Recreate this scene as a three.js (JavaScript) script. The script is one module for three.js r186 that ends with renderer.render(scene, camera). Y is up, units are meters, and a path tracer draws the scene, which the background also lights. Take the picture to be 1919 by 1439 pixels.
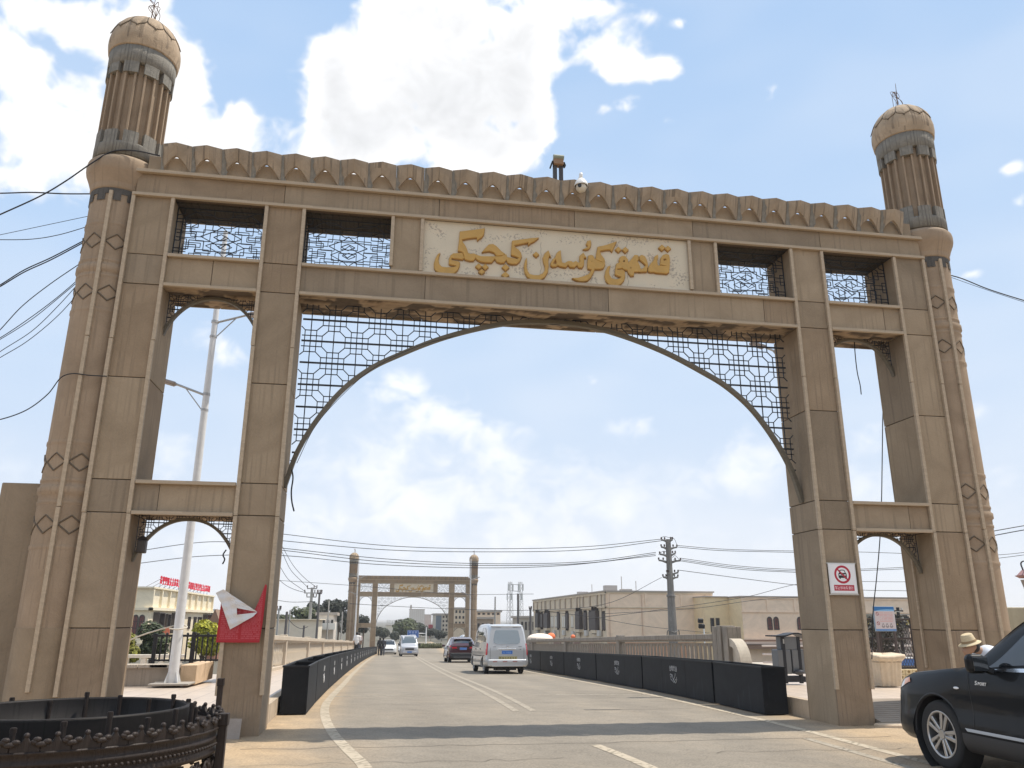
import * as THREE from 'three';
import { mergeGeometries, mergeVertices } from 'three/addons/utils/BufferGeometryUtils.js';
import { RoundedBoxGeometry } from 'three/addons/geometries/RoundedBoxGeometry.js';
import { MarchingCubes } from 'three/addons/objects/MarchingCubes.js';
import { createNoise3D, createNoise2D } from 'simplex-noise';
import { Brush, Evaluator, SUBTRACTION } from 'three-bvh-csg';

// ------------------------------------------------------------------ camera, sky, sun, exposure
const scene = new THREE.Scene();
const camera = new THREE.PerspectiveCamera(51.68, 1024 / 768, 0.1, 4000);
camera.position.set(-2.959, 1.6, 12.825);
camera.rotation.set(0.29057, -0.16224, 0.00412, 'YXZ');
camera.updateMatrixWorld(true);

scene.fog = new THREE.FogExp2(new THREE.Color().setRGB(0.97, 0.98, 1.0), 0.0004);
const renderer = new THREE.WebGLRenderer({ antialias: true });
renderer.setSize(1024, 768);
renderer.toneMapping = THREE.LinearToneMapping;
renderer.toneMappingExposure = 1.06;
renderer.shadowMap.enabled = true;
renderer.shadowMap.type = THREE.PCFSoftShadowMap;

const SUN_DIR = new THREE.Vector3(0.40, 0.915, -0.035).normalize();
const sun = new THREE.DirectionalLight(new THREE.Color().setRGB(1, 0.93, 0.82), 4.6);
sun.position.copy(SUN_DIR).multiplyScalar(120);
sun.castShadow = true;
sun.shadow.mapSize.set(4096, 4096);
Object.assign(sun.shadow.camera, { left: -110, right: 110, top: 110, bottom: -110, near: 1, far: 400 });
scene.add(sun, sun.target);

function mulberry(a) { return () => { a |= 0; a = (a + 0x6d2b79f5) | 0; let t = Math.imul(a ^ (a >>> 15), 1 | a); t = (t + Math.imul(t ^ (t >>> 7), 61 | t)) ^ t; return ((t ^ (t >>> 14)) >>> 0) / 4294967296; }; }
const clamp = (x, a = 0, b = 1) => Math.min(b, Math.max(a, x));
const sstep = (x, a, b) => { const t = clamp((x - a) / (b - a)); return t * t * (3 - 2 * t); };
const lerp = (a, b, t) => a + (b - a) * t;
const D2R = Math.PI / 180;

{ // the sky: blue air, whiter towards the horizon, with fair-weather cumulus (azimuth from -z towards +x, elevation, sizes in degrees)
  const W = 4096, H = 2048, data = new Float32Array(W * H * 4);
  const n3 = createNoise3D(mulberry(71));
  const CLOUDS = [[-26.5,32.8,4.08,4.33,0.6],[-22.8,29.5,5.85,3.1,0.8],[-18.1,32.3,3.3,5.06,1.0],[-25.1,35.8,3.89,1.7,0.65],[-14.1,31.2,2.56,1.82,0.9],[-20.7,36.5,3.1,2.65,0.85],[-12.4,32.7,1.3,1.09,0.6],[-12.4,33.9,0.58,0.72,0.5],[-26.0,25.8,3.15,1.54,0.45],[-16.2,34.7,1.22,1.88,0.6],[-5.9,37.9,1.42,1.77,1.0],[-5.7,35.3,1.55,2.0,0.9],[-2.2,34.0,4.98,3.6,1.15],[1.9,38.0,4.96,4.12,1.2],[1.3,41.6,4.48,1.72,1.1],[5.7,34.8,4.75,2.94,1.1],[7.8,38.9,3.21,3.61,1.05],[7.9,32.8,2.96,1.6,0.9],[-4.6,32.7,2.82,1.89,1.0],[11.0,40.6,2.11,2.56,0.95],[10.3,36.6,1.81,2.54,0.85],[11.0,34.2,1.47,1.57,0.8],[17.5,39.7,2.43,1.77,0.85],[18.5,38.0,1.57,0.99,0.8],[22.0,37.6,1.37,0.91,0.95],[18.1,35.6,2.14,0.75,0.9],[22.2,34.4,1.05,0.61,0.85],[23.6,40.3,0.8,0.47,0.75],[17.6,33.7,0.58,0.63,0.35],[15.3,41.9,2.76,0.87,0.85],[21.2,41.0,1.01,0.62,0.4],[30.8,35.2,0.96,0.51,0.8],[30.2,34.6,0.71,0.36,0.7],[33.2,35.5,0.34,0.22,0.55],[44.8,26.9,1.03,0.67,0.9],[45.0,25.0,0.67,0.62,0.85],[41.5,21.2,1.11,0.39,0.6],[46.4,36.0,1.2,0.5,0.6],[3.0,14.6,4.2,2.3,0.75],[0.7,16.2,2.08,1.22,0.65],[5.4,13.5,2.3,1.15,0.6],[8.2,11.6,4.23,2.11,0.65],[10.3,13.4,1.73,0.92,0.6],[-1.1,11.4,5.59,3.01,0.5],[5.1,8.5,9.88,2.83,0.6],[15.3,16.9,0.76,0.77,0.7],[18.2,13.2,2.25,0.99,0.7],[19.3,13.8,0.9,1.06,0.5],[15.6,11.2,4.17,1.52,0.3],[26.1,10.8,2.81,1.83,0.6],[26.0,12.5,0.78,1.03,0.5],[23.8,9.5,2.87,1.84,0.5],[14.7,7.8,9.81,2.25,0.5],[-2.7,7.2,5.84,2.21,0.4],[36.0,8.8,5.49,1.69,0.6],[40.4,12.8,1.02,0.92,0.5],[33.7,11.4,1.91,1.92,0.55],[35.0,6.1,7.68,1.68,0.5],[-13.2,18.2,1.83,1.6,0.5],[-14.0,10.6,3.92,2.1,0.6],[-10.4,5.9,6.75,2.11,0.5],[-22.1,8.8,3.38,1.29,0.5],[-22.1,5.0,4.45,1.27,0.4],[10.9,4.5,22.59,1.85,0.4],[-5.3,30.5,5.66,1.4,0.45],[-11.0,17.8,1.54,0.94,0.45]];
  // the rest of the sky carries the same kind of cloud, scattered
  const cr = mulberry(9);
  for (let i = 0; i < 260; i++) {
    const az = cr() * 360 - 180, el = 4 + cr() * 66, k = 0.6 + cr() * 1.4;
    if (az > -40 && az < 58 && el < 48) continue;
    for (let j = 0; j < 3; j++) CLOUDS.push([az + (cr() - 0.5) * 6 * k / Math.cos(el * D2R), el + (cr() - 0.5) * 4 * k, 2.6 * k, 1.5 * k, 0.6 + cr() * 0.4]);
  }
  const bins = Array.from({ length: 180 }, () => []);
  for (const c of CLOUDS) {
    const reach = 2.6 * c[2] / Math.max(0.15, Math.cos(c[1] * D2R)) + 3;
    for (let b = 0; b < 180; b++) { let d = Math.abs(((b * 2 - 180 + 1 - c[0] + 540) % 360) - 180); if (d < reach + 1) bins[b].push(c); }
  }
  const fbm = (x, y, z, o) => { let s = 0, a = 0.5; for (let i = 0; i < o; i++) { s += a * n3(x, y, z); x *= 2.1; y *= 2.1; z *= 2.1; a *= 0.52; } return s; };
  const air = (W, H, data, inView) => { for (let row = 0; row < H; row++) {
    const el = ((row + 0.5) / H - 0.5) * Math.PI, eld = el / D2R; if (inView && (eld < -2 || eld > 48)) continue;
    const ce = Math.cos(el), se = Math.sin(el);
    // clear air
    const h = Math.exp(-Math.max(0, eld) / 11.5), z = sstep(eld, 12, 70);
    let cl = [lerp(lerp(0.49, 0.33, z), 0.93, h), lerp(lerp(0.665, 0.52, z), 0.935, h), lerp(lerp(0.91, 0.83, z), 0.95, h)];
    if (eld < -1) cl = [0.5, 0.46, 0.4];
    for (let col = 0; col < W; col++) {
      const a = ((col + 0.5) / W - 0.5) * 2 * Math.PI; if (inView && (a < -135 * D2R || a > -28 * D2R)) continue;
      const x = Math.cos(a) * ce, zz = Math.sin(a) * ce, k = (row * W + col) * 4;
      let r = cl[0], g = cl[1], b = cl[2];
      if (eld > 0) {
        let az = Math.atan2(x, -zz) / D2R;
        const haze = 0.10 * sstep(-az, -5, 45) * (1 - h);     // the air is deeper blue to the right of the sun's side, paler left-high
        let dens = 0;
        for (const c of bins[Math.floor((az + 180) / 2) % 180]) {
          let dx = Math.abs(az - c[0]); if (dx > 180) dx = 360 - dx;
          const u = dx * ce / c[2], v = (eld - c[1]) / c[3], q = u * u + v * v;
          if (q < 6) dens += c[4] * Math.exp(-q * 1.15);
        }
        r -= haze * 0.6; g -= haze * 0.4; b -= haze * 0.1;
        const thin = 0.5 + fbm(x * 2.2 + 5, se * 5, zz * 2.2, 3);
        const veil = 0.16 * sstep(thin, 0.2, 1.0) * (1 - 0.5 * z);
        r = lerp(r, 0.97, veil); g = lerp(g, 0.98, veil); b = lerp(b, 1.0, veil);
        if (dens > 0.03) {
          const wx = 0.012 * n3(x * 14 + 9, se * 16, zz * 14), wy = 0.012 * n3(x * 14, se * 16 + 9, zz * 14);
          const n = fbm((x + wx) * 9, (se + wy) * 12, zz * 9, 6), m = fbm((x + wx) * 30 + 3, (se + wy) * 40, zz * 30, 4);
          const v = Math.min(dens, 1.25) * 0.92 + (n * 0.8 + m * 0.26) * Math.min(1, 0.5 + dens * 0.6);
          const lo = sstep(eld, 7, 24);
          const al = sstep(v, lerp(0.1, 0.3, lo), lerp(1.25, 0.84, lo)) * sstep(eld, 0, 3) * lerp(0.62, 1, lo);
          // thick parts a little greyer, edges bright
          const thick = sstep(dens + n * 0.35, 0.75, 2.2) * lo;
          const w = 1.1 - 0.24 * thick - 0.07 * (m + 0.1);
          r = lerp(r, w * (1 - 0.02 * thick), al); g = lerp(g, w * 0.995, al); b = lerp(b, w * (1 + 0.02 * thick), al);
        }
      }
      data[k] = r; data[k + 1] = g; data[k + 2] = b; data[k + 3] = 1;
    }
  } };
  // coarse all round, then fine where the clouds are looked at closely
  const w = W / 4, h = H / 4, low = new Float32Array(w * h * 4); air(w, h, low, false);
  for (let row = 0; row < H; row++) for (let col = 0; col < W; col++) {
    const y = clamp((row + 0.5) / 4 - 0.5, 0, h - 1), x = (col + 0.5) / 4 - 0.5 + w, y0 = Math.floor(y), x0 = Math.floor(x), fy = y - y0, fx = x - x0, y1 = Math.min(h - 1, y0 + 1), A = (y0 * w + x0 % w) * 4, B = (y0 * w + (x0 + 1) % w) * 4, C = (y1 * w + x0 % w) * 4, D = (y1 * w + (x0 + 1) % w) * 4, k = (row * W + col) * 4;
    for (let c = 0; c < 4; c++) data[k + c] = (low[A + c] * (1 - fx) + low[B + c] * fx) * (1 - fy) + (low[C + c] * (1 - fx) + low[D + c] * fx) * fy;
  }
  air(W, H, data, true);
  const sky = new THREE.DataTexture(data, W, H, THREE.RGBAFormat, THREE.FloatType);
  sky.mapping = THREE.EquirectangularReflectionMapping; sky.magFilter = THREE.LinearFilter; sky.minFilter = THREE.LinearFilter; sky.needsUpdate = true;
  scene.background = sky; scene.environment = sky;
}
// ------------------------------------------------------------------ helpers
const V = (x, y, z) => new THREE.Vector3(x, y, z);
const used = {};
function numbered(name) { const n = used[name] = (used[name] ?? -1) + 1; return n ? name + '_' + String(n).padStart(3, '0') : name; }
function tag(o, label, category, group, kind) { if (label) o.userData.label = label; if (category) o.userData.category = category; if (group) o.userData.group = group; if (kind) o.userData.kind = kind; return o; }
function thing(name, label, category, pos = [0, 0, 0], ry = 0, group) { const o = new THREE.Group(); o.name = numbered(name); scene.add(o); o.position.set(...pos); o.rotation.y = ry; return tag(o, label, category, group); }
function copyOf(o, name, pos, ry, label, group) { const c = o.clone(); c.name = numbered(name); scene.add(c); if (pos) c.position.set(...pos); if (ry !== undefined) c.rotation.y = ry; if (label) c.userData.label = label; if (group) c.userData.group = group; return c; }

function metric(gIn) { // unindexed, with uv in metres on the dominant plane of each face
  const g = gIn.index ? gIn.toNonIndexed() : gIn, p = g.attributes.position, uv = new Float32Array(p.count * 2);
  if (!g.attributes.normal) g.computeVertexNormals();
  const a = V(), b = V(), c = V();
  for (let i = 0; i < p.count; i += 3) {
    a.fromBufferAttribute(p, i); b.fromBufferAttribute(p, i + 1); c.fromBufferAttribute(p, i + 2); b.sub(a); c.sub(a); b.cross(c);
    const x = Math.abs(b.x), y = Math.abs(b.y), z = Math.abs(b.z);
    for (let j = i; j < i + 3; j++) {
      const X = p.getX(j), Y = p.getY(j), Z = p.getZ(j);
      uv[j * 2] = x > y && x > z ? Z : X; uv[j * 2 + 1] = y > x && y > z ? Z : Y;
    }
  }
  const o = new THREE.BufferGeometry();
  o.setAttribute('position', p); o.setAttribute('normal', g.attributes.normal); o.setAttribute('uv', new THREE.BufferAttribute(uv, 2));
  return o;
}
const merge = (list) => { const l = [].concat(list).flat(9).map(metric); return l.length > 1 ? mergeGeometries(l) : l[0]; };
function obj(name, geos, mat, parent = scene, keepUV = false) { const m = new THREE.Mesh(keepUV ? geos : merge(geos), mat); m.name = parent === scene ? numbered(name) : name; m.castShadow = m.receiveShadow = true; parent.add(m); return m; }
function partNames(root) { const go = (o) => { const n = {}; for (const c of o.children) { const base = c.name.replace(/_\d{3}$/, ''); const k = n[base] = (n[base] ?? -1) + 1; c.name = k ? base + '_' + String(k).padStart(3, '0') : base; go(c); } }; go(root); }

const M4 = new THREE.Matrix4(), E3 = new THREE.Euler(), Q4 = new THREE.Quaternion();
function place(g, x = 0, y = 0, z = 0, rx = 0, ry = 0, rz = 0, s = 1) { return g.applyMatrix4(M4.compose(V(x, y, z), Q4.setFromEuler(E3.set(rx, ry, rz)), typeof s === 'number' ? V(s, s, s) : V(...s))); }
const box = (w, h, d, x, y, z, rx, ry, rz) => place(new THREE.BoxGeometry(w, h, d), x, y, z, rx, ry, rz);
const span = (x0, x1, y0, y1, z0, z1) => place(new THREE.BoxGeometry(Math.abs(x1 - x0), Math.abs(y1 - y0), Math.abs(z1 - z0)), (x0 + x1) / 2, (y0 + y1) / 2, (z0 + z1) / 2);
const rbox = (w, h, d, r, x, y, z, rx, ry, rz) => place(new RoundedBoxGeometry(w, h, d, 2, r), x, y, z, rx, ry, rz);
const cyl = (r0, r1, h, x, y, z, n = 16, rx, ry, rz) => place(new THREE.CylinderGeometry(r1, r0, h, n), x, y, z, rx, ry, rz);
const ball = (r, x, y, z, n = 12, s = 1) => place(new THREE.SphereGeometry(r, n, Math.max(6, n * 0.7 | 0)), x, y, z, 0, 0, 0, s);
const lathe = (prof, n = 40) => new THREE.LatheGeometry(prof.map(([r, y]) => new THREE.Vector2(r, y)), n);
function rod(a, b, r, n = 6, r2 = r) { a = V(...a); b = V(...b); const d = b.clone().sub(a), L = d.length(); const g = new THREE.CylinderGeometry(r2, r, L, n); return g.applyMatrix4(M4.compose(a.add(b).multiplyScalar(0.5), Q4.setFromUnitVectors(V(0, 1, 0), d.normalize()), V(1, 1, 1))); }
function flatbar(a, b, w, t) { a = V(...a); b = V(...b); const d = b.clone().sub(a), L = d.length(); const g = new THREE.BoxGeometry(w, L, t); return g.applyMatrix4(M4.compose(a.add(b).multiplyScalar(0.5), Q4.setFromUnitVectors(V(0, 1, 0), d.normalize()), V(1, 1, 1))); }
const tube = (pts, r, seg, n = 5, closed = false) => new THREE.TubeGeometry(new THREE.CatmullRomCurve3(pts.map((p) => V(...p)), closed, 'centripetal'), seg ?? pts.length * 6, r, n, closed);
function plate(pts, depth, bevel = 0, holes = []) { // polygon in x,y extruded towards +z from 0
  const s = pts instanceof THREE.Shape ? pts : new THREE.Shape(pts.map(([x, y]) => new THREE.Vector2(x, y)));
  for (const h of holes) s.holes.push(new THREE.Path(h.map(([x, y]) => new THREE.Vector2(x, y))));
  return new THREE.ExtrudeGeometry(s, { depth, bevelEnabled: bevel > 0, bevelThickness: bevel, bevelSize: bevel, bevelOffset: -bevel, bevelSegments: 1, curveSegments: 10 });
}
function sag(a, b, drop, n = 14) { const o = []; for (let i = 0; i <= n; i++) { const t = i / n; o.push([lerp(a[0], b[0], t), lerp(a[1], b[1], t) - drop * 4 * t * (1 - t), lerp(a[2], b[2], t)]); } return o; }
const RAY = V();
function at(px, py, z) { // where a sight line of the survey photograph meets the vertical plane at z
  RAY.set(px / 1919 * 2 - 1, 1 - py / 1439 * 2, 0.5).unproject(camera).sub(camera.position); const t = (z - camera.position.z) / RAY.z;
  return [camera.position.x + RAY.x * t, camera.position.y + RAY.y * t, z];
}
// the road is level at the near gate and runs gently down towards the far one; the bridge bends a little to the right
const GY = (z) => -0.0265 * 2 * Math.log(1 + Math.exp(Math.min(-z - 5, 88) / 2));
const AX = (z) => z > 0 ? 0 : 1.64 * (Math.min(-z, 130) / 92) ** 2;

// ------------------------------------------------------------------ procedural textures
const N2 = createNoise2D(mulberry(5)), N3 = createNoise3D(mulberry(6));
function tnoise(u, v, f, o = 4, sx = 1, sy = 1) { // tiling noise on the unit square, about -1..1
  let s = 0, a = 0.55; const A = u * 2 * Math.PI, B = v * 2 * Math.PI;
  const ca = Math.cos(A), sa = Math.sin(A), cb = Math.cos(B), sb = Math.sin(B);
  for (let i = 0; i < o; i++) { const k = f * 2 ** i / (2 * Math.PI); s += a * N3(ca * k * sx + i * 7.1 + cb * k * sy * 0.9, sa * k * sx + sb * k * sy * 0.9, cb * k * sy - sb * k * sy * 0.6 + 3.3 * i); a *= 0.55; }
  return s;
}
const enc = (x) => { x = clamp(x); return Math.round(255 * (x < 0.0031308 ? x * 12.92 : 1.055 * x ** (1 / 2.4) - 0.055)); };
function tex(size, fn, color = true, wrap = true) {
  const d = new Uint8Array(size * size * 4);
  for (let j = 0; j < size; j++) for (let i = 0; i < size; i++) {
    const c = fn((i + 0.5) / size, (j + 0.5) / size), k = (j * size + i) * 4;
    if (color) { d[k] = enc(c[0]); d[k + 1] = enc(c[1]); d[k + 2] = enc(c[2]); } else d[k] = d[k + 1] = d[k + 2] = Math.round(255 * clamp(c));
    d[k + 3] = 255;
  }
  const t = new THREE.DataTexture(d, size, size); t.magFilter = THREE.LinearFilter; t.minFilter = THREE.LinearMipmapLinearFilter; t.generateMipmaps = true;
  if (wrap) t.wrapS = t.wrapT = THREE.RepeatWrapping; if (color) t.colorSpace = THREE.SRGBColorSpace; t.needsUpdate = true; return t;
}
const rep = (t, m, my = m) => { const c = t.clone(); c.repeat.set(1 / m, 1 / my); c.needsUpdate = true; return c; };
function canvasTex(w, h, draw) { const c = document.createElement('canvas'); c.width = w; c.height = h; draw(c.getContext('2d'), w, h); const t = new THREE.CanvasTexture(c); t.colorSpace = THREE.SRGBColorSpace; t.magFilter = THREE.LinearFilter; return t; }
const mat = (rgb, rough = 0.8, metal = 0, extra = {}) => { const m = new THREE.MeshStandardMaterial({ roughness: rough, metalness: metal, ...extra }); m.color.setRGB(...rgb); return m; };
const pmat = (rgb, rough, metal, extra = {}) => { const m = new THREE.MeshPhysicalMaterial({ roughness: rough, metalness: metal, ...extra }); m.color.setRGB(...rgb); return m; };

const T = {};
T.stucco = tex(512, (u, v) => { // cement render: broad blotches, faint vertical run-off, trowel grain
  const a = tnoise(u, v, 3, 4), s = tnoise(u + 0.3, v * 0.12 + 0.1, 14, 3, 2.2, 0.25), f = tnoise(u, v, 60, 2);
  const st = sstep(s + 0.5 * a, 0.12, 0.75), sp = sstep(tnoise(u + 0.7, v + 0.2, 34, 2), 0.62, 0.78); const k = (0.88 + 0.17 * a + 0.06 * f) * (1 - 0.2 * st) * (1 - 0.22 * sp) ; const w = clamp(0.5 + a * 0.6);
  return [k, k * (0.985 + 0.015 * w), k * (0.96 + 0.04 * w)];
});
T.grain = tex(256, (u, v) => 0.5 + 0.35 * tnoise(u, v, 26, 3) + 0.2 * tnoise(u + 0.5, v, 70, 1), false);
T.fine = tex(256, (u, v) => 0.5 + 0.5 * tnoise(u, v, 60, 2), false);
T.weather = tex(512, (u, v) => { // exposed concrete, blackened in patches and runs
  const a = tnoise(u, v, 4, 4), s = tnoise(u, v * 0.15, 10, 3, 2, 0.3), k = 0.8 + 0.22 * a - 0.35 * sstep(s + 0.4 * a, 0.1, 0.6) + 0.06 * tnoise(u, v, 50, 2);
  return [k, k, k * 1.0];
});
T.asphalt = tex(512, (u, v) => { const a = tnoise(u, v, 4, 4), f = tnoise(u, v, 60, 3), pit = sstep(tnoise(u + 0.4, v, 36, 2), 0.5, 0.7), k = (0.88 + 0.1 * a + 0.3 * f) * (1 - 0.35 * pit); return [k, k * 0.995, k * 0.985]; });
T.scuff = tex(512, (u, v) => { const a = tnoise(u, v, 3, 4), s = sstep(tnoise(u + 0.2, v * 0.3, 12, 3, 1, 0.3) + 0.4 * a, 0.25, 0.8), d = sstep(tnoise(u, v + 0.3, 22, 3), 0.45, 0.8), k = 0.42 + 0.1 * a + 0.3 * s + 0.25 * d; return [k, k * 0.98, k * 0.94]; });
T.plain = tex(256, (u, v) => { const k = 0.9 + 0.09 * tnoise(u, v, 5, 5); return [k, k, k]; });
T.paint = tex(256, (u, v) => { const w = sstep(tnoise(u, v, 9, 5), 0.05, 0.5); return [lerp(1, 0.55, w), lerp(1, 0.55, w), lerp(1, 0.54, w)]; });
T.board = tex(256, (u, v) => { const k = 0.82 + 0.14 * tnoise(u * 0.2, v, 8, 4, 0.3, 2) + 0.06 * tnoise(u, v, 40, 2); return [k, k, k]; });

const surf = (rgb, t, metres, rough = 0.9, bump = 0.004, bumpTex = T.grain, bm = 0.7, extra = {}) => mat(rgb, rough, 0, { map: rep(t, metres), bumpMap: bump ? rep(bumpTex, bm) : null, bumpScale: bump, ...extra });
const MAT = {
  stuccoA: surf([0.345, 0.264, 0.18], T.stucco, 3.1), stuccoB: surf([0.30, 0.233, 0.163], T.stucco, 3.7), stuccoC: surf([0.385, 0.296, 0.202], T.stucco, 2.7), stuccoD: surf([0.335, 0.247, 0.163], T.stucco, 2.3), stuccoBase: surf([0.315, 0.236, 0.162], T.stucco, 1.7, 0.95, 0.014, T.weather, 1.3),
  core: surf([0.09, 0.07, 0.05], T.stucco, 2), strip: surf([0.52, 0.41, 0.29], T.board, 1.1, 0.7, 0.001),
  grey: surf([0.27, 0.25, 0.215], T.weather, 0.9, 0.9, 0.01), dark: surf([0.115, 0.105, 0.095], T.weather, 1.3, 0.9, 0.008), dome: surf([0.50, 0.375, 0.255], T.weather, 2.3, 0.88, 0.008),
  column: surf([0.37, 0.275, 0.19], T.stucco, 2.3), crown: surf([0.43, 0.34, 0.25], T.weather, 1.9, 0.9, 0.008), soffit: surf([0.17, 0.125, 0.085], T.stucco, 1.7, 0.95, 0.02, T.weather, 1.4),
  peel: surf([0.47, 0.36, 0.25], T.stucco, 1.1, 0.95, 0.01), groove: mat([0.13, 0.10, 0.07], 0.95),
  iron: mat([0.03, 0.033, 0.04], 0.55, 0.4), rim: surf([0.16, 0.135, 0.095], T.board, 1.5, 0.6, 0.001), wire: mat([0.02, 0.02, 0.025], 0.6), rust: mat([0.16, 0.10, 0.07], 0.8),
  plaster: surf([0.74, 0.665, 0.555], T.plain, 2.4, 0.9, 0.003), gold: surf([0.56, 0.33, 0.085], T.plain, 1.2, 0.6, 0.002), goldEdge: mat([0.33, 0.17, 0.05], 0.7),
  flake: surf([0.33, 0.30, 0.27], T.plain, 0.4, 0.95), white: mat([0.80, 0.80, 0.79], 0.45), black: mat([0.02, 0.02, 0.022], 0.6), rubber: mat([0.022, 0.022, 0.023], 0.85), chrome: mat([0.75, 0.76, 0.78], 0.18, 1),
};
// ------------------------------------------------------------------ ground, road, paving
function strip(xs, zs, fy, colorFn) { // a sheet over the grid xs × zs; fx optional
  const pos = [], uv = [], idx = [], col = [];
  for (const z of zs) for (const x0 of xs) { const x = typeof x0 === 'function' ? x0(z) : x0; pos.push(x, fy(x, z), z); uv.push(x, z); if (colorFn) col.push(...colorFn(x, z)); }
  const n = xs.length;
  for (let j = 0; j < zs.length - 1; j++) for (let i = 0; i < n - 1; i++) { const a = j * n + i; idx.push(a, a + 1, a + n, a + 1, a + n + 1, a + n); }
  const g = new THREE.BufferGeometry();
  g.setAttribute('position', new THREE.Float32BufferAttribute(pos, 3)); g.setAttribute('uv', new THREE.Float32BufferAttribute(uv, 2));
  if (colorFn) g.setAttribute('color', new THREE.Float32BufferAttribute(col, 3));
  g.setIndex(idx); g.computeVertexNormals();
  if (g.attributes.normal.getY(0) < 0) { for (let i = 0; i < idx.length; i += 3) [idx[i], idx[i + 1]] = [idx[i + 1], idx[i]]; g.setIndex(idx); g.computeVertexNormals(); }
  return g;
}
const range = (a, b, n) => Array.from({ length: n + 1 }, (_, i) => a + (b - a) * i / n);
function structure(name, geo, m) { const o = new THREE.Mesh(geo, m); o.name = name; o.receiveShadow = o.castShadow = true; o.userData.kind = 'structure'; scene.add(o); return o; }
{
  // land all around: the river bed and its banks lie lower than the bridge, out to the horizon
  const far = [-2500, -900, -400, -200, -130, -104, -98, -92, -70, -40, -20, -8, -2, 0, 20, 60, 200, 900, 2500];
  const wide = [-2500, -900, -300, -120, -60, -30, -18, -11, -8, 0, 8, 11, 18, 30, 60, 120, 300, 900, 2500];
  structure('ground', strip(wide, far.slice().reverse(), (x, z) => z > -1 ? -0.06 : z < -96 ? -2.5 : -4.2), surf([0.13, 0.12, 0.092], T.plain, 9, 0.95, 0.02, T.weather, 5));
  // asphalt, worn pale; wind-blown dust gathers along the edges and across the mouth of the bridge
  const dust = (x, z) => {
    const n = 0.5 * N2(x * 0.5, z * 0.32) + 0.3 * N2(x * 1.7, z * 1.1) + 0.2 * N2(x * 5, z * 3.4);
    const edge = Math.max(sstep(-(x - AX(z)), 3.25, 4.3), 0.9 * sstep(x - AX(z), 3.3, 4.6));
    const mouth = sstep(z, -0.6, 2.4) * Math.max(sstep(-x, 2.4, 4.2), 0.75 * sstep(x, 1.6, 4.8));
    const xr = x - AX(z), track = Math.exp(-(((Math.abs(xr - 0.1) - 1.3) / 0.28) ** 2)) + Math.exp(-(((Math.abs(xr - 0.1) - 2.75) / 0.28) ** 2)), oil = Math.exp(-(((Math.abs(xr - 0.1) - 2.02) / 0.35) ** 2)), pt = sstep(N2(x * 0.23 + 7, z * 0.11), 0.25, 0.32);
    const d = clamp(Math.max(edge, mouth) * (0.85 + 0.45 * n) + 0.10 * n, 0, 1), t = (1 + 0.1 * n) * (1 + 0.05 * track * (0.6 + 0.4 * n)) * (1 - 0.11 * oil * (0.6 + 0.5 * n)) * (1 - 0.07 * pt);
    return [lerp(0.27, 0.50, d) * t, lerp(0.235, 0.365, d) * t, lerp(0.188, 0.225, d) * t];
  };
  const am = surf([1, 1, 1], T.asphalt, 2.3, 0.93, 0.006, T.fine, 0.45, { vertexColors: true });
  const zs = [...range(16, -14, 150), ...range(-14.6, -60, 90), ...range(-61, -150, 60)];
  structure('road', strip(range(-4.75, 4.75, 48).map((x) => (z) => x + AX(z)), zs, (x, z) => GY(z), dust), am);
  structure('road_forecourt', strip([...range(-26, -5, 40), ...range(-4.75, 4.75, 30), ...range(5, 26, 40)], range(30, -0.3, 90), (x, z) => (Math.abs(x) < 4.9 && z < 16.5 ? -0.012 : -0.004), (x, z) => { const c = dust(x, z), n = 0.5 + 0.4 * N2(x * 0.4, z * 0.4); const d = sstep(Math.abs(x), 2.2, 5.2) * (0.75 + 0.25 * n) * (x > 0 ? 0.85 : 1); return [lerp(c[0], 0.48, d), lerp(c[1], 0.36, d), lerp(c[2], 0.235, d)]; }), am);
  // worn road paint, 4 mm above the asphalt
  const ribbon = (pts, w, lift = 0.004) => {
    const pos = [], uv = [], idx = []; let L = 0;
    const c = new THREE.CatmullRomCurve3(pts.map(([x, z]) => V(x, 0, z))), n = pts.length * 14;
    for (let i = 0; i <= n; i++) { const p = c.getPoint(i / n), t = c.getTangent(i / n), nx = -t.z, nz = t.x; if (i) L += c.getPoint(i / n).distanceTo(c.getPoint((i - 1) / n)); for (const s of [-1, 1]) { const x = p.x + nx * s * w / 2, z = p.z + nz * s * w / 2; pos.push(x, GY(z) + lift, z); uv.push(s * w / 2, L); } }
    for (let i = 0; i < n; i++) { const a = i * 2; idx.push(a, a + 1, a + 2, a + 1, a + 3, a + 2); }
    const g = new THREE.BufferGeometry(); g.setAttribute('position', new THREE.Float32BufferAttribute(pos, 3)); g.setAttribute('uv', new THREE.Float32BufferAttribute(uv, 2)); g.setIndex(idx); g.computeVertexNormals();
    if (g.attributes.normal.getY(0) < 0) { for (let i = 0; i < idx.length; i += 3) [idx[i], idx[i + 1]] = [idx[i + 1], idx[i]]; g.setIndex(idx); g.computeVertexNormals(); }
    return g;
  };
  const pm = surf([0.43, 0.365, 0.275], T.paint, 1.3, 0.9, 0.001), faded = surf([0.335, 0.29, 0.228], T.paint, 1.1, 0.9, 0.001);
  structure('left_edge_line', ribbon([[-2.8, 5.5], [-2.94, 3.4], [-3.02, 2.6], [-3.22, 1.5], [-3.5, -0.2], [-3.74, -2.4], [-3.86, -4.6], [-3.86, -7], [-3.8, -12], [-3.75, -20], [-3.5, -40], [-2.9, -70]], 0.16), pm);
  structure('right_edge_line', ribbon([[3.62, 5], [3.64, 2.6], [3.68, 0.6], [3.66, -1.2], [3.6, -3.2], [3.55, -8], [3.6, -20], [3.85, -40], [4.4, -70]], 0.15), pm);
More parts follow.
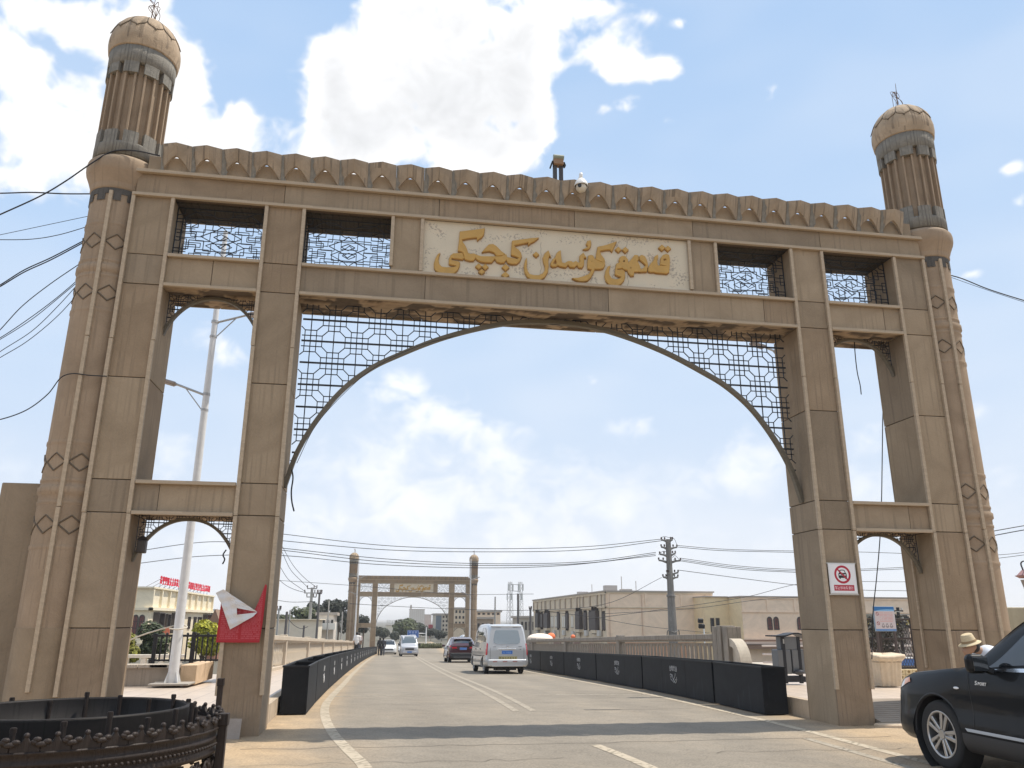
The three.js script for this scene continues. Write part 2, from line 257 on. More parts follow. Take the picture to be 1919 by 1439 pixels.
  structure('right_second_line', ribbon([[3.16, 5], [3.2, 3.2], [3.24, 1.3]], 0.13), faded);
  structure('centre_line', ribbon([[-0.28, -2.9], [-0.26, -6], [-0.22, -10], [-0.2, -18], [0.1, -36], [0.9, -70]], 0.13), faded);
  structure('centre_line_right', ribbon([[0.05, -2.9], [0.08, -6], [0.11, -10], [0.13, -18], [0.43, -36], [1.23, -70]], 0.13), faded);
  structure('centre_dash', ribbon([[0.06, 1.5], [0.16, 2.4], [0.4, 5.4]], 0.15), pm);
  // joints of the deck and cracks in the surfacing
  const jm = mat([0.10, 0.085, 0.07], 0.95), lm = surf([0.42, 0.37, 0.30], T.paint, 0.8, 0.9, 0);
  structure('expansion_joint', ribbon([[-3.9, -7.0], [-2, -7.15], [0, -6.9], [2, -6.75], [3.8, -6.6]], 0.16, 0.003), lm);
  structure('joint_gap', ribbon([[-3.9, -7.04], [-2, -7.17], [0, -6.93], [2, -6.79], [3.8, -6.62]], 0.025, 0.006), jm);
  const cr = mulberry(12), wob = (x0, x1, z, a, n) => range(x0, x1, n).map((x) => [x, z + (cr() - 0.5) * a]);
  structure('surface_crack', ribbon(wob(-4.6, 4.6, 1.28, 0.12, 34), 0.016, 0.005), jm);
  for (const [x0, x1, z, a, n] of [[-4.4, -0.6, 2.55, 0.22, 22], [1.4, 4.4, 2.35, 0.18, 18], [-3.4, 2.2, -4.6, 0.12, 26], [-1.2, 3.6, 3.9, 0.25, 24]]) structure(numbered('surface_crack'), ribbon(wob(x0, x1, z, a, n), 0.011, 0.0065), jm);
  structure('patch_edge', ribbon(wob(1.2, 3.2, -2.95, 0.03, 8), 0.02, 0.005), jm);
  structure('patch_stain', ribbon([[1.05, -3.0], [1.4, -2.98], [1.75, -2.95]], 0.09, 0.004), mat([0.13, 0.115, 0.1], 0.9));

  // raised footways of the bridge with their kerbs
  const tile = tex(512, (u, v) => { // small square pavers, joints darker
    const n = 6, fx = (u * n) % 1, fy = (v * n) % 1, id = N2(Math.floor(u * n) * 3.7, Math.floor(v * n) * 5.3), j = Math.min(fx, fy, 1 - fx, 1 - fy) < 0.03 ? 0.72 : 1;
    const k = (0.9 + 0.07 * id + 0.06 * tnoise(u, v, 12, 3)) * j; return [k, k * 0.985, k * 0.96];
  });
  const pave = surf([0.60, 0.50, 0.41], tile, 2.4, 0.38, 0.002, T.plain, 1.0), kerb = surf([0.52, 0.42, 0.31], T.stucco, 1.4, 0.85, 0.004);
  for (const [s, n] of [[-1, 'left'], [1, 'right']]) {
    const X = (a) => (z) => s * a + AX(z);
    const zz = [...range(-1.0, -14, 30), ...range(-15, -92, 60)];
    structure('footway_' + n, strip([X(4.74), X(5.2), X(5.8), X(6.75)].sort((a, b) => a(0) - b(0)), zz, (x, z) => GY(z) + 0.29, null), pave);
    // kerb stones one by one along the part that shows
    const kg = thing('kerb_' + n, null, null); kg.userData.kind = 'structure'; kg.name = 'kerb_' + n;
    for (let z = -0.96; z > -46; z -= 0.75) { const y = GY(z - 0.37), m = obj('kerb_stone', span(s * 4.6, s * 4.745, -0.1, 0.296, 0, -0.738), kerb, kg); m.position.set(AX(z), y, z); }
    structure('deck_edge_' + n, strip([X(6.75), X(6.76)].sort((a, b) => a(0) - b(0)), zz, (x, z) => GY(z) + ((Math.abs(x - AX(z)) > 6.755) ? -1.4 : 0.29), null), kerb);
  }
  structure('paving_left', strip(range(-30, -6.7, 10), range(-1.0, -13, 40), (x, z) => GY(z) + 0.286, null), pave);
  structure('paving_right', strip(range(6.7, 30, 10), range(-1.0, -13, 40), (x, z) => GY(z) + 0.286, null), pave);
  structure('paving_edge_left', merge([span(-30, -4.75, -0.05, 0.28, -0.95, -1.06)]), kerb);
  structure('paving_edge_right', merge([span(6.9, 30, -0.05, 0.28, -1.0, -1.1)]), kerb);
  // grooved ramp up to the right footway, and the rough concrete apron at its foot
  const ramp = []; const NR = 12;
  for (let i = 0; i < NR; i++) { const z0 = lerp(0.12, -1.05, i / NR), z1 = lerp(0.12, -1.05, (i + 0.86) / NR), y = lerp(0.03, 0.28, (i + 0.5) / NR); ramp.push(box(1.5, 0.06, z0 - z1, 5.95, y, (z0 + z1) / 2, 0.21)); }
  structure('ramp', merge([...ramp, box(1.46, 0.02, 1.2, 5.95, 0.135, -0.465, 0.21)]), surf([0.36, 0.30, 0.24], T.plain, 1.3, 0.9, 0.004));
  { const pts = []; for (let i = 0; i <= 14; i++) { const a = Math.PI + i / 14 * Math.PI; pts.push([5.95 + Math.cos(a) * 0.9, -Math.sin(a) * -0.36]); }
    const g = plate(pts.map(([x, y]) => [x, y]), 0.05, 0.02); g.rotateX(-Math.PI / 2); g.translate(0, -0.02, 0.14); structure('apron', merge(g), surf([0.62, 0.50, 0.37], T.plain, 1, 0.95, 0.006)); }
}
// ------------------------------------------------------------------ the near gate (the far one is a copy of it)
const gate = thing('bridge_gate', 'large tan stone gate in front, spanning the bridge road with a gold lettered panel', 'gate', [0, 0, 0], 0, 'gates at the two ends of the bridge');
{
  const A = 7.34, B = 6.71, C = 5.17, Dd = 4.54, I = 3.01, J = 2.49, TH = 0.95;
  const h1 = 3.15, h2 = 3.62, h3 = 6.88, h4 = 7.41, h5 = 8.5, h6 = 8.93;
  const r = mulberry(33), st = () => [MAT.stuccoA, MAT.stuccoB, MAT.stuccoC, MAT.stuccoD][Math.floor(r() * 4)];
  const unitG = {};
  const panelMesh = (parent, x0, x1, y0, y1, z0, z1, m = st(), name = 'panel') => {
    const o = obj(name, rbox(Math.abs(x1 - x0), y1 - y0, Math.abs(z1 - z0), 0.006, 0, 0, 0), m, parent);
    // metric uv, shifted so that neighbours do not show the same stains
    const uv = o.geometry.attributes.uv, du = r() * 5, dv = r() * 5; for (let i = 0; i < uv.count; i++) uv.setXY(i, uv.getX(i) + du, uv.getY(i) + dv);
    o.position.set((x0 + x1) / 2 + (r() - 0.5) * 0.002, (y0 + y1) / 2, (z0 + z1) / 2 + (r() - 0.5) * 0.005); return o;
  };
  const group = (name) => { const g = new THREE.Group(); g.name = name; gate.add(g); return g; };
  const seams = [0, 1.48, h1, h2 + 0.03, 5.28, h3, h4, h5];
  const strips = (parent, list) => { for (const [x0, x1, y0, y1, d] of list) { const s = obj('trim_strip', rbox(x1 - x0, y1 - y0, d, 0.006, 0, 0, 0), MAT.strip, parent); s.position.set((x0 + x1) / 2, (y0 + y1) / 2, d / 2 + 0.001); s.rotation.z = (r() - 0.5) * 0.002; } };
  for (const [xa, xb] of [[-A, -B], [-C, -Dd], [Dd, C], [B, A]]) {
    const g = group('pier'), w = 0.035;
    obj('core', span(xa + 0.02, xb - 0.02, -0.1, h5 + 0.02, -TH + 0.02, -0.02), MAT.core, g);
    for (let i = 0; i < seams.length - 1; i++) {
      const y0 = seams[i] + (i ? 0.007 : -0.1), y1 = seams[i + 1] - 0.007;
      const pmat0 = i ? undefined : MAT.stuccoBase; panelMesh(g, xa, xb, y0, y1, -w, 0, pmat0); panelMesh(g, xa, xb, y0, y1, -TH, -TH + w, pmat0);
      panelMesh(g, xa, xa + w, y0, y1, -TH + w + 0.003, -w - 0.003); panelMesh(g, xb - w, xb, y0, y1, -TH + w + 0.003, -w - 0.003);
    }
    const off = () => (r() - 0.5) * 0.01;
    for (const x of [xa, xb]) for (const [y0, y1] of [[0.55, 3.13], [3.138, 5.9], [5.908, h5 - 0.03]]) { const k = off(); strips(g, [[x - 0.03 + k, x + 0.03 + k, y0, y1, 0.055]]); }
  }
  { const g = gate.children[gate.children.length - 1]; obj('trim_strip', span(B - 0.035, B - 0.001, 0.84, h1 - 0.4, -0.66, -0.62), MAT.strip, g); }
  // beams: front skin in panels, soffits with failing plaster
  const beam = (x0, x1, y0, y1, joints, name = 'beam') => {
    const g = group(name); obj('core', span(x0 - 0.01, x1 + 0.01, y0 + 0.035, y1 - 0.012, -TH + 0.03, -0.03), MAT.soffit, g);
    const xs = [x0, ...joints, x1];
    for (let i = 0; i < xs.length - 1; i++) { panelMesh(g, xs[i] + 0.004, xs[i + 1] - 0.004, y0, y1, -0.04, -0.006); panelMesh(g, xs[i] + 0.004, xs[i + 1] - 0.004, y0, y1, -TH + 0.006, -TH + 0.04); }
    obj('top_face', span(x0, x1, y1 - 0.012, y1 - 0.002, -TH + 0.041, -0.041), MAT.stuccoB, g);
    return g;
  };
  const b1 = beam(-A, A, h5 + 0.002, h6, [-4.9, -2.2, 0.3, 2.6, 5.2]);
  const b2 = beam(-Dd, Dd, h3, h4, [-2.4, 0.9, 3.9]);
  const b3 = beam(-B, -C, h3, h4, [-5.95]), b4 = beam(C, B, h3, h4, [6.35]);
  const b5 = beam(-B, -C, h1, h2, [-6.33]), b6 = beam(C, B, h1, h2, [6.3]);
  strips(b1, [[-A - 0.04, A + 0.04, h6 - 0.03, h6 + 0.03, 0.075], [-A - 0.03, A + 0.03, h5 - 0.028, h5 + 0.028, 0.07]]);
  strips(b2, [[-Dd + 0.035, Dd - 0.035, h4 - 0.028, h4 + 0.028, 0.062], [-Dd + 0.035, Dd - 0.035, h3 - 0.028, h3 + 0.028, 0.062]]);
  for (const [b, x0, x1] of [[b3, -B, -C], [b4, C, B]]) strips(b, [[x0 + 0.035, x1 - 0.035, h4 - 0.028, h4 + 0.028, 0.062], [x0 + 0.035, x1 - 0.035, h3 - 0.028, h3 + 0.028, 0.062]]);
  for (const [b, x0, x1] of [[b5, -B, -C], [b6, C, B]]) strips(b, [[x0 + 0.035, x1 - 0.035, h2 - 0.028, h2 + 0.028, 0.062], [x0 + 0.035, x1 - 0.035, h1 - 0.028, h1 + 0.028, 0.062]]);
  // plaster flaking from the soffits: thin irregular shells hanging a little below
  const soffitSheet = (b, x0, x1, y) => { // plaster of the soffit, broken away in places so that darker render shows
    const nx = Math.ceil((x1 - x0) / 0.05), nz = 18, pos = [], col = [], idx = [];
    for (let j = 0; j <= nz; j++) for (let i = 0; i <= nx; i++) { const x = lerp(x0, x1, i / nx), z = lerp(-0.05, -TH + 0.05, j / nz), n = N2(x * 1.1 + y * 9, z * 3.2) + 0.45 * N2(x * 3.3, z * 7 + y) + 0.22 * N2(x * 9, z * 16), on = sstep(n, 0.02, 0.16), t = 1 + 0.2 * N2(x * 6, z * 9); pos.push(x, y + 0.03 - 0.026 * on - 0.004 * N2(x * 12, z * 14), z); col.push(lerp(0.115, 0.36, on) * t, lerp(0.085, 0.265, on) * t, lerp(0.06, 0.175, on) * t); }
    for (let j = 0; j < nz; j++) for (let i = 0; i < nx; i++) { const a = j * (nx + 1) + i; idx.push(a, a + nx + 1, a + 1, a + 1, a + nx + 1, a + nx + 2); }
    const g = new THREE.BufferGeometry(); g.setAttribute('position', new THREE.Float32BufferAttribute(pos, 3)); g.setAttribute('color', new THREE.Float32BufferAttribute(col, 3)); g.setAttribute('uv', new THREE.Float32BufferAttribute(new Float32Array(pos.length / 3 * 2), 2)); g.setIndex(idx); g.computeVertexNormals();
    obj('soffit_plaster', g, mat([1, 1, 1], 0.95, 0, { vertexColors: true, side: THREE.DoubleSide }), b, true);
  };
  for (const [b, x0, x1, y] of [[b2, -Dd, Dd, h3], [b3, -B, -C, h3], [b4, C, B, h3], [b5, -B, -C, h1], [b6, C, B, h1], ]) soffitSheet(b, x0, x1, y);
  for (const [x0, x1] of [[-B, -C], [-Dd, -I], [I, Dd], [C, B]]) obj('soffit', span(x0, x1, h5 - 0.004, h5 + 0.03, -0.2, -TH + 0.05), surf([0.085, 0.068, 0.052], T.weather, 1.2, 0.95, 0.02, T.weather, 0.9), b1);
  const flakes = (b, x0, x1, y, n) => { for (let i = 0; i < n; i++) {
    const cx = lerp(x0, x1, (i + 0.2 + r() * 0.6) / n), a = (x1 - x0) / n * (0.28 + r() * 0.22), pts = []; for (let k = 0; k < 11; k++) { const t = k / 11 * 2 * Math.PI, q = 0.65 + r() * 0.5; pts.push([cx + Math.cos(t) * a * q, Math.sin(t) * 0.11 * q]); }
    const g = plate(pts, 0.018, 0.004); g.rotateX(Math.PI / 2); const p = g.attributes.position; for (let k = 0; k < p.count; k++) p.setY(k, p.getY(k) - 0.03 * r() * 0.5);
    g.rotateX((r() - 0.5) * 0.12); g.translate(0, y + 0.028, -0.19 - r() * 0.12); obj('peeling_plaster', g, MAT.peel, b); } };
  // blocks beside the lettered panel
  for (const [x0, x1] of [[-I, -J], [J, I]]) { const g = group('panel_block'); panelMesh(g, x0, x1, h4 + 0.003, h5 - 0.003, -TH + 0.01, -0.004, st(), 'body'); strips(g, x0 < 0 ? [[x0 - 0.03, x0 + 0.03, h4 + 0.1, h5 - 0.03, 0.05], [x1 - 0.03, x1 + 0.03, h4 + 0.04, h5 - 0.03, 0.05]] : [[x0 - 0.03, x0 + 0.03, h4 + 0.06, h5 - 0.03, 0.05], [x1 - 0.03, x1 + 0.03, h4 + 0.03, h5 - 0.03, 0.05]]); }
  { // lettered panel
    const chips = tex(1024, (u, v) => { // cracked, chipped whitewash
      const X = u * 4.94, Y = v * 1.03, a = 0.6 * N2(X * 1.3, Y * 1.3) + 0.35 * N2(X * 3.1, Y * 3.1), f = 0.6 * N2(X * 13, Y * 13) + 0.4 * N2(X * 29, Y * 29), cl = N2(X * 1.7 + 4, Y * 1.9);
      let k = 0.95 + 0.05 * a; const chip = sstep(f + cl * 0.8, 0.66, 0.84), blush = sstep(a, 0.1, 0.8); let c = [k, k * lerp(1, 0.965, blush), k * lerp(0.985, 0.93, blush)];
      const crack = Math.abs(u - 0.43 - 0.004 * N2(1, Y * 5)) < 0.0011 && v < 0.75 || Math.abs(u - 0.76 - 0.004 * N2(3, Y * 6)) < 0.0012 ? 0.6 : 1;
      return c.map((q, i) => q * crack * lerp(1, [0.66, 0.65, 0.68][i], chip));
    }, true, false);
    const m = mat([0.66, 0.58, 0.455], 0.9, 0, { map: chips, bumpMap: rep(T.grain, 0.4), bumpScale: 0.003 });
    const g = group('sign_board');
    const pg = new THREE.PlaneGeometry(2 * J - 0.04, h5 - h4 - 0.06); pg.translate(0, (h4 + h5) / 2, -0.018);
    obj('plaster_face', pg, m, g, true); obj('backing', span(-J - 0.01, J + 0.01, h4 + 0.004, h5 - 0.004, -TH + 0.02, -0.022), MAT.stuccoB, g);
    obj('ledge', span(-J + 0.03, J - 0.03, h4 + 0.029, h4 + 0.045, -0.017, 0.02), MAT.plaster, g);
    let k = 0;
    const letter = (ox, oy, pts, holes = [], name = 'letter') => {
      const conv = ([x, y]) => at(ox + x / 7.107, oy - 7 + y / 7.107, 0.012);
      const P = pts.map(conv), cx = P.reduce((s, p) => s + p[0], 0) / P.length, cy = P.reduce((s, p) => s + p[1], 0) / P.length, d = 0.026 + (k++ % 7) * 0.0013;
      const ge = plate(P.map((p) => [p[0] - cx, p[1] - cy]), d, 0.011, holes.map((h) => h.map(conv).map((p) => [p[0] - cx, p[1] - cy])));
      const edge = new THREE.Group(); // face in gold, the cut edge darker
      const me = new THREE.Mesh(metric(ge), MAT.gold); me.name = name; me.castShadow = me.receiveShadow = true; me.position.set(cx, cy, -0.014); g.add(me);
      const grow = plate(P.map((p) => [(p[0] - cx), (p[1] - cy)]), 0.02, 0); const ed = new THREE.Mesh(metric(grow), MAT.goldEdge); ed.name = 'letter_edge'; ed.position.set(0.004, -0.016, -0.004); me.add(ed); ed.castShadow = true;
    };
    const dia = (x, y, h) => [[x - h, y], [x, y - h * 0.9], [x + h, y], [x, y + h * 0.9]];
    const z1 = (p, h) => letter(790, 410, p, h), z2 = (p, h) => letter(1030, 420, p, h);
    z1([[250,500],[215,520],[185,575],[165,640],[165,700],[190,745],[235,780],[300,797],[380,798],[440,775],[480,735],[505,680],[512,630],[490,615],[400,600],[400,575],[545,592],[572,570],[560,545],[545,500],[480,505],[420,510],[385,535],[365,580],[360,650],[380,662],[440,672],[462,682],[420,692],[340,695],[270,685],[235,650],[225,590],[235,540]]);
    z1([[510,218],[500,330],[482,478],[530,490],[552,505],[575,592],[640,612],[690,610],[722,572],[735,530],[700,510],[650,515],[620,500],[605,450],[580,400],[550,360],[540,330],[620,312],[735,300],[742,345],[765,318],[800,300],[830,260],[842,175],[700,195]]);
    z1([[720,520],[750,535],[790,546],[960,550],[1060,548],[1100,530],[1130,520],[1140,560],[1200,570],[1270,585],[1295,572],[1336,552],[1312,612],[1270,652],[1200,655],[1150,640],[1127,600],[1100,636],[1050,641],[1000,625],[975,585],[935,634],[850,634],[780,622],[740,600],[715,570]]);
    z1([[800,497],[845,445],[895,392],[950,384],[1000,415],[1060,478],[1112,516],[1092,540],[1000,547],[960,500],[900,482],[850,488]]);
    z1([[1205,342],[1198,440],[1190,533],[1240,550],[1295,573],[1300,590],[1336,552],[1325,500],[1290,458],[1250,432],[1238,408],[1320,388],[1420,370],[1418,408],[1450,378],[1500,355],[1565,300],[1450,308],[1330,325]]);
    z1([[1398,565],[1378,610],[1362,690],[1375,770],[1410,830],[1460,868],[1520,882],[1580,870],[1640,830],[1680,760],[1692,680],[1688,600],[1700,545],[1725,560],[1715,535],[1690,470],[1640,510],[1612,570],[1622,630],[1642,690],[1640,740],[1610,780],[1560,800],[1500,802],[1440,785],[1412,745],[1398,690],[1405,620]]);
    for (const [x, y, h] of [[760,685,46],[848,690,46],[800,755,46],[1118,697,52],[1115,800,54],[1525,525,42]]) z1(dia(x, y, h));
    z2([[148,400],[120,410],[90,440],[75,490],[40,520],[15,560],[8,600],[40,622],[85,615],[110,600],[140,615],[215,628],[245,595],[270,625],[330,630],[365,600],[385,630],[430,635],[455,600],[460,540],[455,500],[490,500],[480,480],[450,430],[400,470],[395,520],[404,552],[380,562],[350,540],[310,560],[290,545],[255,540],[230,550],[200,570],[165,560],[155,500],[150,450]], [[[48,575],[78,525],[90,560],[84,585]]]);
    z2([[515,470],[550,460],[580,470],[605,520],[690,560],[735,545],[738,590],[715,640],[680,652],[600,652],[580,700],[550,760],[510,800],[450,818],[390,815],[340,795],[295,770],[380,765],[450,745],[510,720],[540,690],[555,660],[505,645],[500,600],[505,540]], [[[540,540],[575,540],[568,560],[545,560]]]);
    z2([[640,350],[625,430],[610,525],[650,540],[700,565],[738,545],[730,510],[690,460],[670,410],[740,395],[800,390],[830,420],[870,330],[895,275],[830,300],[740,330]]);
    z2([[500,275],[545,262],[555,300],[545,350],[520,385],[480,392],[440,385],[490,365],[510,340],[485,320]]);
    z2([[812,595],[775,615],[748,665],[732,740],[745,800],[780,850],[840,878],[900,878],[950,850],[990,800],[1006,740],[1000,680],[970,655],[900,660],[905,610],[890,580],[875,640],[868,720],[900,740],[950,755],[930,775],[880,785],[830,770],[800,730],[790,680],[800,630]]);
    z2([[935,490],[970,472],[1010,478],[1045,520],[1048,560],[1100,500],[1130,460],[1180,465],[1190,520],[1170,540],[1195,590],[1215,640],[1205,685],[1125,688],[1120,738],[1080,742],[1045,700],[1035,668],[985,655],[970,640],[900,650],[880,620],[890,575],[930,560],[920,530]], [[[970,530],[1000,525],[1010,550],[990,572],[968,555]], [[1078,610],[1100,648],[1062,650]]]);
    z2([[1190,480],[1225,458],[1270,480],[1300,540],[1310,600],[1295,685],[1180,690],[1190,660],[1240,640],[1280,600],[1240,560],[1200,530]]);
    z2([[1440,455],[1400,480],[1385,530],[1340,580],[1310,630],[1310,680],[1340,692],[1390,690],[1420,700],[1480,705],[1560,712],[1590,690],[1600,600],[1602,520],[1590,460],[1550,448],[1510,460],[1480,500],[1470,595],[1555,610],[1440,600],[1430,540],[1445,490]], [[[1515,518],[1552,518],[1540,535],[1520,538]]]);
    for (const [x, y, h] of [[1495,365,48],[1575,375,44],[915,388,44],[1008,392,46]]) z2(dia(x, y, h));
  }
  { // the crown: a row of fluted scallops leaning outwards on both faces, and the low wall behind them
    const cg = group('crenellation');
    obj('parapet', span(-7.2, 7.2, h6 - 0.01, 9.258, -TH + 0.005, -0.004), MAT.stuccoA, cg);
    const W = 0.4986 / 2, nu = 20, rows = 4;
    const scallop = (seed) => {
      const q = mulberry(seed), pos = [], P = [], thick = 0.055;
      for (let i = 0; i <= nu; i++) { const u = -W + 2 * W * i / nu, k = Math.abs(u) / W, y0 = 8.945 + 0.25 * (1 - k ** 1.9) + 0.025 * (1 - k) ** 2.5 + 0.015 * sstep(k, 0.9, 1), col = []; for (let j = 0; j <= rows; j++) { const t = j / rows, y = lerp(y0, 9.415, t); const lean = 0.035 + 0.13 * sstep(y, 8.9, 9.45); col.push([u * 0.992, y, lean + 0.085 * (1 - k) * (0.4 + 0.6 * t)]); } P.push(col); }
      const quad = (a, b, c, d) => pos.push(...a, ...b, ...c, ...a, ...c, ...d), back = (p) => [p[0], p[1], p[2] - thick];
      for (let i = 0; i < nu; i++) { for (let j = 0; j < rows; j++) { quad(P[i][j], P[i + 1][j], P[i + 1][j + 1], P[i][j + 1]); quad(back(P[i + 1][j]), back(P[i][j]), back(P[i][j + 1]), back(P[i + 1][j + 1])); }
        quad(back(P[i][0]), back(P[i + 1][0]), P[i + 1][0], P[i][0]); quad(P[i][rows], P[i + 1][rows], back(P[i + 1][rows]), back(P[i][rows])); }
      for (let j = 0; j < rows; j++) { quad(back(P[0][j]), P[0][j], P[0][j + 1], back(P[0][j + 1])); quad(P[nu][j], back(P[nu][j]), back(P[nu][j + 1]), P[nu][j + 1]); }
      const g = new THREE.BufferGeometry(); g.setAttribute('position', new THREE.Float32BufferAttribute(pos, 3)); g.computeVertexNormals();
      return metric(g);
    };
    const seamG = (() => { const s = []; s.push(box(0.085, 0.3, 0.012, -W, 9.22, 0.105, 0.28)); return merge(s); })();
    const G = scallop(1);
    for (const side of [1, -1]) for (let i = 0; i < 28; i++) {
      const g = G.clone(), du = r() * 4, dv = r() * 3, uv = g.attributes.uv; for (let k = 0; k < uv.count; k++) uv.setXY(k, uv.getX(k) + du, uv.getY(k) + dv);
      const m = new THREE.Mesh(g, MAT.crown); m.name = 'scallop'; m.castShadow = m.receiveShadow = true; cg.add(m);
      m.position.set((i - 13.5) * 0.4986, (r() - 0.5) * 0.008, side > 0 ? 0 : -TH); if (side < 0) m.rotation.y = Math.PI;
      // mortar smeared over the joint towards the next scallop
      const s = new THREE.Mesh(plateSmear(r), MAT.grey); s.name = 'joint_mortar'; s.position.set(0, 0, 0); m.add(s);
    }
  }
  function plateSmear(r) { // follows the valley between two scallops
    const pos = [], n = 6, w = 0.05 + r() * 0.03;
    const z = (y) => 0.035 + 0.13 * sstep(y, 8.9, 9.45) + 0.0125;
    const L = [], R = []; for (let j = 0; j <= n; j++) { const y = lerp(8.955, 9.39, j / n), k = w * (0.5 + r() * 0.7) * (1.6 - 1.1 * j / n); L.push([-0.249, y, z(y)]); R.push([-0.249 + k * 1.0, y + 0.0, z(y) + 0.085 * (k / 0.249) * (0.4 + 0.6 * (y - 9.1) / 0.3 + 0.2)]); }
    for (let j = 0; j < n; j++) pos.push(...L[j], ...R[j], ...R[j + 1], ...L[j], ...R[j + 1], ...L[j + 1]);
    const g = new THREE.BufferGeometry(); g.setAttribute('position', new THREE.Float32BufferAttribute(pos, 3)); g.computeVertexNormals(); return metric(g);
  }
  // ---- lattices and arches
  const inArch = (pts) => (x) => { x = Math.abs(x); for (let i = 0; i < pts.length - 1; i++) if (x <= pts[i + 1][0]) { const [x0, y0] = pts[i], [x1, y1] = pts[i + 1]; return lerp(y0, y1, (x - x0) / (x1 - x0)); } return -1; };
  const smoothPts = (half) => { const c = new THREE.CatmullRomCurve3([[-half[1][0], half[1][1]], ...half].map(([x, y]) => V(x, y, 0)), false, 'centripetal'); const a = []; for (let i = 0; i <= 120; i++) { const p = c.getPoint(i / 120); if (p.x >= -1e-6) a.push([p.x, p.y]); } a[0][0] = 0; return a; };
  const archGrille = (cx, half, xmax, ytop, cell, th, z) => {
    const g = group('arch_grille'), cur = smoothPts(half), f = inArch(cur), bars = [], s = cell * 0.25, hw = 2 * s;
    const seg = (x0, y0, x1, y1, w) => { const n = Math.max(2, Math.ceil(Math.hypot(x1 - x0, y1 - y0) / 0.05)); let a = null, b = null; const flush = () => { if (a && Math.hypot(b[0] - a[0], b[1] - a[1]) > 0.02) bars.push(flatbar([cx + a[0], a[1], z], [cx + b[0], b[1], z], w, w)); a = b = null; };
      for (let i = 0; i <= n; i++) { const x = lerp(x0, x1, i / n), y = lerp(y0, y1, i / n); if (Math.abs(x) <= xmax + 0.001 && y <= ytop && y >= f(x) && f(x) > 0) { if (!a) a = [x, y]; b = [x, y]; } else flush(); } flush(); };
    const ymin = half[half.length - 1][1], nx = Math.ceil(xmax / cell), ny = Math.ceil((ytop - ymin) / cell) + 1;
    for (let i = -nx; i <= nx; i++) seg(i * cell, ymin, i * cell, ytop, th * 0.9);
    for (let j = 0; j <= ny; j++) { const y = ytop + 0.25 * cell - j * cell; seg(-xmax, y, 0, y, th * 1.5); seg(0, y, xmax, y, th * 1.5); }
    for (let i = -nx; i <= nx; i++) for (let j = 0; j <= ny; j++) { const x = i * cell, y = ytop + 0.25 * cell - j * cell;
      if ((i + j) & 1) for (const [a, b, c, d] of [[-hw, -s, hw, -s], [-hw, s, hw, s], [-s, -hw, -s, hw], [s, -hw, s, hw], [-hw, -s, -hw, s], [hw, -s, hw, s], [-s, -hw, s, -hw], [-s, hw, s, hw]]) seg(x + a, y + b, x + c, y + d, th * 0.8);
      else for (const [p, q] of [[1, 1], [1, -1], [-1, 1], [-1, -1]]) { seg(x + p * hw, y + q * s, x + p * s, y + q * hw, th * 0.8); } }
    obj('lattice', bars, MAT.iron, g);
    const full = [...cur.map(([x, y]) => [-x, y]).reverse(), ...cur.slice(1)], pos = [], D = th * 2.6 + 0.05, K = Math.min(0.07, 0.03 + cell * 0.1);
    const P = full.map(([x, y], i) => { const a = full[Math.max(0, i - 1)], b = full[Math.min(full.length - 1, i + 1)], dx = b[0] - a[0], dy = b[1] - a[1], l = Math.hypot(dx, dy) || 1; return { o: [cx + x - dy / l * K, y + dx / l * K], i: [cx + x, y] }; });
    const q4 = (a, b, c, d) => pos.push(...a, ...b, ...c, ...a, ...c, ...d), z0 = z - D / 2, z1 = z + D / 2;
    for (let i = 0; i < P.length - 1; i++) { const a = P[i], b = P[i + 1]; q4([...a.i, z1], [...b.i, z1], [...b.o, z1], [...a.o, z1]); q4([...b.i, z0], [...a.i, z0], [...a.o, z0], [...b.o, z0]); q4([...a.i, z0], [...b.i, z0], [...b.i, z1], [...a.i, z1]); q4([...a.o, z1], [...b.o, z1], [...b.o, z0], [...a.o, z0]); }
    const rg = new THREE.BufferGeometry(); rg.setAttribute('position', new THREE.Float32BufferAttribute(pos, 3)); rg.computeVertexNormals(); obj('arch_rim', rg, MAT.rim, g);
    return g;
  };
  archGrille(0, [[0, 6.8], [0.7, 6.755], [1.3, 6.62], [2.08, 6.35], [2.8, 6.0], [3.2, 5.77], [3.65, 5.38], [4.05, 4.83], [4.34, 4.25], [4.5, 3.66]], 4.51, h3 + 0.02, 0.392, 0.018, -0.45);
  for (const cx of [-(B + C) / 2, (B + C) / 2]) {
    archGrille(cx, [[0, 6.845], [0.22, 6.81], [0.42, 6.7], [0.58, 6.53], [0.7, 6.32], [0.755, 6.16]], 0.755, h3 + 0.02, 0.15, 0.011, -0.45);
    archGrille(cx, [[0, 3.095], [0.22, 3.06], [0.42, 2.95], [0.58, 2.78], [0.7, 2.58], [0.75, 2.45]], 0.755, h1 + 0.02, 0.15, 0.011, -0.45);
  }
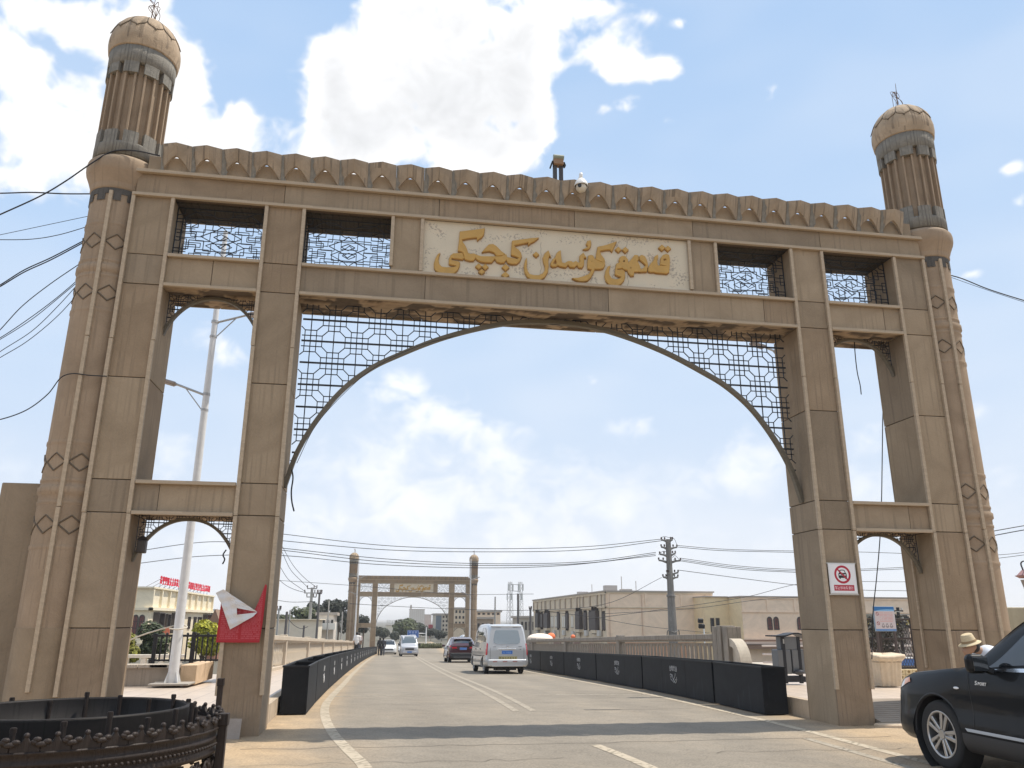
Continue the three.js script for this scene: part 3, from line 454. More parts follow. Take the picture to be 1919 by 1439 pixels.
  // ---- fretwork in the four upper openings: interlocking frames, hexagons and a star
  const fret = (x0, x1, mirror) => {
    const g = group('fret_panel'), w = x1 - x0, h = h5 - h4 - 0.06, cx = (x0 + x1) / 2, cy = (h4 + h5) / 2;
    const quarter = [[0,.12,.1,.12],[.1,.12,.1,.3],[.1,.3,.26,.3],[.26,.3,.26,.16],[.26,.16,.4,.16],[.4,.16,.4,.34],[.4,.34,.3,.44],[.3,.44,.16,.44],[.16,.44,.06,.36],[.06,.36,0,.36],[0,.26,.18,.26],[.18,.26,.18,.08],[.18,.08,.34,.08],[.34,.08,.34,.24],[.34,.24,.5,.24],[.44,0,.44,.1],[.44,.1,.5,.1],[.1,.5,.1,.4],[.1,.4,.24,.4],[.24,.4,.36,.5],[.5,.36,.42,.4],[.42,.4,.42,.5],[.28,0,.28,.04],[.28,.04,.48,.04],[0,.06,.08,0],[0,.2,.06,.12],[.06,.12,.14,.06],[.14,.06,.22,0],[.5,.3,.36,.3]];
    const fine = []; for (let i = 1; i < 12; i++) fine.push([i / 24, 0, i / 24, (i % 3) * 0.1 + 0.14]); for (let i = 1; i < 6; i++) fine.push([0.1 * (i % 3), i / 12, 0.1 * (i % 3) + 0.24, i / 12]);
    for (const [z, L, tk] of [[-0.30, quarter, 0.0125], [-0.66, quarter, 0.011]]) {
      const bars = [];
      for (const [a, b, c, d] of L) for (const sx of [1, -1]) for (const sy of [1, -1]) {
        const sc = z < -0.4 ? 0.97 : 1; bars.push(flatbar([cx + sx * a * w * sc, cy + sy * b * h, z], [cx + sx * c * w * sc, cy + sy * d * h, z], tk, tk)); }
      if (false) for (const [a, b, c, d] of fine) for (const sx of [1, -1]) for (const sy of [1, -1]) bars.push(flatbar([cx + sx * a * w, cy + sy * b * h, z - 0.012], [cx + sx * c * w, cy + sy * d * h, z - 0.012], 0.008, 0.008));
      for (const [a, b, c, d] of [[-.5,-.5,-.5,.5],[.5,-.5,.5,.5],[-.5,-.5,.5,-.5],[-.5,.5,.5,.5]]) bars.push(flatbar([cx + a * w * 0.985, cy + b * h, z], [cx + c * w * 0.985, cy + d * h, z], 0.016, 0.016));
      obj('fret', bars, MAT.iron, g);
    }
  };
  fret(-B, -C); fret(-Dd, -I); fret(I, Dd); fret(C, B);
  // ---- corner columns with their lanterns
  for (const s of [-1, 1]) {
    const g = group('column'), X = 7.69 * s, Z = -0.42, R0 = 0.465, P = (geo) => { geo.translate(X, 0, Z); return geo; };
    const prof = [[R0, -0.1]]; const ring = (y, d, w) => prof.push([R0, y - w], [R0 + d, y - w * 0.6], [R0 + d, y + w * 0.6], [R0, y + w]);
    ring(2.62, 0.012, 0.04); ring(3.28, 0.012, 0.03); ring(3.47, 0.03, 0.07); ring(3.62, 0.012, 0.03); ring(4.2, 0.012, 0.04); ring(6.38, 0.012, 0.04); ring(6.98, 0.012, 0.03); ring(7.12, 0.03, 0.07); ring(7.26, 0.012, 0.03); ring(7.92, 0.012, 0.04);
    prof.push([R0, 8.55]); obj('shaft', P(lathe(prof, 56)), MAT.column, g);
    obj('footing', P(cyl(R0 + 0.012, R0 + 0.012, 1.55, 0, 0.7, 0, 48)), MAT.stuccoA, g);
    for (const [y0, y1] of [[0.62, 3.2], [3.21, 5.9], [5.91, 8.5]]) obj('trim_strip', rbox(0.06, y1 - y0, 0.05, 0.006, X + (r() - 0.5) * 0.01, (y0 + y1) / 2, Z + R0 + 0.022), MAT.strip, g);
    for (const y of [2.95, 3.89, 6.68, 7.59]) for (let k = 0; k < 8; k++) { // lozenge mouldings
      const c = (22.5 + 45 * k) * D2R, pts = []; for (const [da, dy] of [[-20.5, 0], [-10, 0.07], [0, 0.135], [10, 0.07], [20.5, 0], [10, -0.07], [0, -0.135], [-10, -0.07]]) pts.push([X + Math.sin(c + da * D2R) * (R0 + 0.004), y + dy, Z + Math.cos(c + da * D2R) * (R0 + 0.004)]);
      const tb = new THREE.TubeGeometry(new THREE.CatmullRomCurve3([...pts, pts[0]].flatMap((p, i, l) => i < l.length - 1 ? [V(...p), V(...p).lerp(V(...l[i + 1]), 0.5)] : []), true, 'catmullrom', 0), 0.014, 4, 0.011, 4, true);
      const tg = new THREE.TubeGeometry(new THREE.CatmullRomCurve3(pts.map((p) => V(...p)), true, 'catmullrom', 0.02), 48, 0.013, 4, true); obj('lozenge', tg, MAT.groove, g);
    }
    { const fr = []; for (let k = 0; k < 12; k++) { const a = k / 12 * 2 * Math.PI; fr.push(place(new THREE.CylinderGeometry(R0 + 0.013, R0 + 0.013, 0.13, 5, 1, true, a, 0.32), X, 8.4, Z)); } fr.push(P(cyl(R0 + 0.014, R0 + 0.014, 0.1, 0, 8.51, 0, 40))); obj('frieze', fr, MAT.dark, g); }
    obj('capital', P(lathe([[0.44, 8.55], [0.475, 8.57], [0.495, 8.6], [0.495, 8.67], [0.505, 8.685], [0.53, 8.76], [0.575, 8.87], [0.585, 8.89], [0.6, 8.95], [0.605, 9.04], [0.595, 9.1], [0.585, 9.12], [0.55, 9.16], [0.5, 9.2], [0.4, 9.21]], 56)), MAT.column, g);
    obj('lantern_body', P(cyl(0.455, 0.455, 2.2, 0, 10.25, 0, 40)), MAT.column, g);
    for (let k = 0; k < 20; k++) { const a = (k + 0.5) / 20 * 2 * Math.PI; obj('rib', rbox(0.036, 1.66, 0.1, 0.008, X + Math.sin(a) * 0.482, 10.27, Z + Math.cos(a) * 0.482, 0, a), MAT.column, g); }
    const wedge = (r0, r1, y0, y1, a0, a1) => { const sh = new THREE.Shape(), n = 5; for (let i = 0; i <= n; i++) { const a = lerp(a0, a1, i / n); sh[i ? 'lineTo' : 'moveTo'](Math.sin(a) * r1, Math.cos(a) * r1); } for (let i = n; i >= 0; i--) { const a = lerp(a0, a1, i / n); sh.lineTo(Math.sin(a) * r0, Math.cos(a) * r0); } const e = new THREE.ExtrudeGeometry(sh, { depth: y1 - y0, bevelEnabled: false }); e.rotateX(Math.PI / 2); e.scale(1, 1, 1); e.translate(X, y1, Z); return e; };
    obj('lower_band', [P(lathe([[0.38, 9.2], [0.545, 9.2], [0.545, 9.42], [0.535, 9.44], [0.38, 9.44]], 48)), ...Array.from({ length: 10 }, (_, k) => wedge(0.45, 0.541, 9.43, 9.66 + (k % 3) * 0.02, (k + 0.14) / 10 * 2 * Math.PI, (k + 0.86) / 10 * 2 * Math.PI))], MAT.grey, g);
    obj('upper_band', [P(lathe([[0.38, 11.04], [0.558, 11.04], [0.565, 11.38], [0.38, 11.38]], 48)), ...Array.from({ length: 10 }, (_, k) => wedge(0.45, 0.556, 10.82 + (k % 3) * 0.015, 11.045, (k + 0.64) / 10 * 2 * Math.PI, (k + 1.36) / 10 * 2 * Math.PI))], MAT.grey, g);
    const dp = [[0.44, 11.38], [0.57, 11.38], [0.592, 11.43], [0.605, 11.52], [0.61, 11.62], [0.592, 11.76], [0.54, 11.91], [0.45, 12.05], [0.32, 12.17], [0.17, 12.25], [0, 12.28]];
    obj('dome', P(new THREE.LatheGeometry(new THREE.SplineCurve(dp.map(([a, b]) => new THREE.Vector2(a, b))).getPoints(36), 56)), MAT.dome, g);
    const dr = (y) => { for (let i = 1; i < dp.length; i++) if (y <= dp[i][1]) return lerp(dp[i - 1][0], dp[i][0], (y - dp[i - 1][1]) / (dp[i][1] - dp[i - 1][1])); return 0; };
    for (let k = 0; k < 12; k++) { // petals lapped over the top of the dome
      const a0 = k / 12 * 2 * Math.PI, pos = [], rows = [], idx = []; for (let j = 0; j <= 9; j++) { const y = lerp(11.78, 12.26, (j / 9) ** 0.8), hw = 0.262 * Math.sqrt(clamp(1 - (1 - Math.min(1, (y - 11.78) / 0.16)) ** 2)), row = []; for (let i = -4; i <= 4; i++) { const t = i / 4, a = a0 + t * hw * 0.97, R = dr(y) + 0.018 * (1 - 0.55 * t * t) + 0.002; row.push(pos.length / 3); pos.push(X + Math.sin(a) * R, y + 0.006, Z + Math.cos(a) * R); } rows.push(row); }
      for (let j = 0; j < 9; j++) for (let i = 0; i < 8; i++) { const [a, b, c, d] = [rows[j][i], rows[j][i + 1], rows[j + 1][i + 1], rows[j + 1][i]]; idx.push(a, b, c, a, c, d); }
      const pg = new THREE.BufferGeometry(); pg.setAttribute('position', new THREE.Float32BufferAttribute(pos, 3)); pg.setIndex(idx); pg.computeVertexNormals(); obj('petal', pg, MAT.dome, g);
      const rim = []; for (let j = 9; j >= 0; j--) { const p = rows[j][0] * 3; rim.push(pos.slice(p, p + 3)); } for (let j = 0; j < 10; j += 1) { const p = rows[j][8] * 3; rim.push(pos.slice(p, p + 3)); }
      obj('petal_edge', tube(rim, 0.007, 40, 4), MAT.groove, g);
    }
    const fin = [rod([X, 12.28, Z], [X + 0.03, 12.95, Z], 0.012, 5, 0.005)]; const q = mulberry(s + 40); for (let k = 0; k < 7; k++) { const a = q() * 6.28, b = q() * 6.28, m = 0.05 + q() * 0.1; fin.push(tube([[X + Math.cos(a) * 0.12, 12.26, Z + Math.sin(a) * 0.12], [X + Math.cos(a) * m, 12.45 + q() * 0.1, Z + Math.sin(a) * m], [X + Math.cos(b) * m * 1.1, 12.62 + q() * 0.12, Z + Math.sin(b) * m], [X + 0.02, 12.6 + q() * 0.2, Z]], 0.006, 18, 4)); }
    obj('finial', fin, MAT.rust, g);
  }
  partNames(gate);
}
// ------------------------------------------------------------------ furniture of the bridge
{ // planters: black sheet-metal troughs with a white emblem
  const metalM = pmat([0.036, 0.042, 0.054], 0.6, 0.0, { bumpMap: rep(T.plain, 1.2), bumpScale: 0.004, map: rep(T.scuff, 2.3), specularIntensity: 0.35 }), soil = surf([0.16, 0.12, 0.085], T.plain, 0.8, 1, 0.02), print = mat([0.52, 0.52, 0.52], 0.8), seamM = mat([0.012, 0.013, 0.015], 0.7);
  const glyphs = [ // four characters, strokes on a 10 × 10 field, then the flying-bird swirl under them
    [[0, 7, 10, 7], [5, 10, 5, 5], [2, 5, 8, 5], [2, 5, 2, 0], [8, 5, 8, 0], [2, 0, 8, 0]],
    [[1, 9, 9, 9], [2, 6, 8, 6], [5, 10, 5, 0], [2, 9, 2, 2], [8, 9, 8, 2], [2, 2, 9, 0]],
    [[2, 10, 4, 7], [8, 10, 6, 7], [0, 7, 10, 7], [3, 6, 1, 3], [1, 3, 4, 0], [7, 6, 6, 3], [6, 3, 9, 0]],
    [[1, 9, 2, 7], [0, 5, 3, 5], [3, 5, 2, 1], [0, 0, 10, 0], [4, 8, 10, 8], [6, 7, 6, 2], [9, 7, 9, 2], [6, 2, 9, 2]]];
  const mark = (() => {
    const g = []; const S = 0.0105;
    glyphs.forEach((gl, i) => { for (const [a, b, c, d] of gl) g.push(flatbar([(i * 12 + a - 23) * S, 0.13 + b * S * 1.1, 0], [(i * 12 + c - 23) * S, 0.13 + d * S * 1.1, 0], 0.011, 0.003)); });
    for (const c of [[[-0.22, 0.03], [-0.17, 0.06], [-0.13, 0.02], [-0.16, -0.02], [-0.2, 0]], [[-0.13, 0.05], [-0.06, 0.03], [-0.02, -0.05], [0.06, -0.1], [0.12, -0.07]], [[0.0, -0.06], [0.06, -0.02], [0.12, 0.04], [0.13, 0.08]], [[0.05, -0.1], [0.1, -0.13], [0.17, -0.11], [0.23, -0.04]], [[-0.19, -0.05], [-0.12, -0.08], [-0.05, -0.1], [0.03, -0.13]], [[0.1, -0.06], [0.17, -0.05], [0.22, 0.0]]]) g.push(tube(c.map(([x, y]) => [x, y, 0]), 0.0065, 22, 4));
    return merge(g);
  })();
  const W = 0.46, H = 0.82;
  const build = (name, len, label, cat, grp, side, logo) => { // origin: near lower corner line, runs towards -z; road face at x = 0, back at x = side*W
    const t = thing(name, label, cat, [0, 0, 0], 0, grp), n = Math.max(1, Math.round(len / 1.55)), L = len / n;
    for (let i = 0; i < n; i++) { for (const x of [0, side * (W - 0.015)]) obj('panel', span(x, x + side * 0.015, 0.02, H, -i * L - 0.004, -(i + 1) * L + 0.004), metalM, t); }
    for (const z of [0, -len + 0.015]) obj('end_panel', span(side * 0.016, side * (W - 0.016), 0.02, H, z, z - 0.015), metalM, t);
    obj('lip', [span(-side * 0.012, side * 0.03, H - 0.02, H + 0.008, 0.012, -len - 0.0), span(side * (W - 0.03), side * (W + 0.012), H - 0.02, H + 0.008, 0.012, -len), span(side * 0.031, side * (W - 0.031), H - 0.02, H + 0.006, 0.012, -0.03), span(side * 0.031, side * (W - 0.031), H - 0.02, H + 0.006, -len + 0.03, -len)], seamM, t);
    obj('soil', span(side * 0.017, side * (W - 0.017), 0.3, 0.55, -0.017, -len + 0.017), soil, t);
    for (let i = 1; i < n; i++) obj('divider', span(side * 0.017, side * (W - 0.017), 0.56, H - 0.03, -i * L, -i * L - 0.012), metalM, t);
    if (logo) { const m = new THREE.Mesh(mark, print); m.name = 'emblem'; m.position.set(-side * 0.003, 0.42, -len / 2); m.rotation.y = side > 0 ? -Math.PI / 2 : Math.PI / 2; t.add(m); }
    partNames(t); return t;
  };
  const put = (o, x, z, len) => { const y0 = GY(z), y1 = GY(z - len); o.position.set(x + AX(z), y0, z); o.rotation.set(0, 0, 0); o.rotation.order = 'YXZ'; o.rotation.y = -Math.atan2(AX(z - len) - AX(z), len); o.rotation.x = Math.atan2(y1 - y0, len); };
  const ord = ['first', 'second', 'third', 'fourth', 'fifth', 'sixth', 'seventh', 'eighth', 'ninth', 'tenth', 'eleventh', 'twelfth', 'thirteenth', 'fourteenth', 'fifteenth', 'sixteenth', 'seventeenth', 'eighteenth', 'nineteenth'];
  for (const [s, word, x, z0] of [[1, 'right', 4.03, -1.58], [-1, 'left', -4.1, -2.78]]) {
    const grp = `black planters along the ${word} kerb of the bridge`;
    put(build('planter_box', 2.2, `short plain black metal planter at the near end of the ${word} row`, 'planter', grp, s, false), x, z0, 2.2);
    let z = z0 - 2.28, first = null;
    for (let i = 0; i < 18; i++) {
      const label = `black metal planter with white emblem, ${ord[i + 1]} from the near end of the ${word} row`;
      const o = first ? copyOf(first, 'planter_box', null, undefined, label) : (first = build('planter_box', 4.62, label, 'planter', grp, s, true));
      put(o, x, z, 4.62); z -= 4.7;
    }
  }
}
{ // parapet railings of cast stone: slotted panels on the right, crossed lattice on the left
  const stone = surf([0.34, 0.30, 0.25], T.weather, 2.1, 0.9, 0.004), stoneL = surf([0.60, 0.51, 0.40], T.stucco, 1.9, 0.88, 0.003);
  const bay = 2.4;
  const slotPanel = (() => { const holes = [], n = 7, p = bay / n; for (let i = 0; i < n; i++) { const c = (i + 0.5) * p, w = p * 0.32, h = []; h.push([c - w, 0.2], [c + w, 0.2], [c + w, 0.68]); for (let k = 1; k < 6; k++) { const a = k / 6 * Math.PI; h.push([c + Math.cos(a) * w, 0.68 + Math.sin(a) * w * 1.3]); } h.push([c - w, 0.68]); holes.push(h.reverse()); }
    const g = plate([[0.005, 0.1], [bay - 0.005, 0.1], [bay - 0.005, 0.86], [0.005, 0.86]], 0.05, 0, holes); g.translate(0, 0, -0.025); return merge(g); })();
  const lattice = (() => { const g = [], n = 6, p = bay / n, h0 = 0.12, h1 = 0.86; for (let i = 0; i < n; i++) for (const s of [1, -1]) { const run = p * 1.0; let a = [i * p, h0], b = [i * p + run, h1]; if (s < 0) { a = [i * p, h1]; b = [i * p + run, h0]; } const cut = (x) => lerp(a[1], b[1], (x - a[0]) / (b[0] - a[0])); let x0 = Math.max(0.02, a[0]), x1 = Math.min(bay - 0.02, b[0]); if (x1 - x0 < 0.05) continue; g.push(flatbar([x0, cut(x0), s * 0.014], [x1, cut(x1), s * 0.014], 0.05, 0.028)); } g.push(span(0, bay, 0.86, 0.9, -0.06, 0.06)); return merge(g); })();
  for (const [s, word, xo, m, panel] of [[1, 'right', 6.5, stone, slotPanel], [-1, 'left', -6.32, stoneL, lattice]]) {
    const t = thing('bridge_railing', s > 0 ? 'grey cast stone railing with arched slots behind the right planters' : 'pale cast stone railing with crossed lattice behind the left planters', 'railing', [0, 0, 0], 0, 'railings of the bridge');
    for (let i = 0; i < 34; i++) {
      const z0 = -9.15 - i * bay, z1 = z0 - bay, y0 = GY(z0) + 0.29, y1 = GY(z1) + 0.29, x0 = xo + AX(z0), x1 = xo + AX(z1), ry = Math.atan2(z0 - z1, x1 - x0), rz = Math.atan2(y1 - y0, bay);
      const seg = (name, geo) => { const o = new THREE.Mesh(geo, m); o.name = name; o.castShadow = o.receiveShadow = true; t.add(o); o.position.set(x0, y0, z0); o.rotation.set(0, ry, rz, 'YXZ'); return o; };
      seg('panel', panel);
      seg('top_rail', t.userData.rail ??= merge([rbox(bay - 0.006, 0.15, 0.3, 0.02, bay / 2, 1.03, 0), box(bay - 0.006, 0.05, 0.2, bay / 2, 0.93, 0)]));
      seg('plinth', t.userData.pl ??= merge(box(bay, 0.1, 0.26, bay / 2, 0.05, 0)));
      if (i % 4 === 3) { const p = obj('post', [rbox(0.26, 1.16, 0.34, 0.015, 0, 0.58, 0)], m, t); p.position.set(x1, y1, z1); }
    }
    delete t.userData.rail; delete t.userData.pl; partNames(t);
    // end pier with fluted face and a scrolled stone foot
    const e = thing('railing_pier', `${s > 0 ? 'grey' : 'pale'} fluted stone pier with scrolled foot ending the ${word} railing`, 'stone pier', [xo, 0.18, -8.45], 0, 'end piers of the railings');
    obj('shaft', [rbox(0.4, 1.3, 0.3, 0.015, 0, 0.65, -0.52), rbox(0.44, 1.33, 0.26, 0.015, 0, 0.66, -0.17), rbox(0.4, 1.3, 0.32, 0.015, 0, 0.65, 0.2), box(0.3, 1.2, 1.0, 0, 0.6, -0.2)], m, e);
    const sc = []; const arcp = []; for (let i = 0; i <= 12; i++) { const a = i / 12 * Math.PI / 2; arcp.push([0.36 + Math.sin(a) * 0.62, 0.28 + Math.cos(a) * 0.72]); } for (let i = 12; i >= 0; i--) { const a = i / 12 * Math.PI / 2; arcp.push([0.36 + Math.sin(a) * 0.45, 0.28 + Math.cos(a) * 0.52]); }
    const sg = plate(arcp, 0.3, 0.01); sg.translate(0, 0, -0.15); sg.rotateY(-Math.PI / 2); obj('scroll', [sg, place(new THREE.CylinderGeometry(0.11, 0.11, 0.32, 20), 0, 0.28, 0.9, 0, 0, Math.PI / 2), plate([[0.36, 0], [0.9, 0], [0.82, 0.3], [0.7, 0.55], [0.36, 0.78]], 0.16).translate(0, 0, -0.08).rotateY(-Math.PI / 2)], surf([0.58, 0.52, 0.43], T.stucco, 1.3, 0.9, 0.003), e);
  }
}
// ---- double-arm street lamps, one pair at each end of the bridge
{
  const pm = surf([0.74, 0.74, 0.74], T.plain, 1.5, 0.38, 0), hm = mat([0.30, 0.26, 0.24], 0.6), steel = mat([0.42, 0.42, 0.42], 0.5, 0.5);
  const t = thing('street_lamp', 'white double-arm street lamp seen through the left side openings of the near gate', 'street lamp', [-7.14, 0.285, -6.0], 0, 'white street lamps at the bridge ends');
  obj('base_plate', rbox(0.8, 0.04, 0.7, 0.01, 0, 0.02, 0), surf([0.4, 0.36, 0.31], T.plain, 1), t);
  obj('pole', lathe([[0, 0.04], [0.108, 0.04], [0.1, 1.2], [0.078, 6], [0.055, 10.6], [0.05, 10.62], [0, 10.64]], 24), pm, t);
  for (let k = 0; k < 4; k++) { const a = k * Math.PI / 2 + 0.78; const g = plate([[0.09, 0.04], [0.19, 0.04], [0.19, 0.06], [0.12, 0.26], [0.09, 0.26]], 0.014); g.translate(0, 0, -0.007); obj('gusset', place(g, 0, 0, 0, 0, a), pm, t); }
  for (const [s, y, rise] of [[-1, 6.38, 0.3], [1, 8.2, 0.3]]) {
    const a = obj('arm', [rod([s * 0.08, y, 0], [s * 0.72, y + rise * 0.75, 0], 0.028, 8), rod([s * 0.08, y - 0.36, 0], [s * 0.5, y + rise * 0.52, 0], 0.014, 6), cyl(0.085, 0.085, 0.06, 0, y, 0, 20), cyl(0.085, 0.085, 0.05, 0, y - 0.38, 0, 20)], steel, t);
    obj('lamp_head', [rbox(0.42, 0.07, 0.2, 0.03, s * 0.9, y + rise * 0.9, 0, 0, 0, s * 0.25), rbox(0.34, 0.03, 0.15, 0.01, s * 0.91, y + rise * 0.9 - 0.045, 0, 0, 0, s * 0.25)], hm, a);
  }
  partNames(t);
  copyOf(t, 'street_lamp', [7.72, 0.285, -6.0], Math.PI, 'street lamp behind the right inner pier, only its lamp head showing in the main arch').scale.x = 1;
  copyOf(t, 'street_lamp', [-5.25, GY(-85) + 0.29, -85], 0, 'white street lamp in front of the left columns of the far gate');
  copyOf(t, 'street_lamp', [8.1, GY(-85) + 0.29, -85], 0, 'white street lamp in front of the right columns of the far gate');
  tag(obj('cord', tube([[-7.31, 1.42, -5.9], [-7.12, 1.4, -5.83], [-6.96, 1.44, -5.95], [-7.13, 1.5, -6.16], [-7.31, 1.46, -6.02], [-7.9, 1.28, -6.1], [-8.6, 0.98, -6.3], [-9.6, 0.7, -6.5]], 0.016, 60, 5), mat([0.55, 0.5, 0.42], 0.8)), 'pale cord tied round the white lamp pole and slung to the left', 'cord');
}
// ---- the far gate
copyOf(gate, 'bridge_gate', [1.64, -2.36, -91.95], 0, 'distant tan gate with domed columns closing the far end of the bridge');

// ---- power poles and wires
const WIRE = MAT.wire;
{
  const steel = surf([0.27, 0.255, 0.235], T.weather, 2.2, 0.7, 0), ins = mat([0.10, 0.07, 0.06], 0.4);
  const p = thing('power_pole', 'thick grey steel power pole with five tiers of crossarms', 'power pole', [12.9, -4.2, -30]);
  obj('shaft', lathe([[0, 0], [0.3, 0], [0.235, 5.0], [0.205, 7.1], [0.24, 7.1], [0.24, 7.22], [0.185, 7.22], [0.14, 10.2], [0, 10.22]], 20), steel, p);
  const arm = (y, l, r, tilt = 0, fore = 0) => { const a = obj('crossarm', [flatbar([0, y - 0.04, fore], [-l, y + 0.06, fore], 0.09, 0.07), flatbar([0, y - 0.14, fore], [-l * 0.75, y + 0.03, fore], 0.05, 0.05), flatbar([0, y - 0.04, fore], [r, y + 0.06 + tilt, fore], 0.09, 0.07), flatbar([0, y - 0.14, fore], [r * 0.75, y + 0.03 + tilt, fore], 0.05, 0.05)], steel, p); const ii = []; for (const x of [-l, -l * 0.55, r * 0.55, r]) ii.push(cyl(0.035, 0.045, 0.13, x, y + 0.14 + (x > 0 ? tilt : 0), fore, 8), cyl(0.055, 0.055, 0.02, x, y + 0.14, fore, 8)); obj('insulator', ii, ins, a); };
  arm(10.1, 0.42, 0.22, 0.02, 0.1); arm(9.72, 0.42, 0.5, 0, 0); arm(9.32, 0.55, 0.35, 0.05, 0.08); arm(9.0, 0.58, 0.68, 0, -0.05); arm(8.32, 0.2, 0.45, 0.02, 0.1); arm(8.1, 0.4, 0.46, 0, 0);
  obj('jumper', [tube([[-0.5, 10.16, 0.1], [-0.3, 10.34, 0.1], [0, 10.3, 0.1], [0.3, 10.25, 0.1], [0.52, 9.85, 0]], 0.012, 24, 4), tube([[-0.6, 9.35, 0], [-0.3, 9.55, 0], [0.1, 9.4, 0]], 0.012, 16, 4), tube([[0.2, 9.2, 0], [0.35, 9.32, 0], [0.6, 9.1, 0]], 0.012, 16, 4)], WIRE, p);
  obj('foot_ring', tube([[-0.33, 5.12, 0], [-0.3, 5.35, 0.1], [0, 5.25, 0.25], [0.3, 5.35, 0.1], [0.36, 5.1, 0]], 0.03, 24, 5), steel, p);
  partNames(p);
  const pole = (name, label, px, ptop, pbase, z, r, arms, m = MAT.wire, grp) => {
    const a = at(px, ptop, z), t = thing(name, label, 'pole', [a[0], -4.2, z], 0, grp), h = a[1] + 4.2;
    obj('shaft', cyl(r, r * 0.7, h, 0, h / 2, 0, 10), m, t);
    for (const [dy, w] of arms) { const c = obj('crossarm', [box(w, 0.1, 0.1, 0, h - dy, 0)], m, t); obj('insulator', [-0.48, 0.48, 0.2].map((k) => cyl(0.05, 0.06, 0.28, w * k, h - dy + 0.19, 0, 6)), ins, c); }
    partNames(t); return t;
  };
  const wood = mat([0.13, 0.12, 0.115], 0.8), pale = mat([0.36, 0.35, 0.33], 0.8);
  pole('utility_pole', 'grey pole with three crossarms standing before the dark trees on the left', 585, 1101, 1190, -75, 0.2, [[0.1, 1.0], [0.55, 1.5], [0.95, 1.0]], mat([0.24, 0.24, 0.24], 0.7), 'slim poles along the left bank');
  pole('utility_pole', 'dark leaning pole just right of the pole with crossarms', 599, 1110, 1190, -62, 0.13, [[0.1, 0.4]], wood, 'slim poles along the left bank');
  pole('utility_pole', 'short grey pole nearest the left pier among the green trees', 523, 1140, 1180, -58, 0.1, [[0.12, 0.3]], pale, 'slim poles along the left bank');
  pole('utility_pole', 'dark short pole holding the drooping cable before the cream wall', 538, 1146, 1188, -50, 0.13, [], wood, 'slim poles along the left bank');
  pole('utility_pole', 'pale slim pole beside the dark cable pole in front of the green trees', 544, 1143, 1180, -64, 0.1, [], pale, 'slim poles along the left bank');
  pole('utility_pole', 'stub pole where the drooping cable ends at the cream wall', 570, 1172, 1190, -55, 0.11, [], wood, 'slim poles along the left bank');
  pole('utility_pole', 'pale pole in front of the dense dark trees near the far gate', 617, 1125, 1190, -82, 0.1, [], pale, 'slim poles along the left bank');
  pole('utility_pole', 'pale pole between the dark trees and the left column of the far gate', 642, 1146, 1192, -80, 0.1, [], pale, 'slim poles along the left bank');
  pole('utility_pole', 'dark mast rising behind the roof of the silver van', 971, 1113, 1165, -100, 0.2, [], wood, 'poles on the right bank');
  pole('utility_pole', 'thin grey pole on the flat roofs right of the far gate', 928, 1118, 1150, -104, 0.14, [], pale, 'poles on the right bank');
  pole('utility_pole', 'pole with a transformer can beside the long cream building', 994, 1138, 1192, -80, 0.17, [[0.2, 0.3]], wood, 'poles on the right bank');
  const wire = (name, label, z, pts, r = 0.02, cat = 'cable') => tag(obj(name, tube(pts.map(([x, y, zz]) => at(x, y, zz ?? z)), r, pts.length * 10, 4), WIRE), label, cat);
  const G1 = 'power lines over the bridge';
  [[[[1240,1010],[1100,1024],[900,1028],[720,1022],[533,1001],[470,994]], 'topmost power line running left from the steel pole'], [[[1241,1013],[1100,1030],[900,1034],[720,1030],[528,1013],[470,1007]], 'second power line from the top, left of the steel pole'], [[[1229,1035],[1100,1052],[900,1056],[720,1047],[528,1027],[400,1015],[240,1035]], 'third power line from the top, left of the steel pole'], [[[1229,1038],[1100,1055],[900,1059.5],[700,1051],[528,1031],[470,1027]], 'fourth power line from the top, left of the steel pole'], [[[1229,1041],[1050,1060],[900,1064],[700,1057],[528,1041],[380,1042],[240,1058]], 'lowest power line running left from the steel pole']].forEach(([p, l]) => wire('power_line', l, -30, p, 0.016, 'power line').userData.group = G1);
  [[[[1270,1022],[1340,1028],[1420,1031],[1600,1034],[1862,1040],[1960,1030]], 'topmost power line running right from the steel pole'], [[[1270,1025],[1340,1031],[1420,1033.5],[1600,1037]], 'second power line running right from the steel pole'], [[[1277,1046],[1380,1060],[1500,1067],[1690,1063],[1870,1046],[1960,1034]], 'third power line running right from the steel pole'], [[[1277,1049],[1380,1063],[1500,1070],[1690,1066],[1870,1052]], 'fourth power line running right from the steel pole'], [[[1262,1049],[1380,1066],[1500,1073]], 'fifth power line running right from the steel pole'], [[[1270,1068],[1400,1085],[1500,1097],[1600,1105],[1700,1107]], 'thin sagging wire from the lowest crossarm to the right']].forEach(([p, l]) => wire('power_line', l, -30, p, 0.015, 'power line').userData.group = G1);
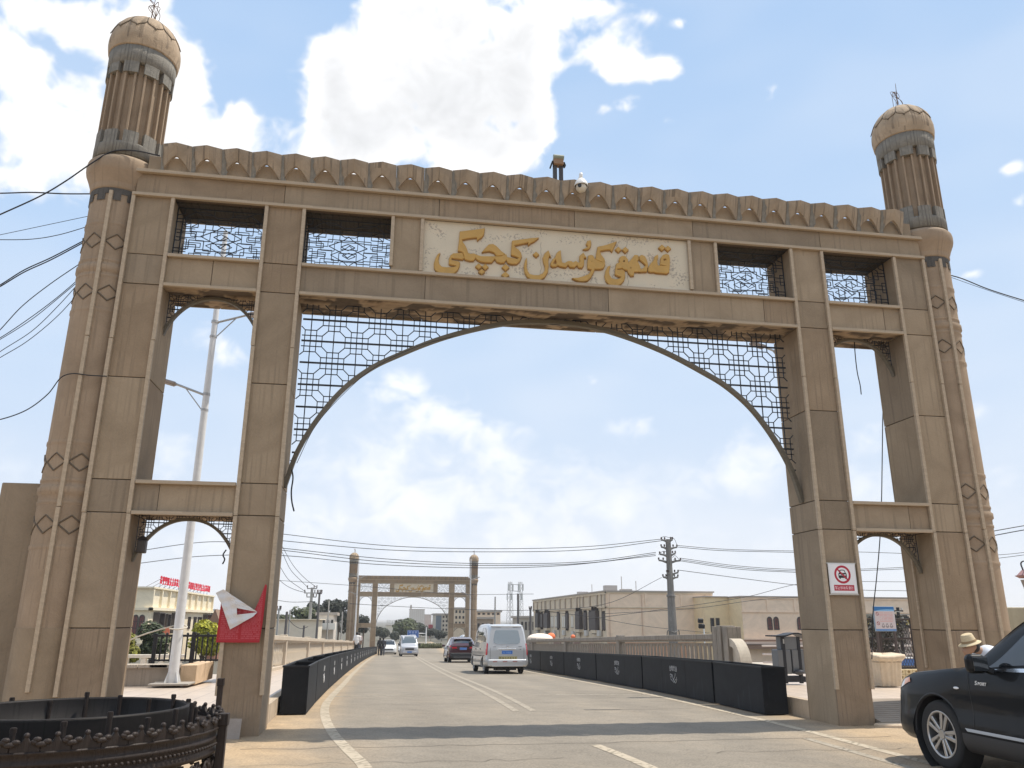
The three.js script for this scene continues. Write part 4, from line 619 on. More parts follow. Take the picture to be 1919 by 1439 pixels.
  [[[[1862,995],[1919,985],[1980,976]], 'upper wire at the right edge beyond the right column', -20], [[[1865,1003],[1919,993],[1980,984]], 'lower wire at the right edge beyond the right column', -20], [[[1000,1143],[1100,1155],[1200,1172],[1330,1186]], 'dark service cable sagging across the long cream building', -60], [[[1100,1160],[1255,1140],[1400,1118],[1505,1093],[1700,1090]], 'service wire climbing right across both cream buildings', -50], [[[1130,1150],[1300,1140],[1420,1124],[1505,1118]], 'thin service wire along the cream buildings', -52], [[[655,1131],[740,1136],[850,1141],[1000,1143],[1140,1130],[1240,1082]], 'black cable crossing the mouth of the far gate', -60], [[[1000,1113],[850,1113],[700,1100],[560,1090],[500,1086]], 'thin wire passing level with the beams of the far gate', -70],
    [[[528,1033],[545,1068],[566,1090],[577,1101]], 'steep wire from the left pier to the crossarm pole', -60], [[[528,1022],[550,1060],[572,1084],[594,1101]], 'second steep wire to the crossarm pole', -60], [[[524,1060],[540,1085],[560,1100],[573,1109]], 'lower steep wire to the crossarm pole', -60], [[[521,1085],[538,1098],[556,1106],[572,1110]], 'lowest steep wire to the crossarm pole', -60], [[[515,1124],[545,1128],[590,1127]], 'faint wire over the green trees on the left', -60], [[[540,1160],[552,1172],[566,1178],[577,1174]], 'drooping black cable in front of the cream wall', -50]].forEach(([p, l, z]) => wire('power_line', l, z, p, 0.02, 'wire'));
  // cables by the near gate
  [[[[-40,420],[0,402],[80,365],[125,338],[170,307],[210,284],[250,282],[300,292]], 'thick black cable climbing to the capital of the left column', 0.14, 0.014], [[[-40,361],[0,362],[60,360.5],[120,363],[200,363]], 'level black cable running out left below the capital', -1.3, 0.014], [[[-30,446],[0,440],[90,421],[175,403]], 'thin slack wire high on the left, upper of two', -1.3, 0.006], [[[-30,449],[60,448],[110,440],[175,421]], 'thin slack wire high on the left, lower of two', -1.3, 0.008], [[[-30,550],[0,534],[45,506],[95,483],[170,444]], 'heavy black cable on the left, upper of the pair', -1.3, 0.012], [[[-30,553],[0,537],[45,510],[95,487],[170,447]], 'heavy black cable on the left, lower of the pair', -1.3, 0.012], [[[-30,646],[0,618],[40,575],[90,535],[160,487]], 'single wire below the heavy pair on the left', -1.3, 0.009], [[[-30,648],[0,633],[60,593],[110,555],[160,512]], 'first of the fan of thin wires on the left column', -1.3, 0.008], [[[-30,652],[0,636],[60,598],[110,558],[160,516]], 'second of the fan of thin wires on the left column', -1.3, 0.007], [[[-30,682],[0,659],[60,620],[110,572],[155,522]], 'third of the fan of thin wires on the left column', -1.3, 0.007], [[[-30,688],[0,670],[50,640],[110,590],[155,540]], 'fourth of the fan of thin wires on the left column', -1.3, 0.007], [[[-30,790],[0,786],[50,768],[90,738],[116,706],[135,700],[165,703],[200,705]], 'wire clipped round the left column and drooping off left', 0.1, 0.009], [[[1770,513],[1800,521],[1850,541],[1919,563],[1980,580]], 'black cable leaving the right column to the right', -0.9, 0.014], [[[1775,517],[1840,540],[1919,566],[1980,584]], 'thin wire under the cable at the right column', -0.9, 0.006]].forEach(([p, l, z, r]) => wire('cable', l, z, p, r));
  const hang = (label, pts, z, r = 0.011) => wire('hanging_cable', label, z, pts, r);
  hang('loose cable end dangling inside the upper right side arch', [[1601,640],[1603,668],[1607,700],[1612,722],[1614,739]], -0.6);
  hang('long cable hanging down through both right side openings', [[1652,690],[1655,720],[1654,800],[1653,880],[1652,938],[1649,1010],[1643,1080],[1636,1150],[1634,1235]], -1.15);
  hang('loose cable end hanging from the left foot of the main arch', [[547,880],[549,895],[546,920],[547,940],[551,958]], -0.3, 0.012);
  hang('slack wire strung just under the rim of the main arch', [[556,868],[590,800],[640,742],[700,690],[780,650],[850,630]], -0.3, 0.005);
  hang('frayed cable end at the right foot of the lower left arch', [[424,1030],[418,1040],[421,1048],[417,1057]], -0.4);
}
// ------------------------------------------------------------------ vehicles
const csg = new Evaluator(); csg.attributes = ['position', 'normal']; csg.useGroups = false;
// Body shell lofted along z (front at -z). st: stations {z, p: [[half width, y] × 7]} from the belly to the roof's centre line; lean(y, z) shifts along z.
function shell(st, lean = () => 0, sub = 5) {
  const K = 7, prof = (s) => { // s in station index
    const i = Math.min(st.length - 2, Math.floor(s)), f = s - i, g = (j) => st[clamp(j, 0, st.length - 1)], cr = (a, b, c, d) => 0.5 * (2 * b + (c - a) * f + (2 * a - 5 * b + 4 * c - d) * f * f + (3 * b - a - 3 * c + d) * f ** 3);
    const lin = st[i].sharp || st[i + 1].sharp; const P = [];
    for (let k = 0; k < K; k++) P.push([0, 1].map((q) => lin ? lerp(g(i).p[k][q], g(i + 1).p[k][q], f) : cr(g(i - 1).p[k][q], g(i).p[k][q], g(i + 1).p[k][q], g(i + 2).p[k][q])));
    return { z: lerp(g(i).z, g(i + 1).z, f), P };
  };
  const pointS = (s, t) => { // t: 0 (belly centre) .. 6 (roof centre)
    const { z, P } = prof(s), i = Math.min(K - 2, Math.floor(t)), f = t - i, c = (j) => j < 0 ? [-P[1][0], P[1][1]] : j > K - 1 ? [-P[K - 2][0], P[K - 2][1]] : P[j];
    const lin = i === 0; const q = [0, 1].map((d) => { const a = c(i - 1)[d], b = c(i)[d], e = c(i + 1)[d], h = c(i + 2)[d]; return lin ? lerp(b, e, f) : 0.5 * (2 * b + (e - a) * f + (2 * a - 5 * b + 4 * e - h) * f * f + (3 * b - a - 3 * e + h) * f ** 3); });
    return V(Math.max(0, q[0]), q[1], z + lean(q[1], z));
  };
  const sOf = (z) => { for (let i = 0; i < st.length - 1; i++) if (z <= st[i + 1].z) return i + (z - st[i].z) / (st[i + 1].z - st[i].z); return st.length - 1; };
  const at2 = (z, t) => pointS(clamp(sOf(z), 0, st.length - 1.0001), t);
  const nrm = (z, t) => { const a = at2(z - 0.01, t), b = at2(z + 0.01, t), c = at2(z, Math.max(0, t - 0.02)), d = at2(z, Math.min(6, t + 0.02)); const n = d.sub(c).cross(b.sub(a)).normalize(); return n.x < -0.01 || (Math.abs(n.x) <= 0.01 && n.y < 0) ? n.negate() : n; };
  const geo = () => {
    const pos = [], idx = [], NS = (st.length - 1) * sub, tv = [0, 0.5, 1]; for (let k = 1; k < K - 1; k++) for (let j = 1; j <= 4; j++) tv.push(k + j / 4);
    const NT = tv.length, ring = NT * 2 - 2; // right side up, left side down
    for (let a = 0; a <= NS; a++) { const s = Math.min(a / sub, st.length - 1 - 1e-6); const R = tv.map((t) => pointS(s, t)); R[0].x = 0; R[NT - 1].x = 0; for (let i = 0; i < NT; i++) pos.push(R[i].x, R[i].y, R[i].z); for (let i = NT - 2; i > 0; i--) pos.push(-R[i].x, R[i].y, R[i].z); }
    for (let a = 0; a < NS; a++) for (let i = 0; i < ring; i++) { const b = (i + 1) % ring, p = a * ring + i, q = a * ring + b; idx.push(p, p + ring, q, q, p + ring, q + ring); }
    for (const [a, fl] of [[0, 0], [NS, 1]]) { const o = a * ring; for (let i = 0; i < NT - 1; i++) { const r0 = o + i, r1 = o + i + 1, l0 = o + (ring - i) % ring, l1 = o + (i === NT - 2 ? NT - 1 : ring - i - 1); const tri = (x, y, z) => { if (x !== y && y !== z && x !== z) fl ? idx.push(x, z, y) : idx.push(x, y, z); }; tri(r0, r1, l0); if (i > 0) tri(r1, l1, l0); } }
    const g = new THREE.BufferGeometry(); g.setAttribute('position', new THREE.Float32BufferAttribute(pos, 3)); g.setIndex(idx);
    let v = 0; for (let i = 0; i < idx.length; i += 3) { const [a, b, c] = [0, 1, 2].map((k) => V(...pos.slice(idx[i + k] * 3, idx[i + k] * 3 + 3))); v += a.dot(b.cross(c)); }
    if (v < 0) { for (let i = 0; i < idx.length; i += 3) [idx[i], idx[i + 1]] = [idx[i + 1], idx[i]]; g.setIndex(idx); }
    g.computeVertexNormals(); return g;
  };
  // a skin piece lying d outside the shell, between corners [z, t]: a (rear low), b (front low), c (front high), e (rear high)
  const patch = (side, a, b, c, e, d = 0.006, n = 10) => {
    const pos = [], idx = []; for (let i = 0; i <= n; i++) for (let j = 0; j <= n; j++) { const u = i / n, v = j / n, z = lerp(lerp(a[0], b[0], u), lerp(e[0], c[0], u), v), t = lerp(lerp(a[1], b[1], u), lerp(e[1], c[1], u), v); const p = at2(z, t).addScaledVector(nrm(z, t), d); pos.push(p.x * side, p.y, p.z); }
    for (let i = 0; i < n; i++) for (let j = 0; j < n; j++) { const k = i * (n + 1) + j; idx.push(k, k + n + 1, k + 1, k + 1, k + n + 1, k + n + 2); }
    const g = new THREE.BufferGeometry(); g.setAttribute('position', new THREE.Float32BufferAttribute(pos, 3)); if (side < 0) for (let i = 0; i < idx.length; i += 3) [idx[i], idx[i + 1]] = [idx[i + 1], idx[i]]; g.setIndex(idx); g.computeVertexNormals(); return g;
  };
  return { geo, patch, at: at2, nrm };
}
function cutArches(g, wheels, r, w) { let b = new Brush(g); b.updateMatrixWorld(); for (const z of wheels) for (const s of [-1, 1]) { const c = new Brush(new THREE.CylinderGeometry(r, r, 0.36, 36).rotateZ(Math.PI / 2).translate(s * (w - 0.1), wheels.y, z)); c.updateMatrixWorld(); b = csg.evaluate(b, c, SUBTRACTION); } return b.geometry; }
const tyreProf = (R, w, r0) => [[r0, -w / 2 * 0.9], [R - 0.05, -w / 2], [R - 0.012, -w / 2 * 0.86], [R, -w / 2 * 0.6], [R, w / 2 * 0.6], [R - 0.012, w / 2 * 0.86], [R - 0.05, w / 2], [r0, w / 2 * 0.9]];
function wheel(parent, x, y, z, R, rimR, w, side, rimMat, spokes = 5, twin = true) {
  const t = obj('wheel', lathe([[rimR - 0.02, -w * 0.2], [rimR - 0.02, w * 0.2]], 30), MAT.rubber, parent); t.position.set(x, y, z); t.rotation.z = -side * Math.PI / 2; // local +y points outward
  obj('tyre', lathe(tyreProf(R, w, rimR), 48), MAT.rubber, t);
  const g = [lathe([[rimR, w * 0.46], [rimR - 0.012, w * 0.48], [rimR - 0.03, w * 0.42], [rimR - 0.03, -w * 0.2]], 40), cyl(0.065, 0.05, 0.05, 0, w * 0.36, 0, 20)];
  for (let k = 0; k < spokes; k++) { const a = k / spokes * 2 * Math.PI; for (const o of twin ? [-1, 1] : [0]) {
    const sh = [[-0.016, 0.05], [0.016, 0.05], [0.024, rimR - 0.02], [-0.024, rimR - 0.02]].map(([u, v]) => [u + o * lerp(0.014, 0.05, v / rimR), v]); const s = plate(sh, 0.03, 0.006); s.translate(0, 0, -0.015); s.rotateX(Math.PI / 2); s.translate(0, w * 0.36, 0); s.rotateY(a); g.push(s); }
    const web = plate([[-0.03, 0.06], [0.03, 0.06], [0.015, rimR * 0.6], [-0.015, rimR * 0.6]], 0.015); web.rotateX(Math.PI / 2); web.translate(0, w * 0.34, 0); web.rotateY(a); if (twin) g.push(web); }
  obj('rim', g, rimMat, t); obj('brake_disc', cyl(rimR * 0.6, rimR * 0.6, 0.02, 0, w * 0.05, 0, 24), mat([0.12, 0.12, 0.12], 0.5, 0.6), t); obj('well', cyl(rimR * 0.97, rimR * 0.97, 0.02, 0, -w * 0.1, 0, 30), MAT.black, t);
  const nuts = []; for (let k = 0; k < 5; k++) nuts.push(cyl(0.011, 0.011, 0.03, Math.sin(k * 1.2566 + 0.6) * 0.055, w * 0.36, Math.cos(k * 1.2566 + 0.6) * 0.055, 6)); obj('wheel_nut', nuts, MAT.black, t); t.children[t.children.length - 1].userData.kind = 'stuff';
  return t;
}
const glassDark = pmat([0.012, 0.016, 0.02], 0.06, 0, { clearcoat: 1, clearcoatRoughness: 0.03 }), glassTint = pmat([0.05, 0.065, 0.08], 0.06, 0, { clearcoat: 1, clearcoatRoughness: 0.03 }), redLamp = pmat([0.55, 0.012, 0.03], 0.2, 0, { clearcoat: 1 }), plastic = mat([0.028, 0.028, 0.03], 0.6), redDark = pmat([0.30, 0.01, 0.02], 0.2, 0, { clearcoat: 1 });
const facing = (geo, z) => geo.rotateY(0).translate(0, 0, z); // plates built facing +z (rear)

{ // black sport utility car at the right edge, front third in the picture
  const paint = pmat([0.008, 0.009, 0.011], 0.4, 0.0, { clearcoat: 0.28, clearcoatRoughness: 0.04, specularIntensity: 0.2 });
  const car = thing('suv', 'glossy black sport utility car at the right edge with silver five-spoke wheel', 'car', [4.42, 0, 5.3], -0.02);
  const S = (z, yb, ws, wm, ym, wb, yB, wr, yr, yt, wk = 0.6) => ({ z, p: [[0, yb], [ws, yb], [wm, ym], [wb, yB], [wr, yr], [wr * wk, lerp(yr, yt, 0.72)], [0, yt]] });
  const st = [ // z from the front bumper to the tail
    S(-2.42, 0.36, 0.50, 0.56, 0.62, 0.52, 0.80, 0.45, 0.86, 0.88), S(-2.36, 0.30, 0.68, 0.72, 0.62, 0.68, 0.83, 0.58, 0.90, 0.93), S(-2.2, 0.27, 0.82, 0.87, 0.64, 0.80, 0.90, 0.66, 0.965, 0.99),
    S(-1.95, 0.26, 0.88, 0.925, 0.66, 0.86, 0.965, 0.72, 1.02, 1.045), S(-1.5, 0.26, 0.90, 0.945, 0.70, 0.885, 1.02, 0.76, 1.065, 1.095), S(-1.12, 0.26, 0.90, 0.935, 0.72, 0.895, 1.06, 0.78, 1.105, 1.145), S(-0.94, 0.26, 0.90, 0.93, 0.72, 0.895, 1.065, 0.785, 1.125, 1.17),
    S(-0.6, 0.26, 0.90, 0.93, 0.72, 0.895, 1.075, 0.75, 1.33, 1.40), S(-0.2, 0.26, 0.90, 0.93, 0.72, 0.895, 1.085, 0.705, 1.56, 1.62), S(0.2, 0.26, 0.90, 0.93, 0.72, 0.895, 1.09, 0.685, 1.69, 1.735), S(0.7, 0.26, 0.90, 0.93, 0.72, 0.895, 1.085, 0.675, 1.735, 1.785), S(1.4, 0.26, 0.90, 0.935, 0.74, 0.89, 1.11, 0.665, 1.73, 1.775), S(1.95, 0.30, 0.88, 0.92, 0.78, 0.87, 1.12, 0.65, 1.63, 1.68), S(2.25, 0.36, 0.82, 0.87, 0.80, 0.80, 1.12, 0.60, 1.5, 1.58), S(2.4, 0.45, 0.7, 0.78, 0.82, 0.72, 1.08, 0.56, 1.3, 1.36)];
  const sh = shell(st, () => 0, 6), wheels = [-1.42, 1.4]; wheels.y = 0.37;
  obj('body', cutArches(sh.geo(), wheels, 0.435, 0.945), paint, car);
  for (const s of [-1, 1]) {
    for (const z of wheels) wheel(car, s * 0.80, 0.37, z, 0.37, 0.255, 0.25, s, mat([0.50, 0.49, 0.48], 0.3, 0.85));
    for (const z of wheels) { const g = new THREE.TorusGeometry(0.437, 0.017, 8, 40, Math.PI); g.rotateY(Math.PI / 2); g.translate(s * 0.925, 0.37, z); obj('wheel_arch', g, plastic, car); }
    for (const z of wheels) obj('arch_liner', lathe([[0.43, -0.12], [0.43, 0.12]], 32).rotateZ(Math.PI / 2).translate(s * 0.83, 0.37, z), MAT.black, car);
    obj('front_window', sh.patch(s, [0.62, 3.2], [-0.55, 3.18], [0.1, 3.86], [0.62, 3.92]), glassDark, car); obj('rear_window', sh.patch(s, [1.6, 3.22], [0.7, 3.2], [0.7, 3.92], [1.5, 3.9]), glassDark, car);
    obj('window_pillar', sh.patch(s, [0.7, 3.15], [0.62, 3.15], [0.62, 3.95], [0.7, 3.95], 0.008, 6), MAT.black, car);
    obj('belt_trim', sh.patch(s, [1.75, 3.08], [-0.5, 3.06], [-0.5, 3.13], [1.75, 3.15], 0.011, 14), MAT.chrome, car);
    obj('sill_trim', sh.patch(s, [1.0, 1.5], [-0.86, 1.5], [-0.9, 1.555], [1.0, 1.555], 0.018, 14), mat([0.42, 0.43, 0.45], 0.3, 1), car); obj('sill_cover', sh.patch(s, [1.0, 1.0], [-0.95, 1.0], [-0.95, 1.46], [1.0, 1.46], 0.014, 12), plastic, car);
    for (const [z0, z1] of [[-0.78, -0.85], [0.66, 0.655]]) obj('door_gap', sh.patch(s, [z0 + 0.004, 1.6], [z0 - 0.004, 1.6], [z1 - 0.004, 3.05], [z1 + 0.004, 3.05], 0.003, 12), MAT.black, car);
    obj('door_handle', [box(0.03, 0.035, 0.2, s * 0.945, 0.98, 0.45)], MAT.chrome, car);
    obj('headlight', sh.patch(s, [-1.93, 2.72], [-2.33, 2.5], [-2.3, 3.1], [-2.02, 2.98], 0.006, 10), pmat([0.62, 0.60, 0.57], 0.12, 0.1, { clearcoat: 1 }), car);
    obj('indicator', sh.patch(s, [-1.9, 2.72], [-2.06, 2.66], [-2.06, 2.95], [-1.94, 2.95], 0.009, 6), pmat([0.75, 0.22, 0.04], 0.2, 0, { clearcoat: 1 }), car);
    { const p = sh.at(-1.03, 2.45), m = obj('fender_repeater', [ball(0.034, 0, 0, 0, 14, [0.3, 0.42, 1.35])], mat([0.8, 0.8, 0.8], 0.25), car); m.position.set(s * (p.x + 0.004), p.y, p.z); }
    const mr = obj('mirror', [place(new RoundedBoxGeometry(0.2, 0.2, 0.14, 4, 0.06), s * 1.06, 1.185, -0.48, 0, s * 0.2), flatbar([s * 0.9, 1.1, -0.44], [s * 1.0, 1.15, -0.47], 0.05, 0.06)], paint, car);
    obj('mirror_glass', rbox(0.15, 0.14, 0.01, 0.004, s * 1.06, 1.185, -0.402, 0, s * 0.2), glassDark, mr);
    obj('rear_lamp', sh.patch(s, [2.36, 2.6], [2.05, 2.6], [2.08, 3.1], [2.34, 3.0], 0.006, 8), redDark, car);
  }
  obj('windshield', [sh.patch(1, [-0.88, 4.15], [-0.88, 6], [0.12, 6], [0.08, 4.2]), sh.patch(-1, [-0.88, 4.15], [-0.88, 6], [0.12, 6], [0.08, 4.2])], glassDark, car);
  obj('grille', [box(0.9, 0.16, 0.05, 0, 0.68, -2.41), box(1.1, 0.2, 0.05, 0, 0.45, -2.37)], plastic, car);
  obj('headlamp_washer', [ball(0.03, 0, 0, 0, 8)].map((g) => g.translate(0.3, 0.95, -2.25)), paint, car);
  { const { FontLoader } = await import('three/addons/loaders/FontLoader.js'); const { TextGeometry } = await import('three/addons/geometries/TextGeometry.js');
    globalThis.__f = await new FontLoader().loadAsync('fonts/droid/droid_sans_bold.typeface.json'); const T1 = (t, s) => new TextGeometry(t, { font: globalThis.__f, size: s, depth: 0.004, curveSegments: 4 });
    const a = T1('S', 0.042), b = T1('PORT', 0.033); b.translate(0.037, 0, 0); const g = merge([a, b]); g.applyMatrix4(new THREE.Matrix4().makeShear(0, 0, 0.25, 0, 0, 0)); g.scale(1.15, 1, 1); const p = sh.at(-0.72, 2.62); g.rotateY(-Math.PI / 2); g.translate(-p.x - 0.006, p.y, p.z); const m = new THREE.Mesh(metric(g), MAT.white); m.name = 'sport_badge'; car.add(m); }
  partNames(car);
}
const FONT = globalThis.__f; delete globalThis.__f;
const silver = pmat([0.56, 0.565, 0.57], 0.3, 0.55, { clearcoat: 0.8, clearcoatRoughness: 0.08 });
const bluePlate = (txt) => canvasTex(256, 80, (c, w, h) => { c.fillStyle = '#2f66b8'; c.fillRect(0, 0, w, h); c.strokeStyle = '#cfe0f5'; c.lineWidth = 4; c.strokeRect(4, 4, w - 8, h - 8); c.globalAlpha = 0.55; c.fillStyle = '#e8f0fa'; c.font = 'bold 50px sans-serif'; c.textAlign = 'center'; c.textBaseline = 'middle'; c.filter = 'blur(5px)'; c.fillText(txt, w / 2, h / 2 + 3); });
const plateM = new THREE.MeshStandardMaterial({ map: bluePlate('N 7P850'), roughness: 0.4 }), plateM2 = new THREE.MeshStandardMaterial({ map: bluePlate('N 52U80'), roughness: 0.4 });
const flat = (name, w, h, m, parent, x, y, z, ry = 0, rx = 0) => { const g = new THREE.PlaneGeometry(w, h), o = new THREE.Mesh(g, m); o.name = name; o.castShadow = o.receiveShadow = true; o.position.set(x, y, z); o.rotation.set(rx, ry, 0, 'YXZ'); parent.add(o); return o; };

function minivan(label, pos, ry, m, opts = {}) { // one-box van, front at -z
  const car = thing('minivan', label, 'van', pos, ry, opts.group);
  const S = (z, yb, ws, wm, ym, wb, yB, wr, yr, yt, wk = 0.62) => ({ z, p: [[0, yb], [ws, yb], [wm, ym], [wb, yB], [wr, yr], [wr * wk, lerp(yr, yt, 0.78)], [0, yt]] });
  const W = (opts.w ?? 1.68) / 2, H = opts.h ?? 1.9, L = (opts.L ?? 4.4) / 2;
  const st = [S(-L, 0.36, W * 0.62, W * 0.66, 0.55, W * 0.62, 0.78, W * 0.5, 0.86, 0.90), S(-L + 0.08, 0.28, W * 0.84, W * 0.88, 0.58, W * 0.82, 0.86, W * 0.68, 0.95, 0.98), S(-L + 0.3, 0.25, W * 0.94, W * 0.98, 0.62, W * 0.93, 0.98, W * 0.78, 1.03, 1.07), S(-L + 0.62, 0.25, W * 0.96, W, 0.68, W * 0.96, 1.05, W * 0.82, 1.14, 1.2), S(-L + 1.05, 0.25, W * 0.97, W, 0.7, W * 0.96, 1.06, W * 0.84, H - 0.38, H - 0.3), S(-L + 1.45, 0.25, W * 0.97, W, 0.7, W * 0.97, 1.07, W * 0.84, H - 0.12, H - 0.05), S(-L + 2.0, 0.25, W * 0.97, W, 0.7, W * 0.97, 1.08, W * 0.85, H - 0.06, H), S(L - 0.9, 0.25, W * 0.97, W, 0.7, W * 0.97, 1.08, W * 0.85, H - 0.06, H), S(L - 0.28, 0.27, W * 0.97, W, 0.7, W * 0.96, 1.08, W * 0.84, H - 0.1, H - 0.04), S(L - 0.08, 0.3, W * 0.95, W * 0.985, 0.7, W * 0.945, 1.08, W * 0.81, H - 0.14, H - 0.08), S(L, 0.36, W * 0.88, W * 0.92, 0.7, W * 0.88, 1.06, W * 0.74, H - 0.2, H - 0.14)];
  const lean = (y, z) => -0.17 * sstep(z, L - 1.2, L) * Math.max(0, y - 0.95) - 0.0;
  const sh = shell(st, lean, 5), wheels = [-L + 0.82, L - 0.85]; wheels.y = 0.3;
  obj('body', cutArches(sh.geo(), wheels, 0.36, W), m, car);
  const glass = opts.glass ?? glassTint;
  for (const s of [-1, 1]) {
    for (const z of wheels) wheel(car, s * (W - 0.13), 0.3, z, 0.3, 0.19, 0.18, s, mat([0.45, 0.45, 0.45], 0.35, 0.7), 5, false);
    obj('front_window', sh.patch(s, [-L + 1.75, 3.15], [-L + 0.9, 3.15], [-L + 1.32, 3.8], [-L + 1.75, 3.86]), glass, car); obj('side_window', sh.patch(s, [L - 1.35, 3.15], [-L + 1.85, 3.15], [-L + 1.85, 3.86], [L - 1.35, 3.86]), glass, car); obj('side_window', sh.patch(s, [L - 0.32, 3.2], [L - 1.25, 3.15], [L - 1.25, 3.86], [L - 0.4, 3.8]), glass, car);
    for (const z of [-L + 0.85, -L + 1.8, L - 1.3]) obj('door_gap', sh.patch(s, [z + 0.006, 1.3], [z - 0.006, 1.3], [z - 0.006, 3.9], [z + 0.006, 3.9], 0.003, 10), MAT.black, car);
    for (const z of [-L + 1.6, L - 1.55]) obj('door_handle', box(0.03, 0.04, 0.16, s * (W * 0.985 + 0.01), 0.93, z), MAT.black, car);
    obj('side_strip', sh.patch(s, [L - 0.4, 1.9], [-L + 0.9, 1.9], [-L + 0.9, 1.97], [L - 0.4, 1.97], 0.006, 10), plastic, car);
    obj('mirror', [rbox(0.16, 0.22, 0.12, 0.04, s * (W + 0.13), 1.12, -L + 0.95), flatbar([s * W * 0.95, 1.06, -L + 0.92], [s * (W + 0.06), 1.1, -L + 0.95], 0.04, 0.05)], plastic, car);
    obj('headlight', sh.patch(s, [-L + 0.32, 2.45], [-L + 0.05, 2.4], [-L + 0.06, 3.0], [-L + 0.42, 3.02], 0.006, 8), pmat([0.7, 0.7, 0.68], 0.1, 0.2, { clearcoat: 1 }), car);
    // tall rear lamp wrapping the corner
    obj('rear_lamp', sh.patch(s, [L - 0.02, 2.05], [L - 0.17, 2.05], [L - 0.14, 3.2], [L - 0.03, 3.1], 0.01, 10), redLamp, car);
  }
  obj('windshield', [1, -1].map((s) => sh.patch(s, [-L + 0.68, 4.1], [-L + 0.66, 6], [-L + 1.4, 6], [-L + 1.36, 4.15])), glass, car);
  obj('grille', [rbox(W * 0.95, 0.17, 0.05, 0.02, 0, 0.72, -L - 0.005)], plastic, car); obj('front_bumper', [rbox(W * 1.5, 0.2, 0.12, 0.05, 0, 0.42, -L + 0.03)], opts.bumper ?? m, car);
  obj('front_plate', box(0.44, 0.14, 0.012, 0, 0.45, -L - 0.04), mat([0.08, 0.2, 0.5], 0.5), car);
  // tail
  const zr = (y) => L + lean(y, L), tilt = 0.168, rear = (name, pts, d, m2, y, b = 0.006, holes) => { const g = plate(pts.map(([x, yy]) => [x, (yy - y)]), d, b, holes); return place(g, 0, y, zr(y) + 0.002, y > 1 ? -tilt : 0); };
  obj('rear_window', rear('', [[-W * 0.62, 1.18], [-W * 0.5, 1.12], [W * 0.5, 1.12], [W * 0.62, 1.18], [W * 0.64, 1.3], [W * 0.56, 1.63], [W * 0.5, 1.66], [-W * 0.5, 1.66], [-W * 0.56, 1.63], [-W * 0.64, 1.3]], 0.008, 0, 1.12, 0.004), opts.rearGlass ?? pmat([0.30, 0.35, 0.39], 0.08, 0, { clearcoat: 1, clearcoatRoughness: 0.05 }), car);
  obj('tailgate_gap', [rear('', [[-W * 0.82, 0.44], [W * 0.82, 0.44], [W * 0.82, 0.452], [-W * 0.82, 0.452]], 0.004, 0, 0.44, 0), ...[-1, 1].map((s) => rear('', [[s * W * 0.80, 0.45], [s * W * 0.812, 0.45], [s * W * 0.812, 0.98], [s * W * 0.80, 0.98]], 0.004, 0, 0.45, 0))], MAT.black, car);
  obj('rear_bumper', [rbox(W * 1.86, 0.27, 0.14, 0.06, 0, 0.42, L + 0.01), rbox(W * 1.5, 0.07, 0.1, 0.03, 0, 0.31, L + 0.03)], opts.bumper ?? m, car);
  obj('garnish', rbox(W * 0.86, 0.045, 0.04, 0.015, 0, 0.93, L + 0.015), pmat([0.8, 0.8, 0.8], 0.2, 0.9), car); obj('plate_recess', rbox(W * 0.76, 0.16, 0.014, 0.006, 0, 0.81, L + 0.002), m, car);
  flat('number_plate', 0.44, 0.14, opts.plate ?? plateM, car, 0, 0.81, L + 0.016);
  obj('underbody', [box(W * 1.5, 0.14, L * 1.7, 0, 0.27, 0), box(W * 1.0, 0.12, 0.5, 0, 0.2, L - 0.5), cyl(0.12, 0.12, 0.3, 0.05, 0.24, L - 0.85, 12, 0, 0, Math.PI / 2)], MAT.black, car);
  if (opts.rich) {
    obj('emblem', [new THREE.TorusGeometry(0.045, 0.007, 6, 24).translate(0, 1.03, L + 0.012), flatbar([-0.035, 1.06, L + 0.012], [0.03, 1.0, L + 0.012], 0.012, 0.012), flatbar([0.035, 1.06, L + 0.012], [-0.03, 1.0, L + 0.012], 0.012, 0.012)], MAT.chrome, car);
    obj('lettering', [box(0.12, 0.02, 0.006, -W * 0.6, 1.02, L + 0.006), box(0.13, 0.024, 0.006, W * 0.62, 1.03, L + 0.006), box(0.06, 0.035, 0.006, W * 0.64, 0.92, L + 0.006)], mat([0.25, 0.25, 0.27], 0.4), car);
    const strip = canvasTex(512, 72, (c, w, h) => { c.fillStyle = '#b3a777'; c.fillRect(0, 0, w, h); c.fillStyle = '#15130e'; c.font = 'bold 58px sans-serif'; c.textBaseline = 'middle'; c.textAlign = 'center'; 'N7P850'.split('').forEach((t, i) => c.fillText(t, 122 + i * 70, h / 2 + 3)); c.lineWidth = 5; c.strokeStyle = '#15130e'; for (const [a, b, d, e] of [[14, 14, 44, 14], [10, 30, 46, 30], [28, 6, 28, 66], [12, 46, 44, 46], [50, 14, 72, 10], [50, 14, 50, 66], [50, 34, 74, 34], [64, 34, 64, 66]]) { c.beginPath(); c.moveTo(a, b); c.lineTo(d, e); c.stroke(); } });
    flat('letter_strip', 0.74, 0.11, new THREE.MeshStandardMaterial({ map: strip, roughness: 0.6 }), car, 0.03, 0.605, L + 0.0085);
    const band = []; const bands2 = []; for (let i = 0; i < 6; i++) (i % 2 ? band : bands2).push(box(0.17, 0.045, 0.004, -0.5 + i * 0.2, 0.47, L + 0.083)); obj('reflector_strip', band, mat([0.62, 0.6, 0.6], 0.4), car); obj('reflector_strip', bands2, mat([0.45, 0.22, 0.2], 0.4), car);
